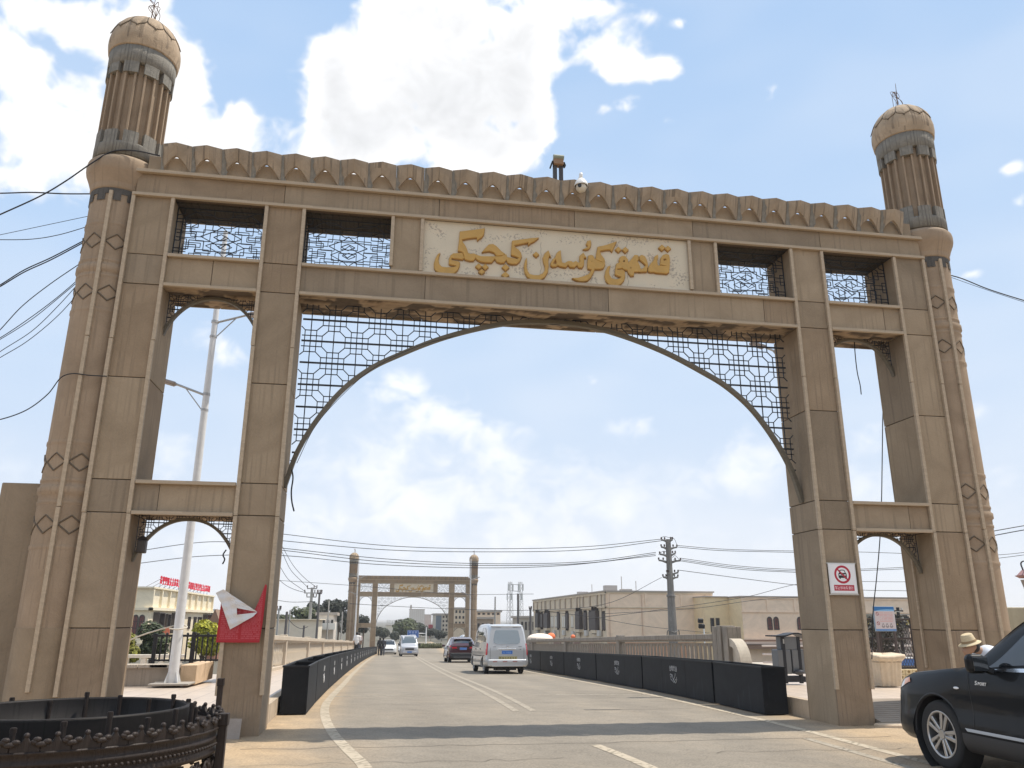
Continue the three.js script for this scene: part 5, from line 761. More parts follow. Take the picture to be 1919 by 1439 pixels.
    obj('roof_lamp', rbox(0.5, 0.035, 0.06, 0.015, 0, H - 0.15, L - 0.16), mat([0.7, 0.7, 0.68], 0.3), car); obj('spoiler', rbox(W * 1.5, 0.05, 0.2, 0.025, 0, H - 0.1, L - 0.22, 0.1), m, car);
  }
  partNames(car); return car;
}
{
  const v = minivan('silver minivan driving away, nearest car on the bridge with blue rear plate', [2.17, GY(-22) - 0.0, -22.0], 0.03, silver, { rich: true });
  v.rotation.order = 'YXZ'; v.rotation.x = -0.026;
  const f = minivan('silver minivan coming towards the near gate on the left lane', [0.32, GY(-69), -69], Math.PI + 0.02, pmat([0.50, 0.50, 0.52], 0.35, 0.4, { clearcoat: 0.8 }), { w: 1.72, h: 1.92, L: 4.3, glass: pmat([0.10, 0.12, 0.13], 0.1, 0, { clearcoat: 1 }) });
}
function hatch(label, pos, ry, m, opts = {}) { // sloping-back car, front at -z
  const car = thing(opts.name ?? 'crossover_car', label, 'car', pos, ry, opts.group), W = (opts.w ?? 1.82) / 2, H = opts.h ?? 1.56, L = (opts.L ?? 4.5) / 2;
  const S = (z, yb, ws, wm, ym, wb, yB, wr, yr, yt, wk = 0.6) => ({ z, p: [[0, yb], [ws, yb], [wm, ym], [wb, yB], [wr, yr], [wr * wk, lerp(yr, yt, 0.75)], [0, yt]] });
  const st = [S(-L, 0.34, W * 0.6, W * 0.66, 0.5, W * 0.6, 0.66, W * 0.5, 0.7, 0.72), S(-L + 0.15, 0.24, W * 0.84, W * 0.9, 0.52, W * 0.84, 0.76, W * 0.7, 0.82, 0.84), S(-L + 0.7, 0.22, W * 0.95, W, 0.6, W * 0.94, 0.9, W * 0.8, 0.94, 0.97), S(-L + 1.3, 0.22, W * 0.96, W, 0.62, W * 0.95, 0.96, W * 0.8, 1.0, 1.04), S(-L + 1.9, 0.22, W * 0.96, W, 0.62, W * 0.95, 0.98, W * 0.74, H - 0.2, H - 0.13), S(-L + 2.4, 0.22, W * 0.96, W, 0.62, W * 0.95, 0.99, W * 0.71, H - 0.06, H), S(L - 1.1, 0.22, W * 0.96, W, 0.64, W * 0.95, 1.01, W * 0.70, H - 0.08, H - 0.02), S(L - 0.5, 0.26, W * 0.95, W, 0.68, W * 0.93, 1.03, W * 0.69, H - 0.28, H - 0.2), S(L - 0.16, 0.3, W * 0.92, W * 0.97, 0.7, W * 0.9, 1.03, W * 0.68, 1.12, 1.15), S(L, 0.4, W * 0.82, W * 0.88, 0.7, W * 0.82, 0.96, W * 0.66, 1.02, 1.04)];
  const sh = shell(st, () => 0, 5), wheels = [-L + 0.9, L - 0.85]; wheels.y = 0.34; obj('body', cutArches(sh.geo(), wheels, 0.39, W), m, car);
  for (const s of [-1, 1]) {
    for (const z of wheels) wheel(car, s * (W - 0.13), 0.34, z, 0.34, 0.23, 0.21, s, mat([0.4, 0.4, 0.4], 0.35, 0.8));
    obj('side_window', sh.patch(s, [L - 1.15, 3.15], [-L + 1.4, 3.15], [-L + 2.05, 3.85], [L - 1.2, 3.85]), glassDark, car);
    obj('rear_lamp', sh.patch(s, [L - 0.01, 2.65], [L - 0.3, 2.75], [L - 0.25, 3.05], [L - 0.02, 3.0], 0.008, 8), redLamp, car);
    obj('rear_lamp', box(W * 0.34, 0.1, 0.02, s * W * 0.62, 0.9, L + 0.005), redLamp, car);
    obj('mirror', rbox(0.2, 0.14, 0.12, 0.05, s * (W + 0.1), 1.02, -L + 1.5), m, car);
  }
  obj('windshield', [1, -1].map((s) => sh.patch(s, [-L + 1.36, 4.1], [-L + 1.34, 6], [-L + 2.25, 6], [-L + 2.2, 4.15])), glassDark, car);
  obj('rear_window', [1, -1].map((s) => sh.patch(s, [L - 0.2, 4.1], [L - 0.2, 6], [L - 0.66, 6], [L - 0.66, 4.2])), glassDark, car);
  obj('spoiler', rbox(W * 1.28, 0.045, 0.24, 0.02, 0, H - 0.13, L - 0.58, 0.12), m, car);
  obj('rear_bumper', [rbox(W * 1.8, 0.3, 0.14, 0.06, 0, 0.45, L - 0.02), rbox(W * 1.4, 0.12, 0.12, 0.04, 0, 0.3, L + 0.01)], opts.bumper ?? plastic, car);
  flat('number_plate', 0.44, 0.14, plateM2, car, 0, 0.84, L + 0.014); obj('plate_backing', box(0.5, 0.17, 0.02, 0, 0.84, L + 0.001), MAT.black, car);
  obj('grille', rbox(W * 1.1, 0.14, 0.05, 0.02, 0, 0.58, -L - 0.0), plastic, car); obj('headlight', [-1, 1].map((s) => box(W * 0.35, 0.1, 0.05, s * W * 0.62, 0.68, -L + 0.08)), mat([0.8, 0.8, 0.78], 0.2), car);
  obj('underbody', box(W * 1.5, 0.15, L * 1.7, 0, 0.24, 0), MAT.black, car);
  partNames(car); return car;
}
{
  const red = pmat([0.05, 0.004, 0.010], 0.28, 0.3, { clearcoat: 1, clearcoatRoughness: 0.05 });
  const c = hatch('dark red crossover car ahead of the silver minivan on the bridge', [2.6, GY(-42), -42], 0.0, red);
  c.rotation.order = 'YXZ'; c.rotation.x = -0.026;
  const wh = pmat([0.75, 0.75, 0.74], 0.35, 0.1, { clearcoat: 0.6 });
  hatch('small white car behind the oncoming silver minivan', [-1.35, GY(-84), -84], Math.PI, wh, { name: 'hatchback_car', bumper: wh });
  minivan('white van turning at the crossing beyond the far gate', [11.5, -2.4, -118], Math.PI / 2 + 0.2, wh, { w: 1.7 });
}
// ------------------------------------------------------------------ buildings
function atX(px, py, x) { RAY.set(px / 1919 * 2 - 1, 1 - py / 1439 * 2, 0.5).unproject(camera).sub(camera.position); const t = (x - camera.position.x) / RAY.x; return [x, camera.position.y + RAY.y * t, camera.position.z + RAY.z * t]; }
const paneM = pmat([0.03, 0.035, 0.04], 0.12, 0, { clearcoat: 0.6 }), paneRed = mat([0.20, 0.06, 0.05], 0.4), frameW = mat([0.72, 0.68, 0.60], 0.6), frameD = mat([0.07, 0.055, 0.05], 0.6), frameR = mat([0.26, 0.09, 0.075], 0.6);
// a window on a wall: face 'x+', 'x-' (plane x = c) or 'z+' (plane z = c); u along the wall, v up
function windowOn(b, face, c, u0, u1, v0, v1, o = {}) {
  const w = u1 - u0, h = v1 - v0, fw = Math.min(o.fw ?? 0.09, w * 0.2), pts = (d) => { const a = [[-w / 2 + d, d], [w / 2 - d, d]]; if (o.arch) { const r = w / 2 - d, s = h - w * 0.62; for (let i = 0; i <= 8; i++) { const t = i / 8 * Math.PI; a.push([Math.cos(t) * r, s + Math.sin(t) * (w * 0.62 - d)]); } } else a.push([w / 2 - d, h - d], [-w / 2 + d, h - d]); return a; };
  const orient = (g) => { if (face === 'x-') g.rotateY(-Math.PI / 2); if (face === 'x+') g.rotateY(Math.PI / 2); const m = (u0 + u1) / 2; face === 'z+' ? g.translate(m, v0, c) : g.translate(c, v0, m); return g; };
  const f = obj('window', orient(plate(pts(0), o.depth ?? 0.07, 0, [pts(fw).reverse()])), o.frame ?? frameW, b);
  obj('pane', orient(plate(pts(fw * 0.7), 0.02)), o.pane ?? paneM, f);
  if (o.bars) { const g = []; for (let i = 1; i <= o.bars; i++) g.push(orient(box(0.05, h - fw, 0.04, -w / 2 + w * i / (o.bars + 1), h / 2, 0.035))); if (o.cross) for (let i = 1; i <= o.cross; i++) g.push(orient(box(w - fw, 0.05, 0.035, 0, h * i / (o.cross + 1), 0.034))); obj('glazing_bar', g, o.frame ?? frameW, f); f.children[f.children.length - 1].userData.kind = 'stuff'; }
  if (o.sill) obj('sill', orient(box(w + 0.2, 0.1, 0.2, 0, -0.06, 0.1)), o.sillM ?? frameW, f);
  return f;
}
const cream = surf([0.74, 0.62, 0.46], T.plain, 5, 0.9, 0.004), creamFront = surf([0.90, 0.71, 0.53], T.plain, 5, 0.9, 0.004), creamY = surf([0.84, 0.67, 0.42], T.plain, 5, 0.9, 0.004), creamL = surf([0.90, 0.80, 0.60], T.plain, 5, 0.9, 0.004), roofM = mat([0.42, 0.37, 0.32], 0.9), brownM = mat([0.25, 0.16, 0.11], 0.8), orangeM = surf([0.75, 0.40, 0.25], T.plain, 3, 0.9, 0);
{ // long two-storey cream building on the right
  const b = thing('cream_building', 'long cream two-storey building with ribbed parapet and dark bay windows on the right', 'building'), X = 21.17, Z = -72, Z1 = -113, XR = 33.2, TOP = 4.7;
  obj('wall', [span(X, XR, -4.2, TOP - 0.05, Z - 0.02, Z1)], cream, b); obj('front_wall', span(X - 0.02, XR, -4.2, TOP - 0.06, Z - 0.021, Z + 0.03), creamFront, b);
  obj('roof', span(X - 0.2, XR + 0.15, TOP - 0.05, TOP + 0.1, Z + 0.2, Z1 - 0.2), roofM, b);
  obj('cornice', [span(X - 0.16, X - 0.001, 3.0, 3.14, Z + 0.16, Z1), span(X - 0.16, XR, 3.0, 3.12, Z + 0.031, Z + 0.16), span(X - 0.12, X - 0.001, TOP - 0.3, TOP - 0.06, Z + 0.12, Z1), span(X - 0.12, XR, TOP - 0.2, TOP - 0.06, Z + 0.031, Z + 0.12)], cream, b);
  for (let i = 0; i <= 13; i++) { const z = lerp(Z - 0.2, Z1 + 0.3, i / 13); obj('parapet_rib', span(X - 0.15, X - 0.002, 3.145, TOP - 0.31, z + 0.16, z - 0.16), surf([0.52, 0.43, 0.33], T.plain, 3, 0.9, 0), b); }
  for (const x of [X + 0.25, X + 4.4, X + 8.4, XR - 0.2]) obj('parapet_rib', span(x - 0.1, x + 0.1, 3.125, TOP - 0.21, Z + 0.031, Z + 0.13), creamFront, b);
  const zz = (q) => atX(980 + q / 7.573, 1160, X)[2];
  const row = (q0, q1, v0, v1, o) => windowOn(b, 'x-', X - 0.005, zz(q1), zz(q0), v0, v1, o);
  for (const [a, c] of [[212, 250], [343, 388], [790, 850], [1015, 1085]]) { const z0 = zz(a), z1 = zz(c); const f = row(a, c, 0.7, 2.75, { frame: frameD, bars: 2, cross: 2, depth: 0.45 }); obj('bay_base', span(X - 0.5, X - 0.003, 0.35, 0.69, z0, z1), cream, f); }
  for (const [a, c] of [[187, 202], [262, 290], [308, 332], [500, 528], [618, 652], [878, 915], [955, 990]]) row(a, c, 0.75, 2.6, { frame: frameD, bars: 1, depth: 0.2 });
  for (const [a, c] of [[405, 418], [424, 437], [458, 469], [474, 485], [560, 575], [585, 603], [690, 702], [707, 719], [752, 766], [772, 786]]) row(a, c, 0.9, 2.2, { fw: 0.06 });
  for (const [a, c] of [[1122, 1140], [1148, 1168]]) row(a, c, 0.75, 2.35, { arch: true, frame: frameD });
  windowOn(b, 'z+', Z + 0.035, XR - 0.7, XR - 0.05, 0.9, 2.6, { frame: frameR, depth: 0.04 });
  obj('ledge', [span(X - 0.1, X - 0.001, -0.62, -0.5, Z + 0.1, Z1), span(X - 0.1, XR, -0.5, -0.38, Z + 0.031, Z + 0.1)], cream, b);
  for (const [a, c, m] of [[440, 540, paneRed], [610, 700, frameD], [722, 810, paneRed], [940, 1020, mat([0.42, 0.14, 0.13], 0.8)], [1030, 1100, mat([0.30, 0.16, 0.13], 0.8)], [1110, 1195, mat([0.40, 0.17, 0.12], 0.8)]]) obj('shop_front', span(X - 0.09, X - 0.002, -3.2, -0.75, zz(a), zz(c)), m, b);
  { const q = mulberry(55); for (let i = 0; i < 7; i++) { const z = lerp(Z - 3, Z1 + 4, i / 6) + q(); obj('air_conditioner', [rbox(0.32, 0.6, 0.85, 0.03, X - 0.18, 0.1 + q() * 0.3, z)], mat([0.62, 0.60, 0.56], 0.6), b); } for (const z of [Z - 1.6, -83.2, -94.4, -104]) obj('drain_pipe', cyl(0.06, 0.06, 7, X - 0.08, 1.0, z, 8), mat([0.45, 0.38, 0.3], 0.7), b); for (const [x, z] of [[24, -80], [29, -90], [26, -101]]) obj('roof_unit', [box(1.4, 0.9, 1.1, x, TOP + 0.5, z), cyl(0.05, 0.05, 2, x + 1.4, TOP + 1, z, 6)], mat([0.4, 0.38, 0.36], 0.7), b); for (let i = 0; i < 4; i++) obj('drain_pipe', cyl(0.05, 0.05, 7.4, XR - 0.9 - i * 3.6, 0.7, Z + 0.11, 8), mat([0.62, 0.46, 0.34], 0.7), b); }
  obj('painted_base', span(X - 0.0, X + 9, -4.2, -0.52, Z + 0.031, Z + 0.05), orangeM, b);
  partNames(b);
}
{ // second cream building with a recess and arched windows
  const b = thing('cream_building', 'cream building with paired arched windows behind the right inner pier', 'building'), Z = -66, X0 = 33.7, X1 = 56, TOP = 4.05;
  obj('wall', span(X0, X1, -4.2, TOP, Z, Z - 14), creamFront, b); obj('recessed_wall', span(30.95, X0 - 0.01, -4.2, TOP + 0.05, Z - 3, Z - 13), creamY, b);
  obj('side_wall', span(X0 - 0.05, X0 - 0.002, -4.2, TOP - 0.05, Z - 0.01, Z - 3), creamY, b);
  obj('roof', [span(X0 - 0.15, X1, TOP, TOP + 0.12, Z + 0.15, Z - 14), span(30.9, X0 - 0.16, TOP + 0.051, TOP + 0.15, Z - 2.85, Z - 13)], roofM, b);
  obj('cornice', [span(X0 - 0.1, X1, 2.55, 2.65, Z + 0.001, Z + 0.12), span(X0 - 0.06, X1, TOP - 0.18, TOP - 0.02, Z + 0.001, Z + 0.08)], creamFront, b);
  for (const x of [X0 + 0.1, 36.5, 39.5, 42.5, 45.5]) obj('parapet_rib', span(x - 0.1, x + 0.1, 2.66, TOP - 0.19, Z + 0.001, Z + 0.1), creamFront, b);
  const X = (px) => at(px, 1160, Z)[0];
  for (const [a, c] of [[1437, 1446.5], [1449, 1459], [1493, 1503], [1505, 1515], [1555, 1565], [1567, 1577]]) windowOn(b, 'z+', Z + 0.002, X(a), X(c), 0.85, 2.15, { arch: true, frame: frameD, pane: paneRed, bars: 1, cross: 2, fw: 0.12 });
  windowOn(b, 'z+', Z - 2.99, 31.5, 31.9, 0.6, 2.0, { frame: frameD }); windowOn(b, 'z+', Z - 2.99, 32.1, 32.5, 0.6, 2.0, { frame: frameD });
  obj('fascia', [span(X0 - 0.2, X1, -0.95, -0.55, Z + 0.01, Z + 0.9), span(X0 - 0.2, X1, -0.25, -0.1, Z + 0.01, Z + 0.14)], brownM, b); obj('awning', span(X0 - 0.2, X1, -0.5, -0.3, Z + 0.002, Z + 1.0), mat([0.62, 0.48, 0.40], 0.8), b);
  partNames(b);
}
{ // left building with red roof characters
  const b = thing('cream_building', 'cream building with red characters standing along its roof seen through the left side arch', 'building'), X = -21.64, Z = -60, Z1 = -86.2, XL = -40, TOP = 4.12;
  obj('wall', span(XL, X, -4.2, TOP, Z, Z1), creamL, b); obj('roof', span(XL, X + 0.25, TOP, TOP + 0.14, Z + 0.25, Z1 - 0.2), creamL, b);
  obj('cornice', [span(X + 0.001, X + 0.3, 2.35, 2.6, Z + 0.3, Z1), span(XL, X + 0.3, 2.35, 2.55, Z + 0.001, Z + 0.3)], creamL, b);
  for (let i = 0; i <= 9; i++) { const z = lerp(Z - 0.15, Z1 + 0.2, i / 9); obj('parapet_rib', span(X + 0.002, X + 0.2, 2.61, TOP - 0.02, z + 0.14, z - 0.14), creamL, b); }
  const zz = (px) => atX(px, 1160, X)[2];
  const K = 6.255, W = (q0, q1, v0, v1, o) => windowOn(b, 'x+', X + 0.003, zz(225 + q1 / K), zz(225 + q0 / K), v0, v1, o);
  for (const [a, c] of [[385, 455], [600, 660], [968, 1050]]) { const f = W(a, c, 0.4, 2.2, { frame: frameD, pane: paneRed, bars: 3, cross: 3, depth: 0.5 }); obj('bay_base', span(X + 0.003, X + 0.55, 0.0, 0.39, zz(225 + a / K), zz(225 + c / K)), creamL, f); }
  for (const [a, c] of [[465, 495], [525, 565]]) W(a, c, 0.5, 2.1, { frame: frameD, bars: 1, depth: 0.25 });
  for (const q of [795, 812, 860, 880, 908, 926, 940]) W(q, q + 12, 0.7, 1.9, { frame: frameD, fw: 0.05 });
  const X2 = (px) => at(px, 1150, Z)[0];
  for (const [a, c] of [[249.5, 261], [261.8, 273]]) windowOn(b, 'z+', Z + 0.003, X2(a), X2(c), 0.35, 2.0, { arch: true, frame: frameD, pane: paneRed, bars: 1, cross: 2 });
  windowOn(b, 'z+', Z + 0.003, X2(225), X2(236), 0.35, 2.0, { arch: true, frame: frameD, pane: paneRed });
  obj('ledge', [span(XL, X + 0.12, -0.35, -0.22, Z + 0.001, Z + 0.12)], creamL, b);
  // roof sign: red characters on a raking frame
  const redM = mat([0.78, 0.03, 0.07], 0.5), fr = mat([0.2, 0.2, 0.2], 0.6), q = mulberry(81); const N = 26, z0 = -61.6, z1 = -82.6;
  for (let i = 0; i < N; i++) {
    const z = lerp(z0, z1, i / (N - 1)), g = [], S = 0.62; const bar = (a, c, d, e) => g.push(flatbar([X + 0.25, TOP + 0.42 + c * S, z - (a - 0.5) * S], [X + 0.25, TOP + 0.42 + e * S, z - (d - 0.5) * S], 0.075, 0.06));
    const kinds = [[[0, 0.85, 1, 0.85], [0.5, 1.1, 0.5, 0], [0.05, 0.45, 0.95, 0.45], [0.5, 0.4, 0.1, 0], [0.5, 0.4, 0.95, 0.05]], [[0.1, 1, 0.9, 1], [0.1, 1, 0.1, 0.5], [0.9, 1, 0.9, 0.5], [0.1, 0.5, 0.9, 0.5], [0.5, 1.1, 0.5, 0], [0, 0.05, 1, 0.05]], [[0.15, 1.05, 0.15, 0], [0, 0.75, 0.35, 0.75], [0.5, 1, 1, 1], [0.75, 1, 0.75, 0.1], [0.5, 0.5, 1, 0.5], [0.45, 0.05, 1, 0.05]], [[0, 0.9, 1, 0.9], [0.3, 1.1, 0.3, 0.7], [0.7, 1.1, 0.7, 0.7], [0.2, 0.6, 0.8, 0.6], [0.2, 0.6, 0.2, 0.1], [0.8, 0.6, 0.8, 0.1], [0.2, 0.35, 0.8, 0.35], [0.2, 0.1, 0.8, 0.1]]];
    for (const s of kinds[Math.floor(q() * 4)]) bar(...s); obj('roof_character', g, redM, b);
    if (i % 2 === 0) obj('sign_strut', [rod([X + 0.2, TOP + 0.14, z], [X + 0.2, TOP + 0.42, z], 0.02, 4), rod([X - 1.0, TOP + 0.14, z], [X + 0.2, TOP + 0.85, z], 0.02, 4)], fr, b);
  }
  partNames(b);
}
const slab = (name, label, cat, px0, px1, pyT, z, depth, m, o = {}) => { // a plain-volume building whose front stands at z, windows in rows
  const a = at(px0, pyT, z), c = at(px1, pyT, z), b = thing(name, label, cat, [0, 0, 0], 0, o.group), base = o.base ?? -4.2, top = a[1];
  obj('wall', span(a[0], c[0], base, top, z, z - depth), m, b); obj('roof', span(a[0] - 0.3, c[0] + 0.3, top, top + (o.roof ?? 0.35), z + 0.3, z - depth - 0.3), o.roofM ?? roofM, b);
  const { nx = 0, ny = 0, v0 = 0.5 } = o; for (let j = 0; j < ny; j++) for (let i = 0; i < nx; i++) { const w = (c[0] - a[0]) / nx, h = (top - v0) / ny; windowOn(b, 'z+', z + 0.01, a[0] + w * (i + 0.24), a[0] + w * (i + 0.76), v0 + h * (j + 0.28), v0 + h * (j + 0.78), { frame: o.frame ?? frameW, pane: o.pane, fw: 0.12 }); }
  if (o.extra) o.extra(b, a, c, top); partNames(b); return b;
};
{
  const conc = surf([0.60, 0.53, 0.46], T.plain, 6), yel = surf([0.72, 0.64, 0.48], T.plain, 6), pale = surf([0.68, 0.66, 0.64], T.plain, 6), pink = surf([0.60, 0.46, 0.40], T.plain, 6), far = 'apartment blocks far beyond the far gate';
  slab('apartment_tower', 'tallest grey-tan apartment tower seen through the far arch', 'building', 769, 796, 1142, -620, 18, conc, { nx: 7, ny: 14, v0: 2, group: far, extra: (b, a, c, t) => obj('roof_fin', span(a[0], a[0] + 1.2, t, t + 3.4, -621, -630), conc, b) });
  slab('apartment_tower', 'narrow tan tower joined on the right of the tallest tower', 'building', 796.5, 808.5, 1152, -640, 16, pink, { nx: 3, ny: 11, v0: 2, group: far });
  slab('apartment_tower', 'pale grey tower left of the tallest tower in the far arch', 'building', 752, 765, 1160.5, -760, 16, pale, { nx: 4, ny: 9, v0: 2, group: far });
  slab('apartment_block', 'yellowish apartment block nearest the left side of the far arch', 'building', 723.5, 748, 1172, -420, 14, yel, { nx: 7, ny: 6, v0: 2, group: far });
  slab('apartment_block', 'cream six-storey house with dark windows at the right foot of the far arch', 'building', 817, 840, 1152, -190, 12, surf([0.66, 0.58, 0.47], T.plain, 4), { nx: 4, ny: 4, base: -2.5, v0: -1, frame: frameD, extra: (b, a, c, t) => obj('stair_tower', span(a[0], a[0] + 1.3, -2.5, t - 0.2, -189.99, -189.4), mat([0.14, 0.17, 0.20], 0.3), b) });
  slab('shop_house', 'cream stepped house seen through the right opening of the far gate', 'building', 852, 872, 1141, -170, 10, cream, { nx: 3, ny: 3, base: -2.5, v0: 0.5, frame: frameD });
  slab('shop_house', 'cream flat-roofed house just right of the far gate', 'building', 893, 938, 1147, -150, 14, creamFront, { nx: 5, ny: 1, base: -4.2, v0: 2.6, frame: frameD });
  slab('shop_house', 'brown low house in front of the flat-roofed house right of the far gate', 'building', 893, 925, 1160, -128, 8, surf([0.42, 0.33, 0.25], T.plain, 4), { nx: 4, ny: 1, base: -4.2, v0: -1.2, frame: frameD });
  slab('shop_house', 'dark-windowed house between the silver van and the long cream building', 'building', 975, 1003, 1158, -125, 8, surf([0.55, 0.50, 0.43], T.plain, 4), { nx: 4, ny: 1, base: -4.2, v0: -0.6, frame: frameD });
  slab('low_building', 'long cream wall-like building on the left bank under the green trees', 'building', 470, 594, 1161, -72, 9, surf([0.80, 0.72, 0.58], T.plain, 6), { roof: 0.08, roofM: creamL });
  slab('low_building', 'white stall building with a bright canopy left of the far gate', 'building', 596, 627, 1153, -84, 6, surf([0.75, 0.69, 0.62], T.plain, 3), { nx: 4, ny: 2, v0: -2.2, frame: frameD, extra: (b, a, c) => obj('canopy', span(a[0] - 0.2, c[0] + 0.2, 0.6, 1.3, -83.98, -82.6), mat([0.85, 0.82, 0.75], 0.6), b) });
  slab('shop_sign_building', 'black shop sign with gold characters between the right piers', 'shop', 1612, 1700, 1152, -52, 7, mat([0.30, 0.24, 0.20], 0.8), { roof: 0.1, extra: (b, a, c, t) => { obj('sign_face', span(a[0], c[0], t - 1.05, t - 0.1, -51.99, -51.8), mat([0.02, 0.018, 0.016], 0.5), b); const q = mulberry(4); for (let i = 0; i < 6; i++) { const g = [], x = a[0] + 0.5 + i * 0.95; for (let k = 0; k < 5; k++) { const u = q() * 0.35, v = q() * 0.55; g.push(k % 2 ? box(0.5, 0.07, 0.05, x, t - 0.85 + v, -51.77) : box(0.07, 0.5, 0.05, x - 0.2 + u, t - 0.58, -51.765)); } obj('sign_character', g, mat([0.78, 0.58, 0.08], 0.5), b); } } });
  slab('red_roof_booth', 'small booth with brown gabled roof beside the left building', 'booth', 393, 409, 1167, -70, 5, mat([0.32, 0.16, 0.11], 0.8), { roofM: brownM, extra: (b, a, c, t) => obj('gable', place(plate([[0, 0], [c[0] - a[0], 0], [(c[0] - a[0]) / 2, 0.9]], 4), a[0], t + 0.35, -74), brownM, b) });
  // red stall canopy and hoarding in the distance
  const a = at(803, 1168, -200), c = at(820, 1176, -200); tag(obj('hoarding', [span(a[0], c[0], c[1] - 0.3, a[1] - 0.3, -200, -200.3), box(0.2, 6, 0.2, a[0] + 0.4, a[1] - 3.5, -200.2), box(0.2, 6, 0.2, c[0] - 0.4, a[1] - 3.5, -200.2)], mat([0.62, 0.10, 0.12], 0.7)), 'red hoarding beside the six-storey house beyond the far gate', 'hoarding');
  for (const [px, py, r, l] of [[1033, 1193, 0.62, 'larger orange sunshade just above the right railing'], [1074, 1193, 0.34, 'small orange sunshade just above the right railing'], [1012, 1197, 1.2, 'cream sunshade above the right railing beside the van']]) { const p = at(px, py, -62), t = thing('sunshade', l, 'sunshade', [p[0], -4.2, -62], 0, 'sunshades on the right bank'); const h = p[1] + 4.2; obj('canopy', ball(r * (px < 1020 ? 1 : 0.62), 0, h, 0, 18, [1, px < 1020 ? 0.4 : 0.9, 1]), px < 1020 ? mat([0.85, 0.72, 0.6], 0.8) : mat([0.85, 0.2, 0.08], 0.8), t); obj('stick', cyl(0.03, 0.03, h, 0, h / 2, 0, 8), MAT.chrome, t); }
  { const p = at(1313, 1166, -40), t = thing('floodlight_mast', 'short white mast with two dark floodlights above the right railing', 'floodlight', [p[0], -4.2, -40]); const h = p[1] + 4.2; obj('mast', cyl(0.05, 0.05, h, 0.2, h / 2 - 0.2, 0, 8), MAT.white, t); obj('lamp', rbox(0.34, 0.28, 0.2, 0.03, 0, h + 0.1, 0, 0.3), MAT.black, t); obj('lamp', rbox(0.4, 0.28, 0.2, 0.03, 0.05, h - 0.25, 0, 0.3), MAT.black, t); }
  // blue direction sign and gantry beyond the far gate
  { const p = at(774, 1188, -140), t = thing('road_sign', 'blue direction sign on a white cantilever mast beyond the far gate', 'road sign', [p[0], -2.5, -140]); const h = p[1] + 2.5; const f = canvasTex(256, 160, (x, w, q) => { x.fillStyle = '#1c57a5'; x.fillRect(0, 0, w, q); x.strokeStyle = '#dfe8f2'; x.lineWidth = 5; x.strokeRect(7, 7, w - 14, q - 14); x.lineWidth = 9; x.beginPath(); x.moveTo(60, 130); x.lineTo(60, 90); x.lineTo(190, 90); x.moveTo(128, 130); x.lineTo(128, 70); x.stroke(); x.lineWidth = 6; for (let i = 0; i < 3; i++) { x.strokeRect(44 + i * 66, 28, 30, 26); } }); obj('panel', rbox(2.1, 1.3, 0.08, 0.02, 0, h, 0), mat([0.03, 0.1, 0.36], 0.5), t); flat('panel_face', 2.0, 1.2, new THREE.MeshStandardMaterial({ map: f, roughness: 0.5 }), t, 0, h, 0.045); obj('mast', [cyl(0.13, 0.1, h + 1.2, 2.4, (h + 1.2) / 2, -0.1, 12), rod([2.4, h + 0.1, -0.1], [-0.8, h + 0.15, -0.1], 0.07, 8)], MAT.white, t); }
  // two lattice radio masts
  for (const [px, l] of [[956, 'left one of the two lattice radio masts behind the van roof'], [975, 'right one of the two lattice radio masts behind the van roof']]) { const p = at(px, 1090, -170), t = thing('radio_mast', l, 'radio mast', [p[0], -4.2, -170], 0, 'radio masts'), h = p[1] + 4.2, g = [], w = (y) => lerp(1.0, 0.42, y / h); for (let i = 0; i < 14; i++) { const y0 = h * i / 14, y1 = h * (i + 1) / 14; for (let k = 0; k < 4; k++) { const a0 = k * Math.PI / 2, a1 = (k + 1) * Math.PI / 2, P = (a, y) => [Math.cos(a) * w(y), y, Math.sin(a) * w(y)]; g.push(rod(P(a0, y0), P(a0, y1), 0.045, 4), rod(P(a0, y0), P(a1, y1), 0.03, 4)); } } obj('lattice', g, mat([0.42, 0.42, 0.42], 0.6), t); for (let k = 0; k < 6; k++) obj('aerial_panel', rbox(0.26, 1.5, 0.18, 0.03, Math.cos(k * 1.047) * 0.65, h - 1.2 - (k % 2) * 2.1, Math.sin(k * 1.047) * 0.65), mat([0.6, 0.62, 0.6], 0.5), t); }
  { const a = at(957, 1095, -170), c = at(975, 1096, -170), d = at(957, 1107, -170), e = at(975, 1108, -170); tag(obj('mast_cable', [tube([a, c], 0.05, 6, 4), tube([d, e], 0.05, 6, 4)], WIRE), 'pair of cables strung between the two radio masts', 'cable'); }
}
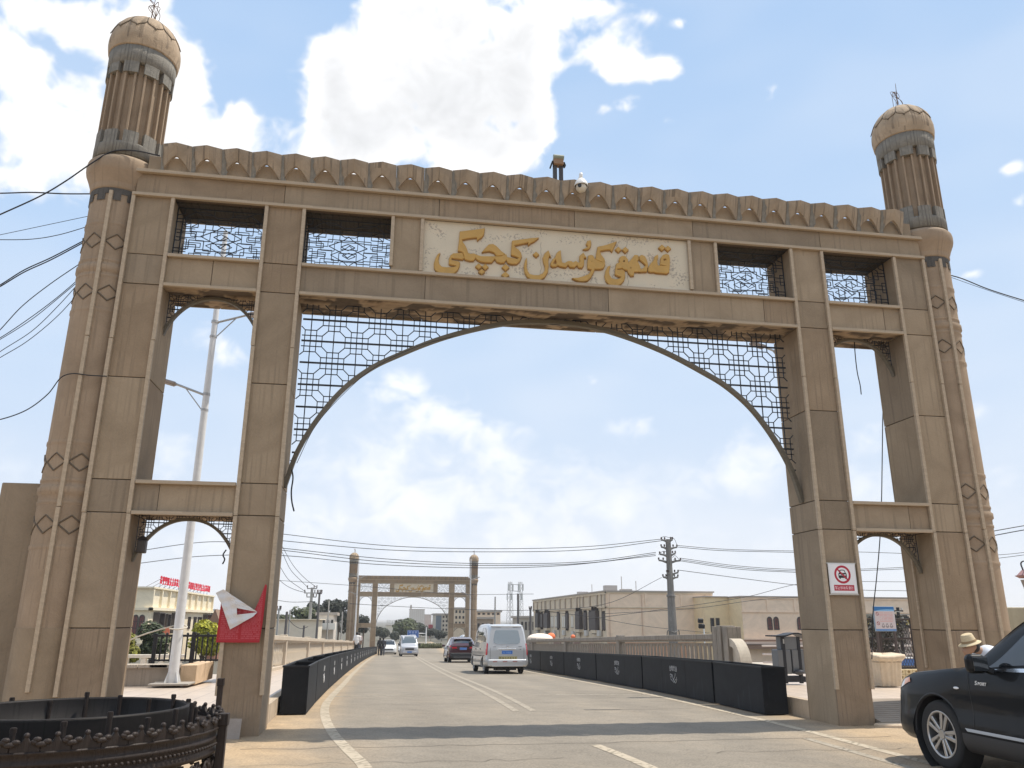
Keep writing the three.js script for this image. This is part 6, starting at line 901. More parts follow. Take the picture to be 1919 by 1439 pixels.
// ------------------------------------------------------------------ trees and shrubs
function leaves(blobs, n, size, seed, tone, light = 0.55) { // many leaf-sized faces through the volume of the blobs, thinned by noise
  const q = mulberry(seed), pos = new Float32Array(n * 18), nor = new Float32Array(n * 18), col = new Float32Array(n * 18); let k = 0; const tot = blobs.reduce((s, b) => s + b[3] * b[4] * b[5], 0);
  const u = V(), w = V(), c = V(), nn = V();
  for (let i = 0; i < n; i++) {
    let s = q() * tot, b = blobs[0]; for (const x of blobs) { s -= x[3] * x[4] * x[5]; if (s <= 0) { b = x; break; } }
    let d, tries = 0; do { d = nn.set(q() * 2 - 1, q() * 2 - 1, q() * 2 - 1); tries++; } while ((d.lengthSq() > 1 || d.lengthSq() < 0.12) && tries < 30);
    const r = Math.pow(d.length(), 0.45); d.normalize(); c.set(b[0] + d.x * b[3] * r, b[1] + d.y * b[4] * r, b[2] + d.z * b[5] * r);
    if (N3(c.x * 1.3 / b[3] * 1.6, c.y * 2 / b[4], c.z * 2 / b[5]) < -0.28) continue;
    u.set(q() - 0.5, q() - 0.5, q() - 0.5).normalize(); w.copy(d).multiplyScalar(0.6).add(V(q() - 0.5, q() * 0.9, q() - 0.5)).normalize(); u.cross(w).normalize(); const v2 = w.clone().cross(u), sz = size * (0.6 + q() * 0.8);
    const P = [[-1, -0.5], [1, -0.3], [0.8, 0.6], [-1, -0.5], [0.8, 0.6], [-0.5, 0.7]].map(([x, y]) => c.clone().addScaledVector(u, x * sz).addScaledVector(v2, y * sz)); const t = 0.65 + q() * 0.7, wm = q();
    P.forEach((p, j) => { p.toArray(pos, k + j * 3); w.toArray(nor, k + j * 3); col[k + j * 3] = lerp(tone[0], tone[3] ?? tone[0], wm) * t; col[k + j * 3 + 1] = lerp(tone[1], tone[4] ?? tone[1], wm) * t; col[k + j * 3 + 2] = lerp(tone[2], tone[5] ?? tone[2], wm) * t; }); k += 18;
  }
  const g = new THREE.BufferGeometry(); g.setAttribute('position', new THREE.BufferAttribute(pos.slice(0, k), 3)); g.setAttribute('normal', new THREE.BufferAttribute(nor.slice(0, k), 3)); g.setAttribute('color', new THREE.BufferAttribute(col.slice(0, k), 3)); g.setAttribute('uv', new THREE.BufferAttribute(new Float32Array(k / 3 * 2), 2)); return g;
}
const leafM = pmat([1, 1, 1], 0.85, 0, { vertexColors: true, transmission: 0.25, thickness: 0, side: THREE.DoubleSide }); const bark = surf([0.16, 0.12, 0.085], T.board, 0.8, 0.95, 0.01);
function tree(label, x, y, z, h, r, n, size, seed, tone, group, name = 'tree') {
  const t = thing(name, label, 'tree', [x, y, z], 0, group), q = mulberry(seed), blobs = []; const lim = [];
  const m = 7 + Math.floor(q() * 3); for (let i = 0; i < m; i++) { const a = q() * 6.28, rr = r * (0.15 + 0.55 * q()), by = h * (0.48 + 0.44 * q()), s = r * (0.34 + 0.24 * q()); blobs.push([Math.cos(a) * rr, by, Math.sin(a) * rr, s * 1.15, s, s * 1.15]); lim.push(rod([0, h * 0.3, 0], [Math.cos(a) * rr * 0.8, by, Math.sin(a) * rr * 0.8], 0.05 * h / 8, 5, 0.015)); }
  obj('trunk', [rod([0, 0, 0], [0.02 * h, h * 0.6, 0], h * 0.022, 8, h * 0.01), ...lim], bark, t); obj('crown', leaves(blobs, n, size, seed + 1, tone), leafM, t, true); return t;
}
function shrub(label, x, y, z, h, r, n, size, seed, tone, cat = 'shrub') {
  const t = thing('shrub', label, cat, [x, y, z]), q = mulberry(seed), blobs = [], st = []; for (let i = 0; i < 9; i++) { const a = q() * 6.28, rr = r * 0.55 * q(), by = h * (0.3 + 0.5 * q()), s = r * (0.35 + 0.2 * q()); blobs.push([Math.cos(a) * rr, by, Math.sin(a) * rr, s, s * 0.9, s]); st.push(rod([0, 0, 0], [Math.cos(a) * rr, by, Math.sin(a) * rr], 0.025, 5, 0.008)); }
  obj('stem', st, bark, t); obj('foliage', leaves(blobs, n, size, seed + 1, tone), leafM, t, true); return t;
}
{
  const dark = [0.028, 0.04, 0.026, 0.05, 0.055, 0.04], green = [0.05, 0.075, 0.02, 0.09, 0.105, 0.035], T1 = 'dark trees on the left bank', T2 = 'green trees behind the low building';
  const put = (label, px, pyTop, z, w, n, seed, tone, grp) => { const p = at(px, pyTop, z), base = z < -96 ? -2.5 : -4.2; const r = w / 2 * (camera.position.z - z) / 1486; return tree(label, p[0], base, z, p[1] - base, r, n, r * 0.12, seed, tone, grp); };
  put('tall dark tree behind the crossarm pole on the left', 590, 1128, -105, 44, 2600, 101, dark, T1); put('tall dark tree with uneven top left of the far gate', 612, 1121, -108, 40, 2600, 103, dark, T1); put('dark tree close to the left column of the far gate', 637, 1125, -110, 38, 2600, 105, dark, T1); put('dark tree half hidden by the left column of the far gate', 655, 1140, -112, 30, 2200, 107, dark, T1); put('dark tree seen through the left side opening of the far gate', 683, 1149, -115, 26, 2000, 109, dark, T1); put('small dark tree beside the left pier above the low building', 517, 1140, -92, 26, 1800, 111, dark, T1);
  put('broad green tree left of the crossarm pole', 565, 1136, -98, 44, 2600, 113, green, T2); put('rounded green tree in the middle of the left bank', 545, 1141, -96, 40, 2600, 115, green, T2); put('lower green tree near the left pier', 528, 1148, -94, 34, 2200, 117, green, T2);
  put('dark tree behind the roof of the booth beside the red-lettered building', 404, 1138, -95, 30, 1800, 119, dark, 'trees beyond the left building');
  put('round tree at the left inside the far arch', 712, 1177, -170, 34, 2000, 121, [0.05, 0.06, 0.035], 'street trees beyond the far gate'); put('broad green tree in the middle of the far arch', 760, 1167, -190, 44, 2400, 123, green, 'street trees beyond the far gate'); put('green tree right of the blue sign in the far arch', 788, 1170, -200, 34, 2000, 125, [0.045, 0.06, 0.03], 'street trees beyond the far gate'); put('dark street tree left of the six-storey house', 808, 1178, -165, 22, 1600, 127, dark, 'street trees beyond the far gate'); put('dark street tree before the six-storey house', 828, 1182, -160, 22, 1600, 129, dark, 'street trees beyond the far gate'); put('leafy street tree behind the oncoming minivan', 740, 1186, -160, 24, 1600, 131, [0.04, 0.05, 0.03], 'street trees beyond the far gate');
  // clipped hedge across the crossing
  { const a = at(770, 1222, -112), c = at(828, 1222, -112), L = c[0] - a[0], t = thing('hedge', 'clipped yellow-green hedge across the road beyond the far gate', 'hedge', [(a[0] + c[0]) / 2, -2.45, -112]); const bl = []; for (let i = 0; i < 14; i++) bl.push([-L / 2 + L * (i + 0.5) / 14, 0.4, 0, L / 18, 0.45, 0.5]); obj('foliage', leaves(bl, 2600, 0.12, 141, [0.08, 0.10, 0.03, 0.16, 0.15, 0.05]), leafM, t, true); }
  const z = -16, b1 = at(281, 1240, z), b2 = at(246, 1240, z), b3 = at(378, 1240, -22);
  shrub('dark green bush between the left columns and the white lamp pole', b1[0], 0.0, z, 1.75, 0.72, 5200, 0.05, 151, [0.035, 0.055, 0.02, 0.07, 0.09, 0.03]);
  shrub('yellow-green bush at the left edge of the lower left arch', b2[0] - 0.1, 0.0, z + 0.5, 1.35, 0.6, 4000, 0.05, 153, [0.16, 0.17, 0.02, 0.32, 0.30, 0.04]);
  shrub('bright yellow-green bush behind the black fence', b3[0], 0.0, -22, 1.72, 0.8, 4200, 0.06, 155, [0.30, 0.32, 0.02, 0.55, 0.52, 0.05]);
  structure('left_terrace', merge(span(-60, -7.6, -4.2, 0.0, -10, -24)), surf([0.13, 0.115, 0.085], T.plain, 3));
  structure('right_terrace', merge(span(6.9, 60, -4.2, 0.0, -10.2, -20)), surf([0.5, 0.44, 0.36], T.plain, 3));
}
// ------------------------------------------------------------------ things fixed to or standing by the near gate
{ // no-motor-vehicles sign
  const face = canvasTex(512, 512, (c, w, h) => {
    c.fillStyle = '#d9d8d8'; c.fillRect(0, 0, w, h); c.fillStyle = '#e8e6e6'; c.fillRect(16, 16, w - 32, h - 32);
    c.fillStyle = '#151718'; c.beginPath(); c.moveTo(190, 160); c.lineTo(208, 108); c.quadraticCurveTo(255, 96, 302, 108); c.lineTo(322, 160); c.lineTo(336, 172); c.lineTo(336, 246); c.lineTo(318, 246); c.lineTo(318, 262); c.lineTo(296, 262); c.lineTo(296, 246); c.lineTo(216, 246); c.lineTo(216, 262); c.lineTo(194, 262); c.lineTo(194, 246); c.lineTo(176, 246); c.lineTo(176, 172); c.fill();
    c.fillStyle = '#e8e6e6'; c.beginPath(); c.moveTo(208, 158); c.lineTo(220, 120); c.quadraticCurveTo(255, 112, 292, 120); c.lineTo(304, 158); c.fill(); c.fillRect(190, 184, 40, 16); c.fillRect(282, 184, 40, 16); c.fillRect(236, 196, 42, 8);
    c.strokeStyle = '#b01232'; c.lineWidth = 38; c.beginPath(); c.arc(256, 186, 138, 0, 7); c.stroke(); c.lineWidth = 28; c.beginPath(); c.moveTo(160, 90); c.lineTo(352, 282); c.stroke();
    c.fillStyle = '#b01a32'; c.fillRect(70, 366, 386, 100); c.strokeStyle = '#f2e4e4'; c.lineWidth = 5;
    const G = [ // 禁止机动车通行 in strokes on a 10 × 12 field
      [[0,2,4,2],[2,0,2,5],[2,2,0,5],[2,2,4,4],[6,2,10,2],[8,0,8,5],[8,2,6,5],[8,2,10,4],[2,6,8,6],[0,8,10,8],[5,8,5,12],[3,9,1,11],[7,9,9,11]], [[5,1,5,11],[5,5,9,5],[2,5,2,11],[0,11,10,11]], [[0,3,4,3],[2,0,2,12],[2,4,0,8],[2,4,4,7],[6,2,6,8],[6,8,5,11],[6,2,9,2],[9,2,9,10],[9,10,10,10]], [[0,2,4,2],[0,5,5,5],[2,5,1,10],[1,10,5,9],[5,4,10,4],[9,4,9,11],[9,11,7,11],[7,1,7,5],[7,5,5,11]], [[1,2,9,2],[4,0,1,6],[1,6,9,6],[0,9,10,9],[5,4,5,12]], [[1,1,2,3],[0,5,2,5],[2,5,2,9],[0,11,3,10],[3,10,10,11],[4,1,9,1],[9,1,7,3],[4,4,9,4],[4,4,4,9],[9,4,9,9],[4,6,9,6],[6.5,3,6.5,9]], [[3,0,0,3],[3,4,0,7],[2,6,2,12],[5,2,9,2],[4,5,10,5],[8,5,8,11],[8,11,6,11]]];
    G.forEach((g, i) => { for (const [a, b, d, e] of g) { c.beginPath(); c.moveTo(90 + i * 50.5 + a * 4.2, 386 + b * 5); c.lineTo(90 + i * 50.5 + d * 4.2, 386 + e * 5); c.stroke(); } });
  });
  const t = thing('traffic_sign', 'white square no motor vehicles sign with red ring on the right inner pier', 'sign', [4.84, 2.315, 0.062]);
  obj('board', rbox(0.5, 0.5, 0.015, 0.004, 0, 0, 0), MAT.white, t); flat('sign_face', 0.49, 0.49, new THREE.MeshStandardMaterial({ map: face, roughness: 0.5 }), t, 0, 0, 0.0085); obj('clip', [box(0.54, 0.018, 0.01, 0, 0.255, -0.005), box(0.54, 0.018, 0.01, 0, -0.262, -0.005)], mat([0.5, 0.48, 0.44], 0.5, 0.6), t); partNames(t);
}
{ // torn red poster with a flap of its white back hanging over
  const print = canvasTex(512, 512, (c, w, h) => { c.fillStyle = '#a3121f'; c.fillRect(0, 0, w, h); const q = mulberry(3); c.fillStyle = '#c9838a'; for (let r = 0; r < 26; r++) for (let k = 0; k < 2; k++) { const x0 = 40 + k * 235, y = 40 + r * 17; c.globalAlpha = 0.8; for (let x = x0; x < x0 + 200; x += 6) if (q() < 0.8) c.fillRect(x, y, 4.6, 6); } c.globalAlpha = 0.3; c.fillRect(20, 20, 472, 4); c.fillRect(20, 480, 472, 4); });
  const t = thing('torn_poster', 'torn red poster with small pale print on the left inner pier', 'poster', [0, 0, 0.075]);
  const sheet = (pts, m, name, bend, parent) => { const g = plate(pts, 0.003, 0), p = g.attributes.position, uv = g.attributes.uv; for (let i = 0; i < p.count; i++) { const x = p.getX(i), y = p.getY(i); uv.setXY(i, (x + 5.26) / 0.66, (y - 1.27) / 0.86); p.setZ(i, p.getZ(i) + bend(x, y)); } g.computeVertexNormals(); const o = new THREE.Mesh(g, m); o.name = name; o.castShadow = o.receiveShadow = true; parent.add(o); return o; };
  sheet([[-5.25, 1.285], [-4.9, 1.28], [-4.635, 1.283], [-4.61, 1.6], [-4.60, 2.1], [-4.625, 2.12], [-4.66, 2.0], [-4.70, 1.86], [-4.74, 1.76], [-4.76, 1.73], [-4.85, 1.755], [-5.0, 1.8], [-5.2, 1.86], [-5.235, 1.86]], new THREE.MeshStandardMaterial({ map: print, roughness: 0.45, side: THREE.DoubleSide }), 'sheet', (x, y) => 0.006 * Math.sin(x * 22 + y * 9), t);
  const fm = mat([0.66, 0.64, 0.63], 0.7, 0, { side: THREE.DoubleSide });
  const fl = thing('poster_flap', 'crumpled white back of the poster folded over its red front', 'torn paper', [0, 0, 0.1]);
  const tri = (P) => { const pos = [], sub = 8; const [a, b, c] = P.map((p) => V(...p)); const S = (i, j) => a.clone().multiplyScalar(1 - i / sub - j / sub).addScaledVector(b, i / sub).addScaledVector(c, j / sub); const w = (v) => { v.z += 0.012 * Math.sin(v.x * 31 + v.y * 17) + 0.008 * Math.sin(v.y * 47 - v.x * 12); return v; }; for (let i = 0; i < sub; i++) for (let j = 0; j < sub - i; j++) { pos.push(...w(S(i, j)), ...w(S(i + 1, j)), ...w(S(i, j + 1))); if (j < sub - i - 1) pos.push(...w(S(i + 1, j)), ...w(S(i + 1, j + 1)), ...w(S(i, j + 1))); } const g = new THREE.BufferGeometry(); g.setAttribute('position', new THREE.Float32BufferAttribute(pos.map(Number), 3)); g.computeVertexNormals(); return g; };
  const p = (x, y, z) => { const a = at(390 + x / 9.593, 1080 + y / 9.593, 0.1); return [a[0], a[1], z]; };
  obj('fold', [tri([p(150, 300, 0.05), p(235, 480, 0.01), p(280, 232, 0.03)]), tri([p(280, 232, 0.03), p(235, 480, 0.01), p(520, 570, 0.02)]), tri([p(280, 232, 0.03), p(520, 570, 0.02), p(890, 640, 0.01)]), tri([p(235, 480, 0.012), p(400, 955, 0.03), p(530, 690, 0.04)]), tri([p(235, 480, 0.012), p(530, 690, 0.04), p(520, 570, 0.02)]), tri([p(530, 690, 0.04), p(400, 955, 0.03), p(820, 720, 0.035)]), tri([p(530, 690, 0.04), p(820, 720, 0.035), p(885, 645, 0.012)])], fm, fl);
}
{ // dome camera and floodlight on the crown
  const w = mat([0.78, 0.77, 0.74], 0.35), t = thing('security_camera', 'white dome security camera hanging in front of the gate crown', 'camera', [0.37, 9.3, 0.27]);
  obj('housing', lathe([[0, 0.13], [0.03, 0.13], [0.06, 0.11], [0.1, 0.06], [0.125, 0], [0.13, -0.03], [0.12, -0.035]], 28), w, t); obj('neck', lathe([[0, 0.24], [0.03, 0.235], [0.035, 0.2], [0.03, 0.125], [0, 0.12]], 16), w, t);
  const h = obj('camera_head', ball(0.1, 0, -0.06, 0, 20), mat([0.62, 0.57, 0.48], 0.4), t); obj('lens', cyl(0.035, 0.035, 0.03, -0.05, -0.07, 0.085, 16, Math.PI / 2, 0, 0.4), MAT.black, h); obj('bracket', rod([0, 0.2, -0.02], [-0.02, 0.14, -0.3], 0.02, 8), w, t);
  const f = thing('floodlight', 'dark two-legged floodlight box standing on the gate crown', 'floodlight', [0.09, 9.2, -0.42]);
  obj('leg', rbox(0.075, 1.0, 0.075, 0.008, -0.055, 0.49, 0), mat([0.05, 0.05, 0.055], 0.6), f); obj('leg', rbox(0.075, 1.0, 0.075, 0.008, 0.065, 0.49, 0), mat([0.05, 0.045, 0.05], 0.6), f); obj('lamp_box', rbox(0.19, 0.17, 0.16, 0.015, 0.005, 0.96, 0.02), mat([0.28, 0.17, 0.10], 0.7), f); obj('hood', [place(new THREE.CylinderGeometry(0.12, 0.12, 0.2, 16, 1, false, 0, Math.PI), 0.005, 1.03, 0.02, Math.PI / 2, 0, Math.PI / 2, [0.9, 1, 0.55])], mat([0.25, 0.27, 0.21], 0.6), f); obj('shutter', [box(0.03, 0.12, 0.1, -0.125, 0.9, 0, 0, 0, -0.3), box(0.03, 0.08, 0.1, 0.13, 0.92, 0, 0, 0, 0.35)], MAT.black, f); partNames(f);
  const l = thing('wall_lantern', 'small dark lamp box at the left foot of the lower left arch', 'lamp', [-6.58, 2.68, -0.4]); obj('case', rbox(0.13, 0.2, 0.13, 0.02, 0, 0, 0), mat([0.07, 0.06, 0.055], 0.5), l); obj('cap', cyl(0.1, 0.03, 0.06, 0, 0.13, 0, 4, 0, 0.78), mat([0.07, 0.06, 0.055], 0.5), l);
  const pl = obj('leaning_board', rbox(0.3, 0.28, 0.02, 0.004, -4.92, 0.12, 0.19, -0.32, 0.1), surf([0.36, 0.31, 0.27], T.plain, 0.7)); tag(pl, 'small grey board leaning on the foot of the left inner pier', 'board');
  const sl = thing('buttress', 'plain tan slab wall standing behind the left corner column', 'wall', [-8.35, 0, -0.72]); obj('slab', rbox(0.86, 3.66, 0.42, 0.02, 0, 1.8, 0), MAT.stuccoB, sl); const s2 = thing('buttress', 'low tan block behind the foot of the right corner column', 'wall', [8.62, 0, -0.75]); obj('slab', rbox(0.6, 1.9, 0.42, 0.02, 0, 0.93, 0), surf([0.42, 0.38, 0.28], T.stucco, 2), s2);
}
{ // big ornate iron basin in the near left corner
  const im = pmat([0.040, 0.030, 0.026], 0.5, 0.1, { map: rep(T.weather, 0.7), bumpMap: rep(T.weather, 0.5), bumpScale: 0.006, specularIntensity: 0.5 }), inner = pmat([0.022, 0.019, 0.018], 0.55, 0, { map: rep(T.weather, 0.9), specularIntensity: 0.4 }), t = thing('iron_basin', 'large round black cast-iron basin with ornate rim in the near left corner', 'basin', [-5.55, 0, 5.2]);
  obj('rim_band', lathe([[1.22, 0.5], [1.3, 0.52], [1.31, 0.55], [1.29, 0.57], [1.29, 0.62], [1.315, 0.635], [1.315, 0.655], [1.3, 0.665], [1.3, 0.7], [1.325, 0.715], [1.325, 0.73], [1.29, 0.74], [1.24, 0.735], [1.2, 0.72], [1.18, 0.66], [1.18, 0.5], [1.22, 0.5]], 120), im, t);
  obj('tub', lathe([[0.93, 0.1], [0.95, 0.86], [0.955, 0.875], [0.93, 0.88], [0.915, 0.86], [0.9, 0.48], [0, 0.44]], 96).translate(0.05, 0, -0.22), inner, t);
  const bead = []; for (let k = 0; k < 190; k++) { const a = k / 190 * 2 * Math.PI; bead.push(ball(0.014, Math.sin(a) * 1.318, 0.605, Math.cos(a) * 1.318, 6)); } obj('beading', bead, im, t).userData.kind = 'stuff';
  for (let k = 0; k < 44; k++) { // cresting: peaked scallops with a bud between them
    const a = (k + 0.5) / 44 * 2 * Math.PI, w = 0.092, g = []; const sh = new THREE.Shape(); sh.moveTo(-w, 0); sh.lineTo(-w, 0.05); sh.quadraticCurveTo(-w * 0.35, 0.045, -0.012, 0.105); sh.lineTo(0.012, 0.105); sh.quadraticCurveTo(w * 0.35, 0.045, w, 0.05); sh.lineTo(w, 0); const e = plate(sh, 0.018, 0.004); e.translate(0, 0.72, 1.295); g.push(e, ball(0.02, 0, 0.835, 1.305, 8));
    for (const [dx, dy] of [[-w * 0.9, 0.045], [-w * 0.62, 0.06], [w * 0.62, 0.06], [w * 0.9, 0.045], [w * 0.75, 0.075]]) g.push(ball(0.022, dx, 0.735 + dy, 1.325, 7, [1.3, 0.9, 0.8])); const o = obj('cresting', g, im, t); o.rotation.y = a;
  }
  for (let k = 0; k < 36; k++) { // hanging openwork of curling leaves
    const a = k / 36 * 2 * Math.PI, g = [tube([[-0.1, 0.5, 1.27], [-0.06, 0.4, 1.29], [0, 0.36, 1.28], [0.06, 0.4, 1.29], [0.1, 0.5, 1.27]], 0.016, 18, 5), tube([[0, 0.36, 1.28], [-0.05, 0.43, 1.3], [0, 0.49, 1.3], [0.05, 0.43, 1.3], [0, 0.36, 1.28]], 0.012, 18, 5), ball(0.035, 0, 0.43, 1.29, 8, [1, 1.3, 0.6]), ball(0.03, -0.085, 0.44, 1.28, 7, [1.2, 1, 0.6]), ball(0.03, 0.085, 0.44, 1.28, 7, [1.2, 1, 0.6]), ball(0.022, 0, 0.33, 1.27, 7)];
    const o = obj('leaf_drop', g, im, t); o.rotation.y = a;
  }
  const q = mulberry(17); for (let k = 0; k < 22; k++) { const a = k / 22 * 2 * Math.PI + 0.1, r = 1.09, h = 0.1 + (k % 3) * 0.03; const o = obj('spindle', [cyl(0.02, 0.019, h + 0.14, Math.sin(a) * r, 0.7 + h / 2, Math.cos(a) * r, 12), cyl(0.023, 0.023, 0.03, Math.sin(a) * r, 0.75 + h, Math.cos(a) * r, 12)], im, t); o.rotation.set((q() - 0.5) * 0.02, 0, (q() - 0.5) * 0.02); }
  obj('tray', lathe([[0.9, 0.62], [1.2, 0.66], [1.2, 0.64], [0.9, 0.6]], 96), inner, t); for (let k = 0; k < 6; k++) { const a = k / 6 * 2 * Math.PI + 0.3; obj('foot', [tube([[Math.sin(a) * 0.8, 0.45, Math.cos(a) * 0.8], [Math.sin(a) * 1.0, 0.3, Math.cos(a) * 1.0], [Math.sin(a) * 0.9, 0.12, Math.cos(a) * 0.9], [Math.sin(a) * 1.05, 0.02, Math.cos(a) * 1.05]], 0.05, 20, 8)], im, t); }
  partNames(t);
  const pl = tag(obj('debris', [ball(0.2, -5.9, 0.55, 4.75, 9, [1.4, 0.7, 1]), ball(0.16, -6.2, 0.58, 4.9, 8, [1.2, 0.9, 1])], surf([0.04, 0.035, 0.035], T.weather, 0.3, 0.9, 0.02)), 'dark crumpled heap lying inside the iron basin', 'heap');
  for (const [x, z, h, l] of [[-4.2, 5.2, 0.83, 'black square iron post touching the right rim of the basin'], [-5.03, 0.62, 0.82, 'black iron post between the basin and the left inner pier']]) { const p = thing('iron_post', l, 'post', [x, 0, z], 0, 'black iron posts by the basin'); obj('bar', rbox(0.07, h, 0.07, 0.006, 0, h / 2, 0), im, p); obj('cap', rbox(0.09, 0.1, 0.09, 0.008, 0, h - 0.045, 0), im, p); obj('foot_plate', rbox(0.17, 0.025, 0.14, 0.006, 0, 0.012, 0), surf([0.3, 0.26, 0.22], T.plain, 0.5), p); }
  tag(obj('poster_sheet', rbox(0.9, 0.002, 0.7, 0.0005, -4.95, 0.006, 5.9, 0, 0.3), mat([0.75, 0.72, 0.68], 0.6)), 'pale sheet lying on the ground under the basin rim', 'paper sheet');
}
// ---- left footway: low wall, corner block, black fence, balustrade
{
  const wallM = surf([0.36, 0.30, 0.24], T.stucco, 2), capM = surf([0.55, 0.47, 0.38], T.weather, 1), orange = surf([0.68, 0.50, 0.33], T.stucco, 1.5);
  const w = thing('low_wall', 'low brown parapet wall with thin cap behind the white lamp pole', 'wall', [0, 0, 0]); obj('body', span(-16, -7.08, 0.2, 0.60, -6.3, -6.55), wallM, w);
  const st = mulberry(6); for (let x = -16; x < -7.1; x += 0.62) obj('cap_stone', rbox(0.6, 0.075 + st() * 0.01, 0.36, 0.012, Math.min(x + 0.31, -7.4), 0.64, -6.42), capM, w); partNames(w);
  const c = thing('corner_block', 'orange-tan corner block right of the white lamp pole', 'stone block', [0, 0, 0]); obj('body', rbox(0.34, 0.4, 1.9, 0.015, -6.9, 0.46, -7.25), orange, c);
  const f = thing('black_fence', 'black iron picket fence on the low wall behind the white lamp pole', 'fence', [0, 0, 0]), im = mat([0.018, 0.018, 0.02], 0.5, 0.3);
  obj('top_rail', rbox(1.95, 0.05, 0.06, 0.01, -7.0, 1.25, -7.2), im, f); obj('bottom_rail', rbox(1.95, 0.04, 0.05, 0.01, -7.0, 0.72, -7.2), im, f); obj('post', rbox(0.08, 0.68, 0.08, 0.01, -7.88, 0.96, -7.2), im, f); obj('post', rbox(0.09, 0.72, 0.09, 0.01, -7.05, 0.97, -7.2), im, f); obj('post', rbox(0.08, 0.68, 0.08, 0.01, -6.1, 0.96, -7.2), im, f);
  for (let i = 0; i < 16; i++) { const x = -7.75 + i * 0.112; if (Math.abs(x + 7.05) < 0.06) continue; obj('picket', rbox(0.032, 0.56, 0.032, 0.005, x, 0.97, -7.2), im, f); if (i % 2) obj('knob', ball(0.03, x, 1.29, -7.2, 8), im, f); } partNames(f);
  const b = thing('balustrade', 'whitish low balustrade under the bushes at the left', 'balustrade', [0, 0, -12]), bm = surf([0.70, 0.64, 0.54], T.plain, 1.5); obj('rail', rbox(6, 0.09, 0.18, 0.01, -11.2, 0.62, 0), bm, b); obj('rail', rbox(6, 0.08, 0.16, 0.01, -11.2, 0.2, 0), bm, b); for (let i = 0; i < 13; i++) obj('upright', rbox(0.14, 0.4, 0.14, 0.01, -14 + i * 0.47, 0.4, 0), bm, b); partNames(b);
  const r = thing('shop_banner', 'orange-red banner board behind the bushes on the left', 'banner', at(308, 1183, -24)); obj('board', rbox(0.42, 0.34, 0.04, 0.01, 0, 0, 0), mat([0.75, 0.2, 0.1], 0.6), r); obj('leg', cyl(0.04, 0.04, 2, 0, -1.2, -0.02, 8), MAT.black, r);
}
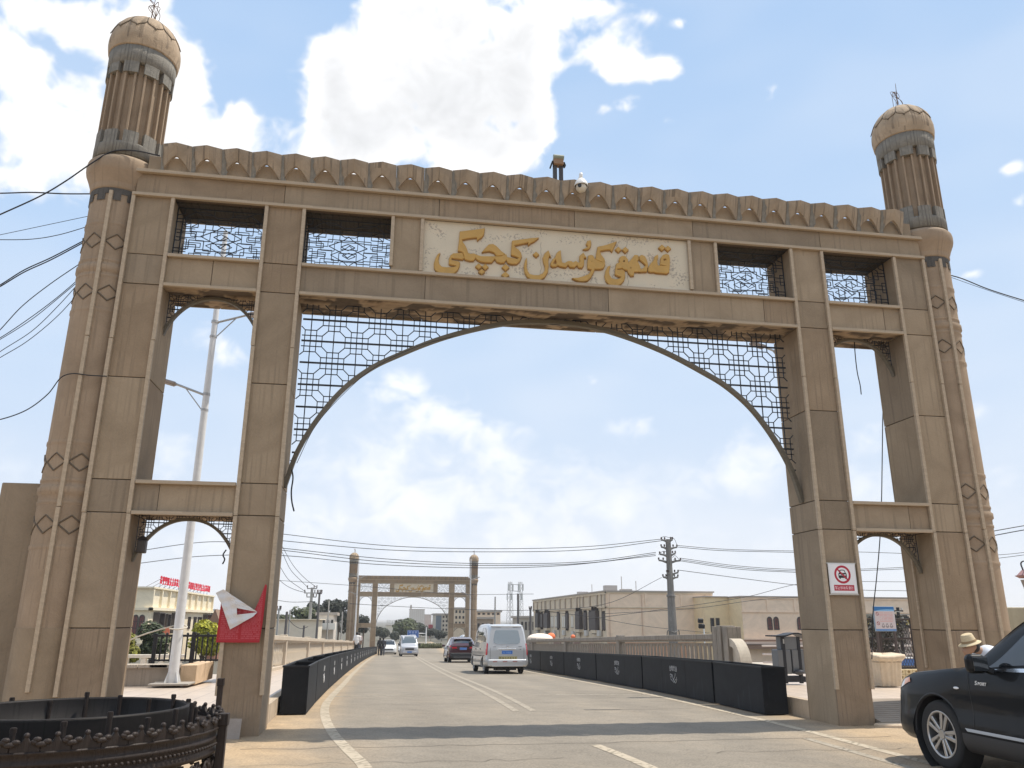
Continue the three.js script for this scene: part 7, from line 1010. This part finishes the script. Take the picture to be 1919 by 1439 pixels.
// ---- right footway: bin, covered crate, notice board, fences
{
  const dk = mat([0.022, 0.024, 0.03], 0.5, 0.2), gr = mat([0.17, 0.18, 0.19], 0.45, 0.4), t = thing('litter_bin', 'dark double litter bin with curved roof behind the right planter', 'litter bin', [6.37, 0.285, -5.0]);
  for (const x of [-0.17, 0.2]) obj('post', rbox(0.075, 1.0, 0.075, 0.008, x, 0.5, 0.12), dk, t);
  const rf = []; for (let i = 0; i <= 10; i++) { const u = i / 10; rf.push([lerp(-0.42, 0.44, u), 1.0 + 0.06 * Math.sin(Math.PI * clamp(u * 1.6 - 0.55)) - (u > 0.75 ? (u - 0.75) * 0.2 : 0)]); } obj('roof', plate([...rf, ...rf.slice().reverse().map(([x, y]) => [x, y + 0.03])], 0.42).translate(0, 0, -0.2), dk, t);
  obj('hood', rbox(0.42, 0.28, 0.28, 0.01, 0.01, 0.86, 0), gr, t); obj('bin', rbox(0.32, 0.52, 0.3, 0.015, -0.17, 0.46, 0), gr, t); obj('bin', rbox(0.32, 0.52, 0.3, 0.015, 0.18, 0.46, 0), gr, t); obj('base', rbox(0.6, 0.12, 0.3, 0.01, 0, 0.09, 0), dk, t); obj('slot', box(0.03, 0.1, 0.02, -0.17, 0.9, 0.165), mat([0.4, 0.4, 0.38], 0.5), t); obj('litter_bag', [ball(0.1, 0.12, 0.24, 0.2, 9, [1.3, 0.6, 0.6])], mat([0.05, 0.05, 0.055], 0.4), t); partNames(t);
  const cl = surf([0.72, 0.60, 0.45], T.plain, 1, 0.9, 0.004), k = thing('covered_crate', 'tall crate wrapped in beige tarpaulin beside the right inner pier', 'crate', [8.13, 0.28, -4.1]);
  { const pos = [], N = 72, rows = [[0.0, 0.24], [0.06, 0.25], [0.3, 0.27], [0.5, 0.285], [0.55, 0.33], [0.6, 0.36], [0.65, 0.345], [0.67, 0.2], [0.66, 0]], P = rows.map(([y, r]) => Array.from({ length: N }, (_, i) => { const a = i / N * 2 * Math.PI, sq = 1 / Math.max(Math.abs(Math.cos(a)), Math.abs(Math.sin(a))) ** 0.8, f = 1 + (y < 0.56 ? 0.035 : 0.012) * Math.sin(a * 17 + Math.sin(a * 5)) + 0.02 * Math.sin(a * 3 + y * 6); return [Math.cos(a) * r * sq * f, y + 0.02 * Math.sin(a * 2 + 1) * (y > 0.5 ? 1 : 0), Math.sin(a) * r * sq * f]; })); const idx = []; P.forEach((R) => R.forEach((p) => pos.push(...p))); for (let j = 0; j < rows.length - 1; j++) for (let i = 0; i < N; i++) { const a = j * N + i, b = j * N + (i + 1) % N; idx.push(a, a + N, b, b, a + N, b + N); } const g = new THREE.BufferGeometry(); g.setAttribute('position', new THREE.Float32BufferAttribute(pos, 3)); g.setIndex(idx); g.computeVertexNormals(); obj('tarpaulin', g, cl, k); obj('tie', tube(Array.from({ length: 16 }, (_, i) => { const a = i / 16 * 2 * Math.PI, sq = 1 / Math.max(Math.abs(Math.cos(a)), Math.abs(Math.sin(a))) ** 0.8; return [Math.cos(a) * 0.29 * sq, 0.5, Math.sin(a) * 0.29 * sq]; }), 0.01, 60, 4, true), mat([0.4, 0.33, 0.25], 0.8), k); obj('cloth_corner', ball(0.09, -0.32, 0.74, -0.1, 8, [1.2, 0.8, 1]), mat([0.45, 0.16, 0.15], 0.9), k); }
  const bd = canvasTex(256, 256, (c, w, h) => { c.fillStyle = '#c9bfc2'; c.fillRect(0, 0, w, h); const gd = '#2a6fae'; c.fillStyle = gd; c.fillRect(0, 0, w, 46); c.fillStyle = '#7fb3dd'; c.beginPath(); c.moveTo(0, 46); c.quadraticCurveTo(120, 20, 256, 30); c.lineTo(256, 46); c.fill(); c.fillStyle = '#5f88bd'; c.fillRect(0, 236, w, 20); c.fillStyle = '#cf8f8a'; const q = mulberry(8); for (let r = 0; r < 7; r++) for (let x = 62; x < 230; x += 9) if (q() < 0.8) c.fillRect(x, 62 + r * 15, 6, 7); c.strokeStyle = '#8d3038'; c.lineWidth = 5; for (const y of [76, 176]) { c.beginPath(); c.arc(36, y, 17, 0, 7); c.stroke(); c.beginPath(); c.moveTo(24, y - 12); c.lineTo(48, y + 12); c.stroke(); } c.strokeStyle = '#333'; c.lineWidth = 4; for (const x of [96, 146, 198]) { c.beginPath(); c.moveTo(x, 176); c.lineTo(x + 18, 210); c.lineTo(x - 18, 210); c.closePath(); c.stroke(); c.fillStyle = '#333'; c.fillRect(x - 14, 216, 28, 5); } });
  const n = thing('notice_board', 'blue and white notice board on legs between the right piers', 'notice board', [9.22, 0.28, -5.5]); obj('panel', rbox(0.55, 0.58, 0.04, 0.006, 0, 1.41, 0), mat([0.3, 0.4, 0.5], 0.5), n); flat('panel_face', 0.53, 0.56, new THREE.MeshStandardMaterial({ map: bd, roughness: 0.5 }), n, 0, 1.41, 0.024); for (const x of [-0.23, 0.23]) obj('leg', rbox(0.05, 1.15, 0.05, 0.006, x, 0.57, -0.01), mat([0.08, 0.06, 0.055], 0.6), n); partNames(n);
  const mf = thing('mesh_fence', 'brown framed wire mesh fence behind the notice board', 'fence', [0, 0, 0]), bm = mat([0.06, 0.045, 0.04], 0.7, 0.2), wires = [];
  for (const x of [8.2, 9.5, 10.4, 11.6, 13]) obj('post', rbox(0.06, 1.45, 0.06, 0.006, x, 1.0, -6.2), bm, mf); for (const y of [0.52, 1.22, 1.68]) obj('rail', rbox(5, 0.045, 0.045, 0.006, 10.6, y, -6.2), bm, mf);
  for (let i = -8; i < 70; i++) for (const s of [1, -1]) { const x0 = 8.2 + i * 0.075, y0 = 0.54, y1 = 1.66, x1 = x0 + s * 0.56; if (Math.min(x0, x1) < 8.2 || Math.max(x0, x1) > 13) continue; wires.push(flatbar([x0, y0, -6.2 + s * 0.006], [x1, y1, -6.2 + s * 0.006], 0.008, 0.006)); } obj('mesh', wires, bm, mf); partNames(mf);
  const bw = thing('breeze_block_wall', 'low pierced yellowish block wall under the wire mesh fence', 'wall', [0, 0.28, -5.9]), ym = surf([0.74, 0.60, 0.36], T.plain, 0.8); for (let i = 0; i < 22; i++) for (let j = 0; j < 2; j++) obj('block', plate([[0, 0], [0.19, 0], [0.19, 0.115], [0, 0.115]], 0.1, 0.004, [[[0.095, 0.02], [0.05, 0.057], [0.095, 0.095], [0.14, 0.057]]]).translate(8.4 + i * 0.2, j * 0.12, 0), ym, bw); partNames(bw);
  const rl = thing('white_balustrade', 'whitish three-rail railing far behind the right footway', 'railing', [0, 0, -9.6]), wm = mat([0.62, 0.56, 0.52], 0.7); for (const y of [0.5, 0.72, 0.95]) obj('rail', rbox(12, 0.05, 0.06, 0.008, 14, y, 0), wm, rl); for (let i = 0; i < 34; i++) obj('upright', rbox(0.05, 0.46, 0.05, 0.006, 8.4 + i * 0.34, 0.6, 0), wm, rl); partNames(rl);
  const sp = at(1696, 1240, -8.4), sk = thing('blue_skip', 'small blue container behind the wire mesh fence', 'container', [sp[0], 0.1, -8.4]); obj('body', rbox(0.5, 0.18, 0.4, 0.02, 0, sp[1] - 0.1, 0), mat([0.06, 0.16, 0.42], 0.5), sk); obj('lid', rbox(0.54, 0.03, 0.44, 0.01, 0, sp[1] + 0.005, 0), mat([0.55, 0.55, 0.55], 0.5), sk); obj('leg', box(0.4, sp[1] - 0.19, 0.3, 0, (sp[1] - 0.19) / 2, 0), mat([0.2, 0.19, 0.18], 0.8), sk);
  tree('dark leafless-looking small tree behind the wire mesh fence', 11.1, 0, -9, 1.75, 0.85, 1200, 0.06, 161, [0.05, 0.05, 0.035]);
  const pp = at(1682, 1138, -9), up = thing('utility_pole', 'dark pole with two crossarms between the right piers', 'pole', [pp[0], 0, -9]); obj('shaft', cyl(0.055, 0.045, pp[1], 0, pp[1] / 2, 0, 10), MAT.wire, up); for (const d of [0.1, 0.36]) { const c = obj('crossarm', box(0.3, 0.04, 0.05, 0, pp[1] - d, 0), MAT.wire, up); obj('insulator', [cyl(0.02, 0.025, 0.07, 0.12, pp[1] - d + 0.05, 0, 6), cyl(0.02, 0.025, 0.07, -0.12, pp[1] - d + 0.05, 0, 6)], mat([0.6, 0.6, 0.6], 0.3), c); }
  const lp = at(1917, 1086, -1.5), ln = thing('street_lantern', 'dark lantern with pinkish eave at the right edge', 'lantern', [lp[0] + 0.14, 0, -1.5]); obj('cap', lathe([[0.0, 0.16], [0.1, 0.14], [0.2, 0.04], [0.24, 0.03], [0.16, -0.02], [0, -0.02]], 4).rotateY(0.78).translate(0, lp[1] + 0.05, 0), mat([0.30, 0.17, 0.17], 0.6), ln); obj('glass', cyl(0.09, 0.15, 0.28, 0, lp[1] - 0.14, 0, 4, 0, 0.78), mat([0.30, 0.26, 0.22], 0.4), ln); obj('post', cyl(0.05, 0.04, lp[1] - 0.28, 0, (lp[1] - 0.28) / 2, 0, 12), MAT.black, ln); obj('loop', tube([[-0.1, lp[1] + 0.18, 0], [-0.12, lp[1] + 0.32, 0], [-0.03, lp[1] + 0.36, 0], [0.06, lp[1] + 0.2, 0]], 0.014, 16, 6), MAT.black, ln);
}
// ------------------------------------------------------------------ people
function skin(bones, size, cy, res, mat_, name, parent, grow = 0, sm = 0.045, keep = null) { // bones: [ax,ay,az, ar, bx,by,bz, br]; one continuous surface by smooth union of tapered capsules
  const mc = new MarchingCubes(res, mat_, false, false, 120000); mc.isolation = 0; const half = size / 2, f = mc.field, n = res;
  for (let k = 0; k < n; k++) for (let j = 0; j < n; j++) for (let i = 0; i < n; i++) {
    const x = (i - n / 2) / (n / 2) * half, y = (j - n / 2) / (n / 2) * half + cy, z = (k - n / 2) / (n / 2) * half; let d = 9;
    for (const b of bones) { const ux = b[4] - b[0], uy = b[5] - b[1], uz = b[6] - b[2], L = ux * ux + uy * uy + uz * uz || 1e-9, t = clamp(((x - b[0]) * ux + (y - b[1]) * uy + (z - b[2]) * uz) / L), e = Math.hypot(x - b[0] - ux * t, y - b[1] - uy * t, (z - b[2] - uz * t) / (b[8] ?? 1)) - lerp(b[3], b[7], t) - grow; const h = clamp(0.5 + 0.5 * (d - e) / sm); d = lerp(d, e, h) - sm * h * (1 - h); }
    if (keep) d = Math.max(d, keep(x, y, z)); f[i + j * n + k * n * n] = -d;
  }
  mc.update(); const c = mc.count, g = new THREE.BufferGeometry(), P = new Float32Array(c * 3), N = new Float32Array(c * 3);
  for (let i = 0; i < c; i++) { P[i * 3] = mc.positionArray[i * 3] * half; P[i * 3 + 1] = mc.positionArray[i * 3 + 1] * half + cy; P[i * 3 + 2] = mc.positionArray[i * 3 + 2] * half; for (let q = 0; q < 3; q++) N[i * 3 + q] = mc.normalArray[i * 3 + q]; }
  g.setAttribute('position', new THREE.BufferAttribute(P, 3)); g.setAttribute('normal', new THREE.BufferAttribute(N, 3)); return obj(name, g, mat_, parent);
}
const SKIN = mat([0.36, 0.22, 0.15], 0.6), HAIR = mat([0.012, 0.010, 0.009], 0.6);
function walker(label, pos, ry, top, legs, o = {}) { // faces -z
  const t = thing('person', label, 'person', pos, ry, o.group), s = o.step ?? 0.16, A = [];
  const L = [[-0.09, 0.9, 0, 0.085, -0.1, 0.49, -s * 0.7, 0.062], [-0.1, 0.49, -s * 0.7, 0.06, -0.1, 0.07, -s, 0.042], [0.09, 0.9, 0, 0.085, 0.1, 0.49, s * 0.3, 0.062], [0.1, 0.49, s * 0.3, 0.06, 0.1, 0.09, s * 1.1, 0.042]];
  const feet = [[-0.1, 0.045, -s + 0.05, 0.04, -0.1, 0.035, -s - 0.14, 0.035], [0.1, 0.06, s * 1.1 + 0.04, 0.04, 0.1, 0.035, s * 1.1 - 0.12, 0.035]];
  const torso = [[0, 0.92, 0, 0.14, 0, 1.15, 0, 0.135], [0, 1.15, 0, 0.135, 0, 1.38, 0, 0.13], [-0.1, 1.4, 0, 0.075, 0.1, 1.4, 0, 0.075]];
  const arms = [[-0.19, 1.4, 0, 0.055, -0.25, 1.13, s * 0.4, 0.043], [-0.25, 1.13, s * 0.4, 0.042, -0.25, 0.89, s * 0.1, 0.032], [0.19, 1.4, 0, 0.055, 0.25, 1.13, -s * 0.3, 0.043], [0.25, 1.13, -s * 0.3, 0.042, 0.24, 0.9, -s * 0.9, 0.032]];
  const hands = [-1, 1].flatMap((e) => { const z = e < 0 ? s * 0.1 : -s * 0.9, x = e * 0.245; return [[x, 0.88, z, 0.03, x, 0.81, z - 0.01, 0.028], ...[-0.022, -0.008, 0.008, 0.022].map((d, i) => [x, 0.81, z + d, 0.011, x - e * 0.012, 0.745 + (i === 0 || i === 3 ? 0.012 : 0), z + d * 1.1 - 0.01, 0.008]), [x, 0.85, z - 0.03, 0.011, x - e * 0.012, 0.79, z - 0.055, 0.009]]; });
  const head = [[0, 1.42, 0, 0.055, 0, 1.53, -0.01, 0.05], [0, 1.6, -0.015, 0.088, 0, 1.65, -0.005, 0.095], [0, 1.55, -0.045, 0.055, 0, 1.58, -0.04, 0.06], [0, 1.595, -0.1, 0.014, 0, 1.575, -0.118, 0.016], [-0.098, 1.6, 0, 0.018, -0.1, 1.63, 0.005, 0.02], [0.098, 1.6, 0, 0.018, 0.1, 1.63, 0.005, 0.02]];
  const res = o.res ?? 56, sz = 1.9; skin([...L, ...feet, ...torso, ...arms, ...hands, ...head], sz, 0.88, res, SKIN, 'body', t, 0, 0.03);
  skin(L, sz, 0.88, res, legs, 'trousers', t, 0.018, 0.05); skin([...torso, ...(o.sleeve ? arms : arms.filter((_, i) => i % 2 === 0))], sz, 0.88, res, top, 'shirt', t, 0.017, 0.05);
  skin([[0, 1.64, 0.015, 0.1, 0, 1.66, 0.02, 0.1], ...(o.longHair ? [[0, 1.6, 0.06, 0.075, 0, 1.42, 0.075, 0.07]] : [[0, 1.6, 0.05, 0.07, 0, 1.58, 0.05, 0.06]])], sz, 0.88, res, HAIR, 'hair', t, 0.008, 0.04, (x, y, z) => (1.63 - y) - z * 1.6 - 0.02); skin(feet, sz, 0.88, res, MAT.black, 'shoes', t, 0.012, 0.03); return t;
}
{
  const white = mat([0.72, 0.70, 0.68], 0.8), pinkS = mat([0.42, 0.27, 0.27], 0.8), blk = mat([0.02, 0.02, 0.024], 0.85), jean = mat([0.06, 0.065, 0.09], 0.85), gP = 'walkers on the left footway', gR = 'walkers on the road edge by the left planters';
  const P = (px, z) => { const a = at(px, 1200, z); return [a[0], GY(z) + (a[0] - AX(z) < -4.6 ? 0.29 : 0.005), z]; };
  const fit = (px, z) => { const p = P(px, z); if (p[0] - AX(z) < -4.0) { p[0] = Math.min(p[0], AX(z) - 4.95); p[1] = GY(z) + 0.29; } return p; };
  walker('person in white shirt and black trousers walking away on the left footway', fit(677.5, -55), 0.05, white, blk, { group: gP, sleeve: false });
  walker('person in dusky pink top between the two white shirts on the left footway', fit(684.5, -59), 0.05, pinkS, blk, { group: gP, longHair: true });
  walker('person in pale top with long hair, rightmost walker on the left footway', fit(690, -57), 0.02, white, jean, { group: gP, longHair: true });
  walker('person in black clothes walking close to the left planters on the road', fit(712.5, -74), 0, blk, blk, { group: gR, sleeve: true });
  walker('person in dark clothes, right of the pair walking on the road edge', fit(718.5, -74.5), 0.05, mat([0.04, 0.04, 0.055], 0.85), jean, { group: gR, sleeve: true });
  // man in a straw hat bending forward in front of the parked black car; faces -x
  const hp = at(1816, 1213, 1.45), t = thing('person', 'person in straw hat and pale blue shirt bending forward behind the black car', 'person', [hp[0], 0, 1.45]);
  const q = hp[1]; // head centre height; local x: 0 at the head, hips behind at +x
  const torso = [[0.86, 0.9, 0, 0.15, 0.6, 1.05, 0, 0.145], [0.6, 1.05, 0, 0.145, 0.3, q - 0.12, 0, 0.14], [0.3, q - 0.12, -0.13, 0.075, 0.3, q - 0.12, 0.13, 0.075]];
  const arms = [[0.28, q - 0.13, 0.2, 0.058, 0.12, q - 0.4, 0.25, 0.046], [0.28, q - 0.13, -0.2, 0.058, 0.12, q - 0.4, -0.25, 0.046]], fore = [[0.12, q - 0.4, 0.25, 0.043, -0.12, q - 0.5, 0.16, 0.031], [0.12, q - 0.4, -0.25, 0.043, -0.12, q - 0.5, -0.16, 0.031]];
  const hands = [1, -1].flatMap((e) => [[-0.12, q - 0.5, e * 0.16, 0.03, -0.19, q - 0.53, e * 0.14, 0.03], ...[-0.026, -0.009, 0.009, 0.026].map((d, i) => [-0.19, q - 0.53, e * 0.14 + d, 0.011, -0.26 + (i % 3 === 0 ? 0.014 : 0), q - 0.57, e * 0.13 + d, 0.008]), [-0.15, q - 0.51, e * 0.12, 0.012, -0.2, q - 0.53, e * 0.08, 0.009]]);
  const legs = [[0.88, 0.88, 0.1, 0.095, 0.8, 0.48, 0.11, 0.068], [0.8, 0.48, 0.11, 0.066, 0.9, 0.08, 0.11, 0.045], [0.88, 0.88, -0.1, 0.095, 0.84, 0.48, -0.11, 0.068], [0.84, 0.48, -0.11, 0.066, 0.95, 0.08, -0.11, 0.045]], feet = [[0.92, 0.05, 0.11, 0.042, 0.74, 0.04, 0.11, 0.036], [0.96, 0.05, -0.11, 0.042, 0.78, 0.04, -0.11, 0.036]];
  const head = [[0.3, q - 0.09, 0, 0.06, 0.1, q - 0.03, 0, 0.056], [0.03, q + 0.03, 0, 0.09, -0.0, q, 0, 0.088], [-0.05, q - 0.055, 0, 0.055, -0.055, q - 0.085, 0, 0.042], [-0.09, q - 0.02, 0, 0.014, -0.112, q - 0.045, 0, 0.016], [0.03, q - 0.01, 0.092, 0.018, 0.035, q + 0.02, 0.094, 0.019], [0.03, q - 0.01, -0.092, 0.018, 0.035, q + 0.02, -0.094, 0.019], [-0.088, q - 0.075, 0.0, 0.012, -0.09, q - 0.08, 0, 0.012]];
  const shift = (l) => l.map((b) => { const c = b.slice(); c[0] -= 0.4; c[4] -= 0.4; return c; }), g = new THREE.Group(); t.position.x += 0.4;
  const sk = (b, m, n, gr, sm, keep) => skin(shift(b), 1.8, 0.85, 84, m, n, t, gr, sm, keep);
  sk([...torso, ...arms, ...fore, ...hands, ...legs, ...feet, ...head], SKIN, 'body', 0, 0.026); sk([...torso, ...arms], mat([0.66, 0.70, 0.78], 0.8), 'shirt', 0.016, 0.05); sk(legs, mat([0.05, 0.05, 0.06], 0.85), 'trousers', 0.018, 0.05); sk(feet, MAT.black, 'shoes', 0.012, 0.03);
  sk([[0.07, q + 0.01, 0, 0.088, 0.05, q + 0.03, 0, 0.092]], HAIR, 'hair', 0.006, 0.03, (x) => 0.02 - (x + 0.4));
  const straw = surf([0.72, 0.59, 0.38], T.board, 0.3, 0.85, 0.003), hat = obj('hat', lathe([[0.0, 0.12], [0.06, 0.125], [0.085, 0.11], [0.1, 0.03], [0.105, 0.0], [0.15, -0.012], [0.165, -0.022], [0.163, -0.028], [0.148, -0.018], [0.1, -0.008]], 36), straw, t); hat.position.set(-0.385, q + 0.075, 0); hat.rotation.z = 0.3; obj('hat_band', cyl(0.108, 0.104, 0.03, 0, 0.018, 0, 32), mat([0.32, 0.22, 0.12], 0.8), hat);
  obj('eye', [ball(0.009, -0.4 - 0.088, q + 0.005, 0.035, 8), ball(0.009, -0.4 - 0.088, q + 0.005, -0.035, 8)], MAT.black, t);
}
scene.updateMatrixWorld(true);
renderer.render(scene, camera);
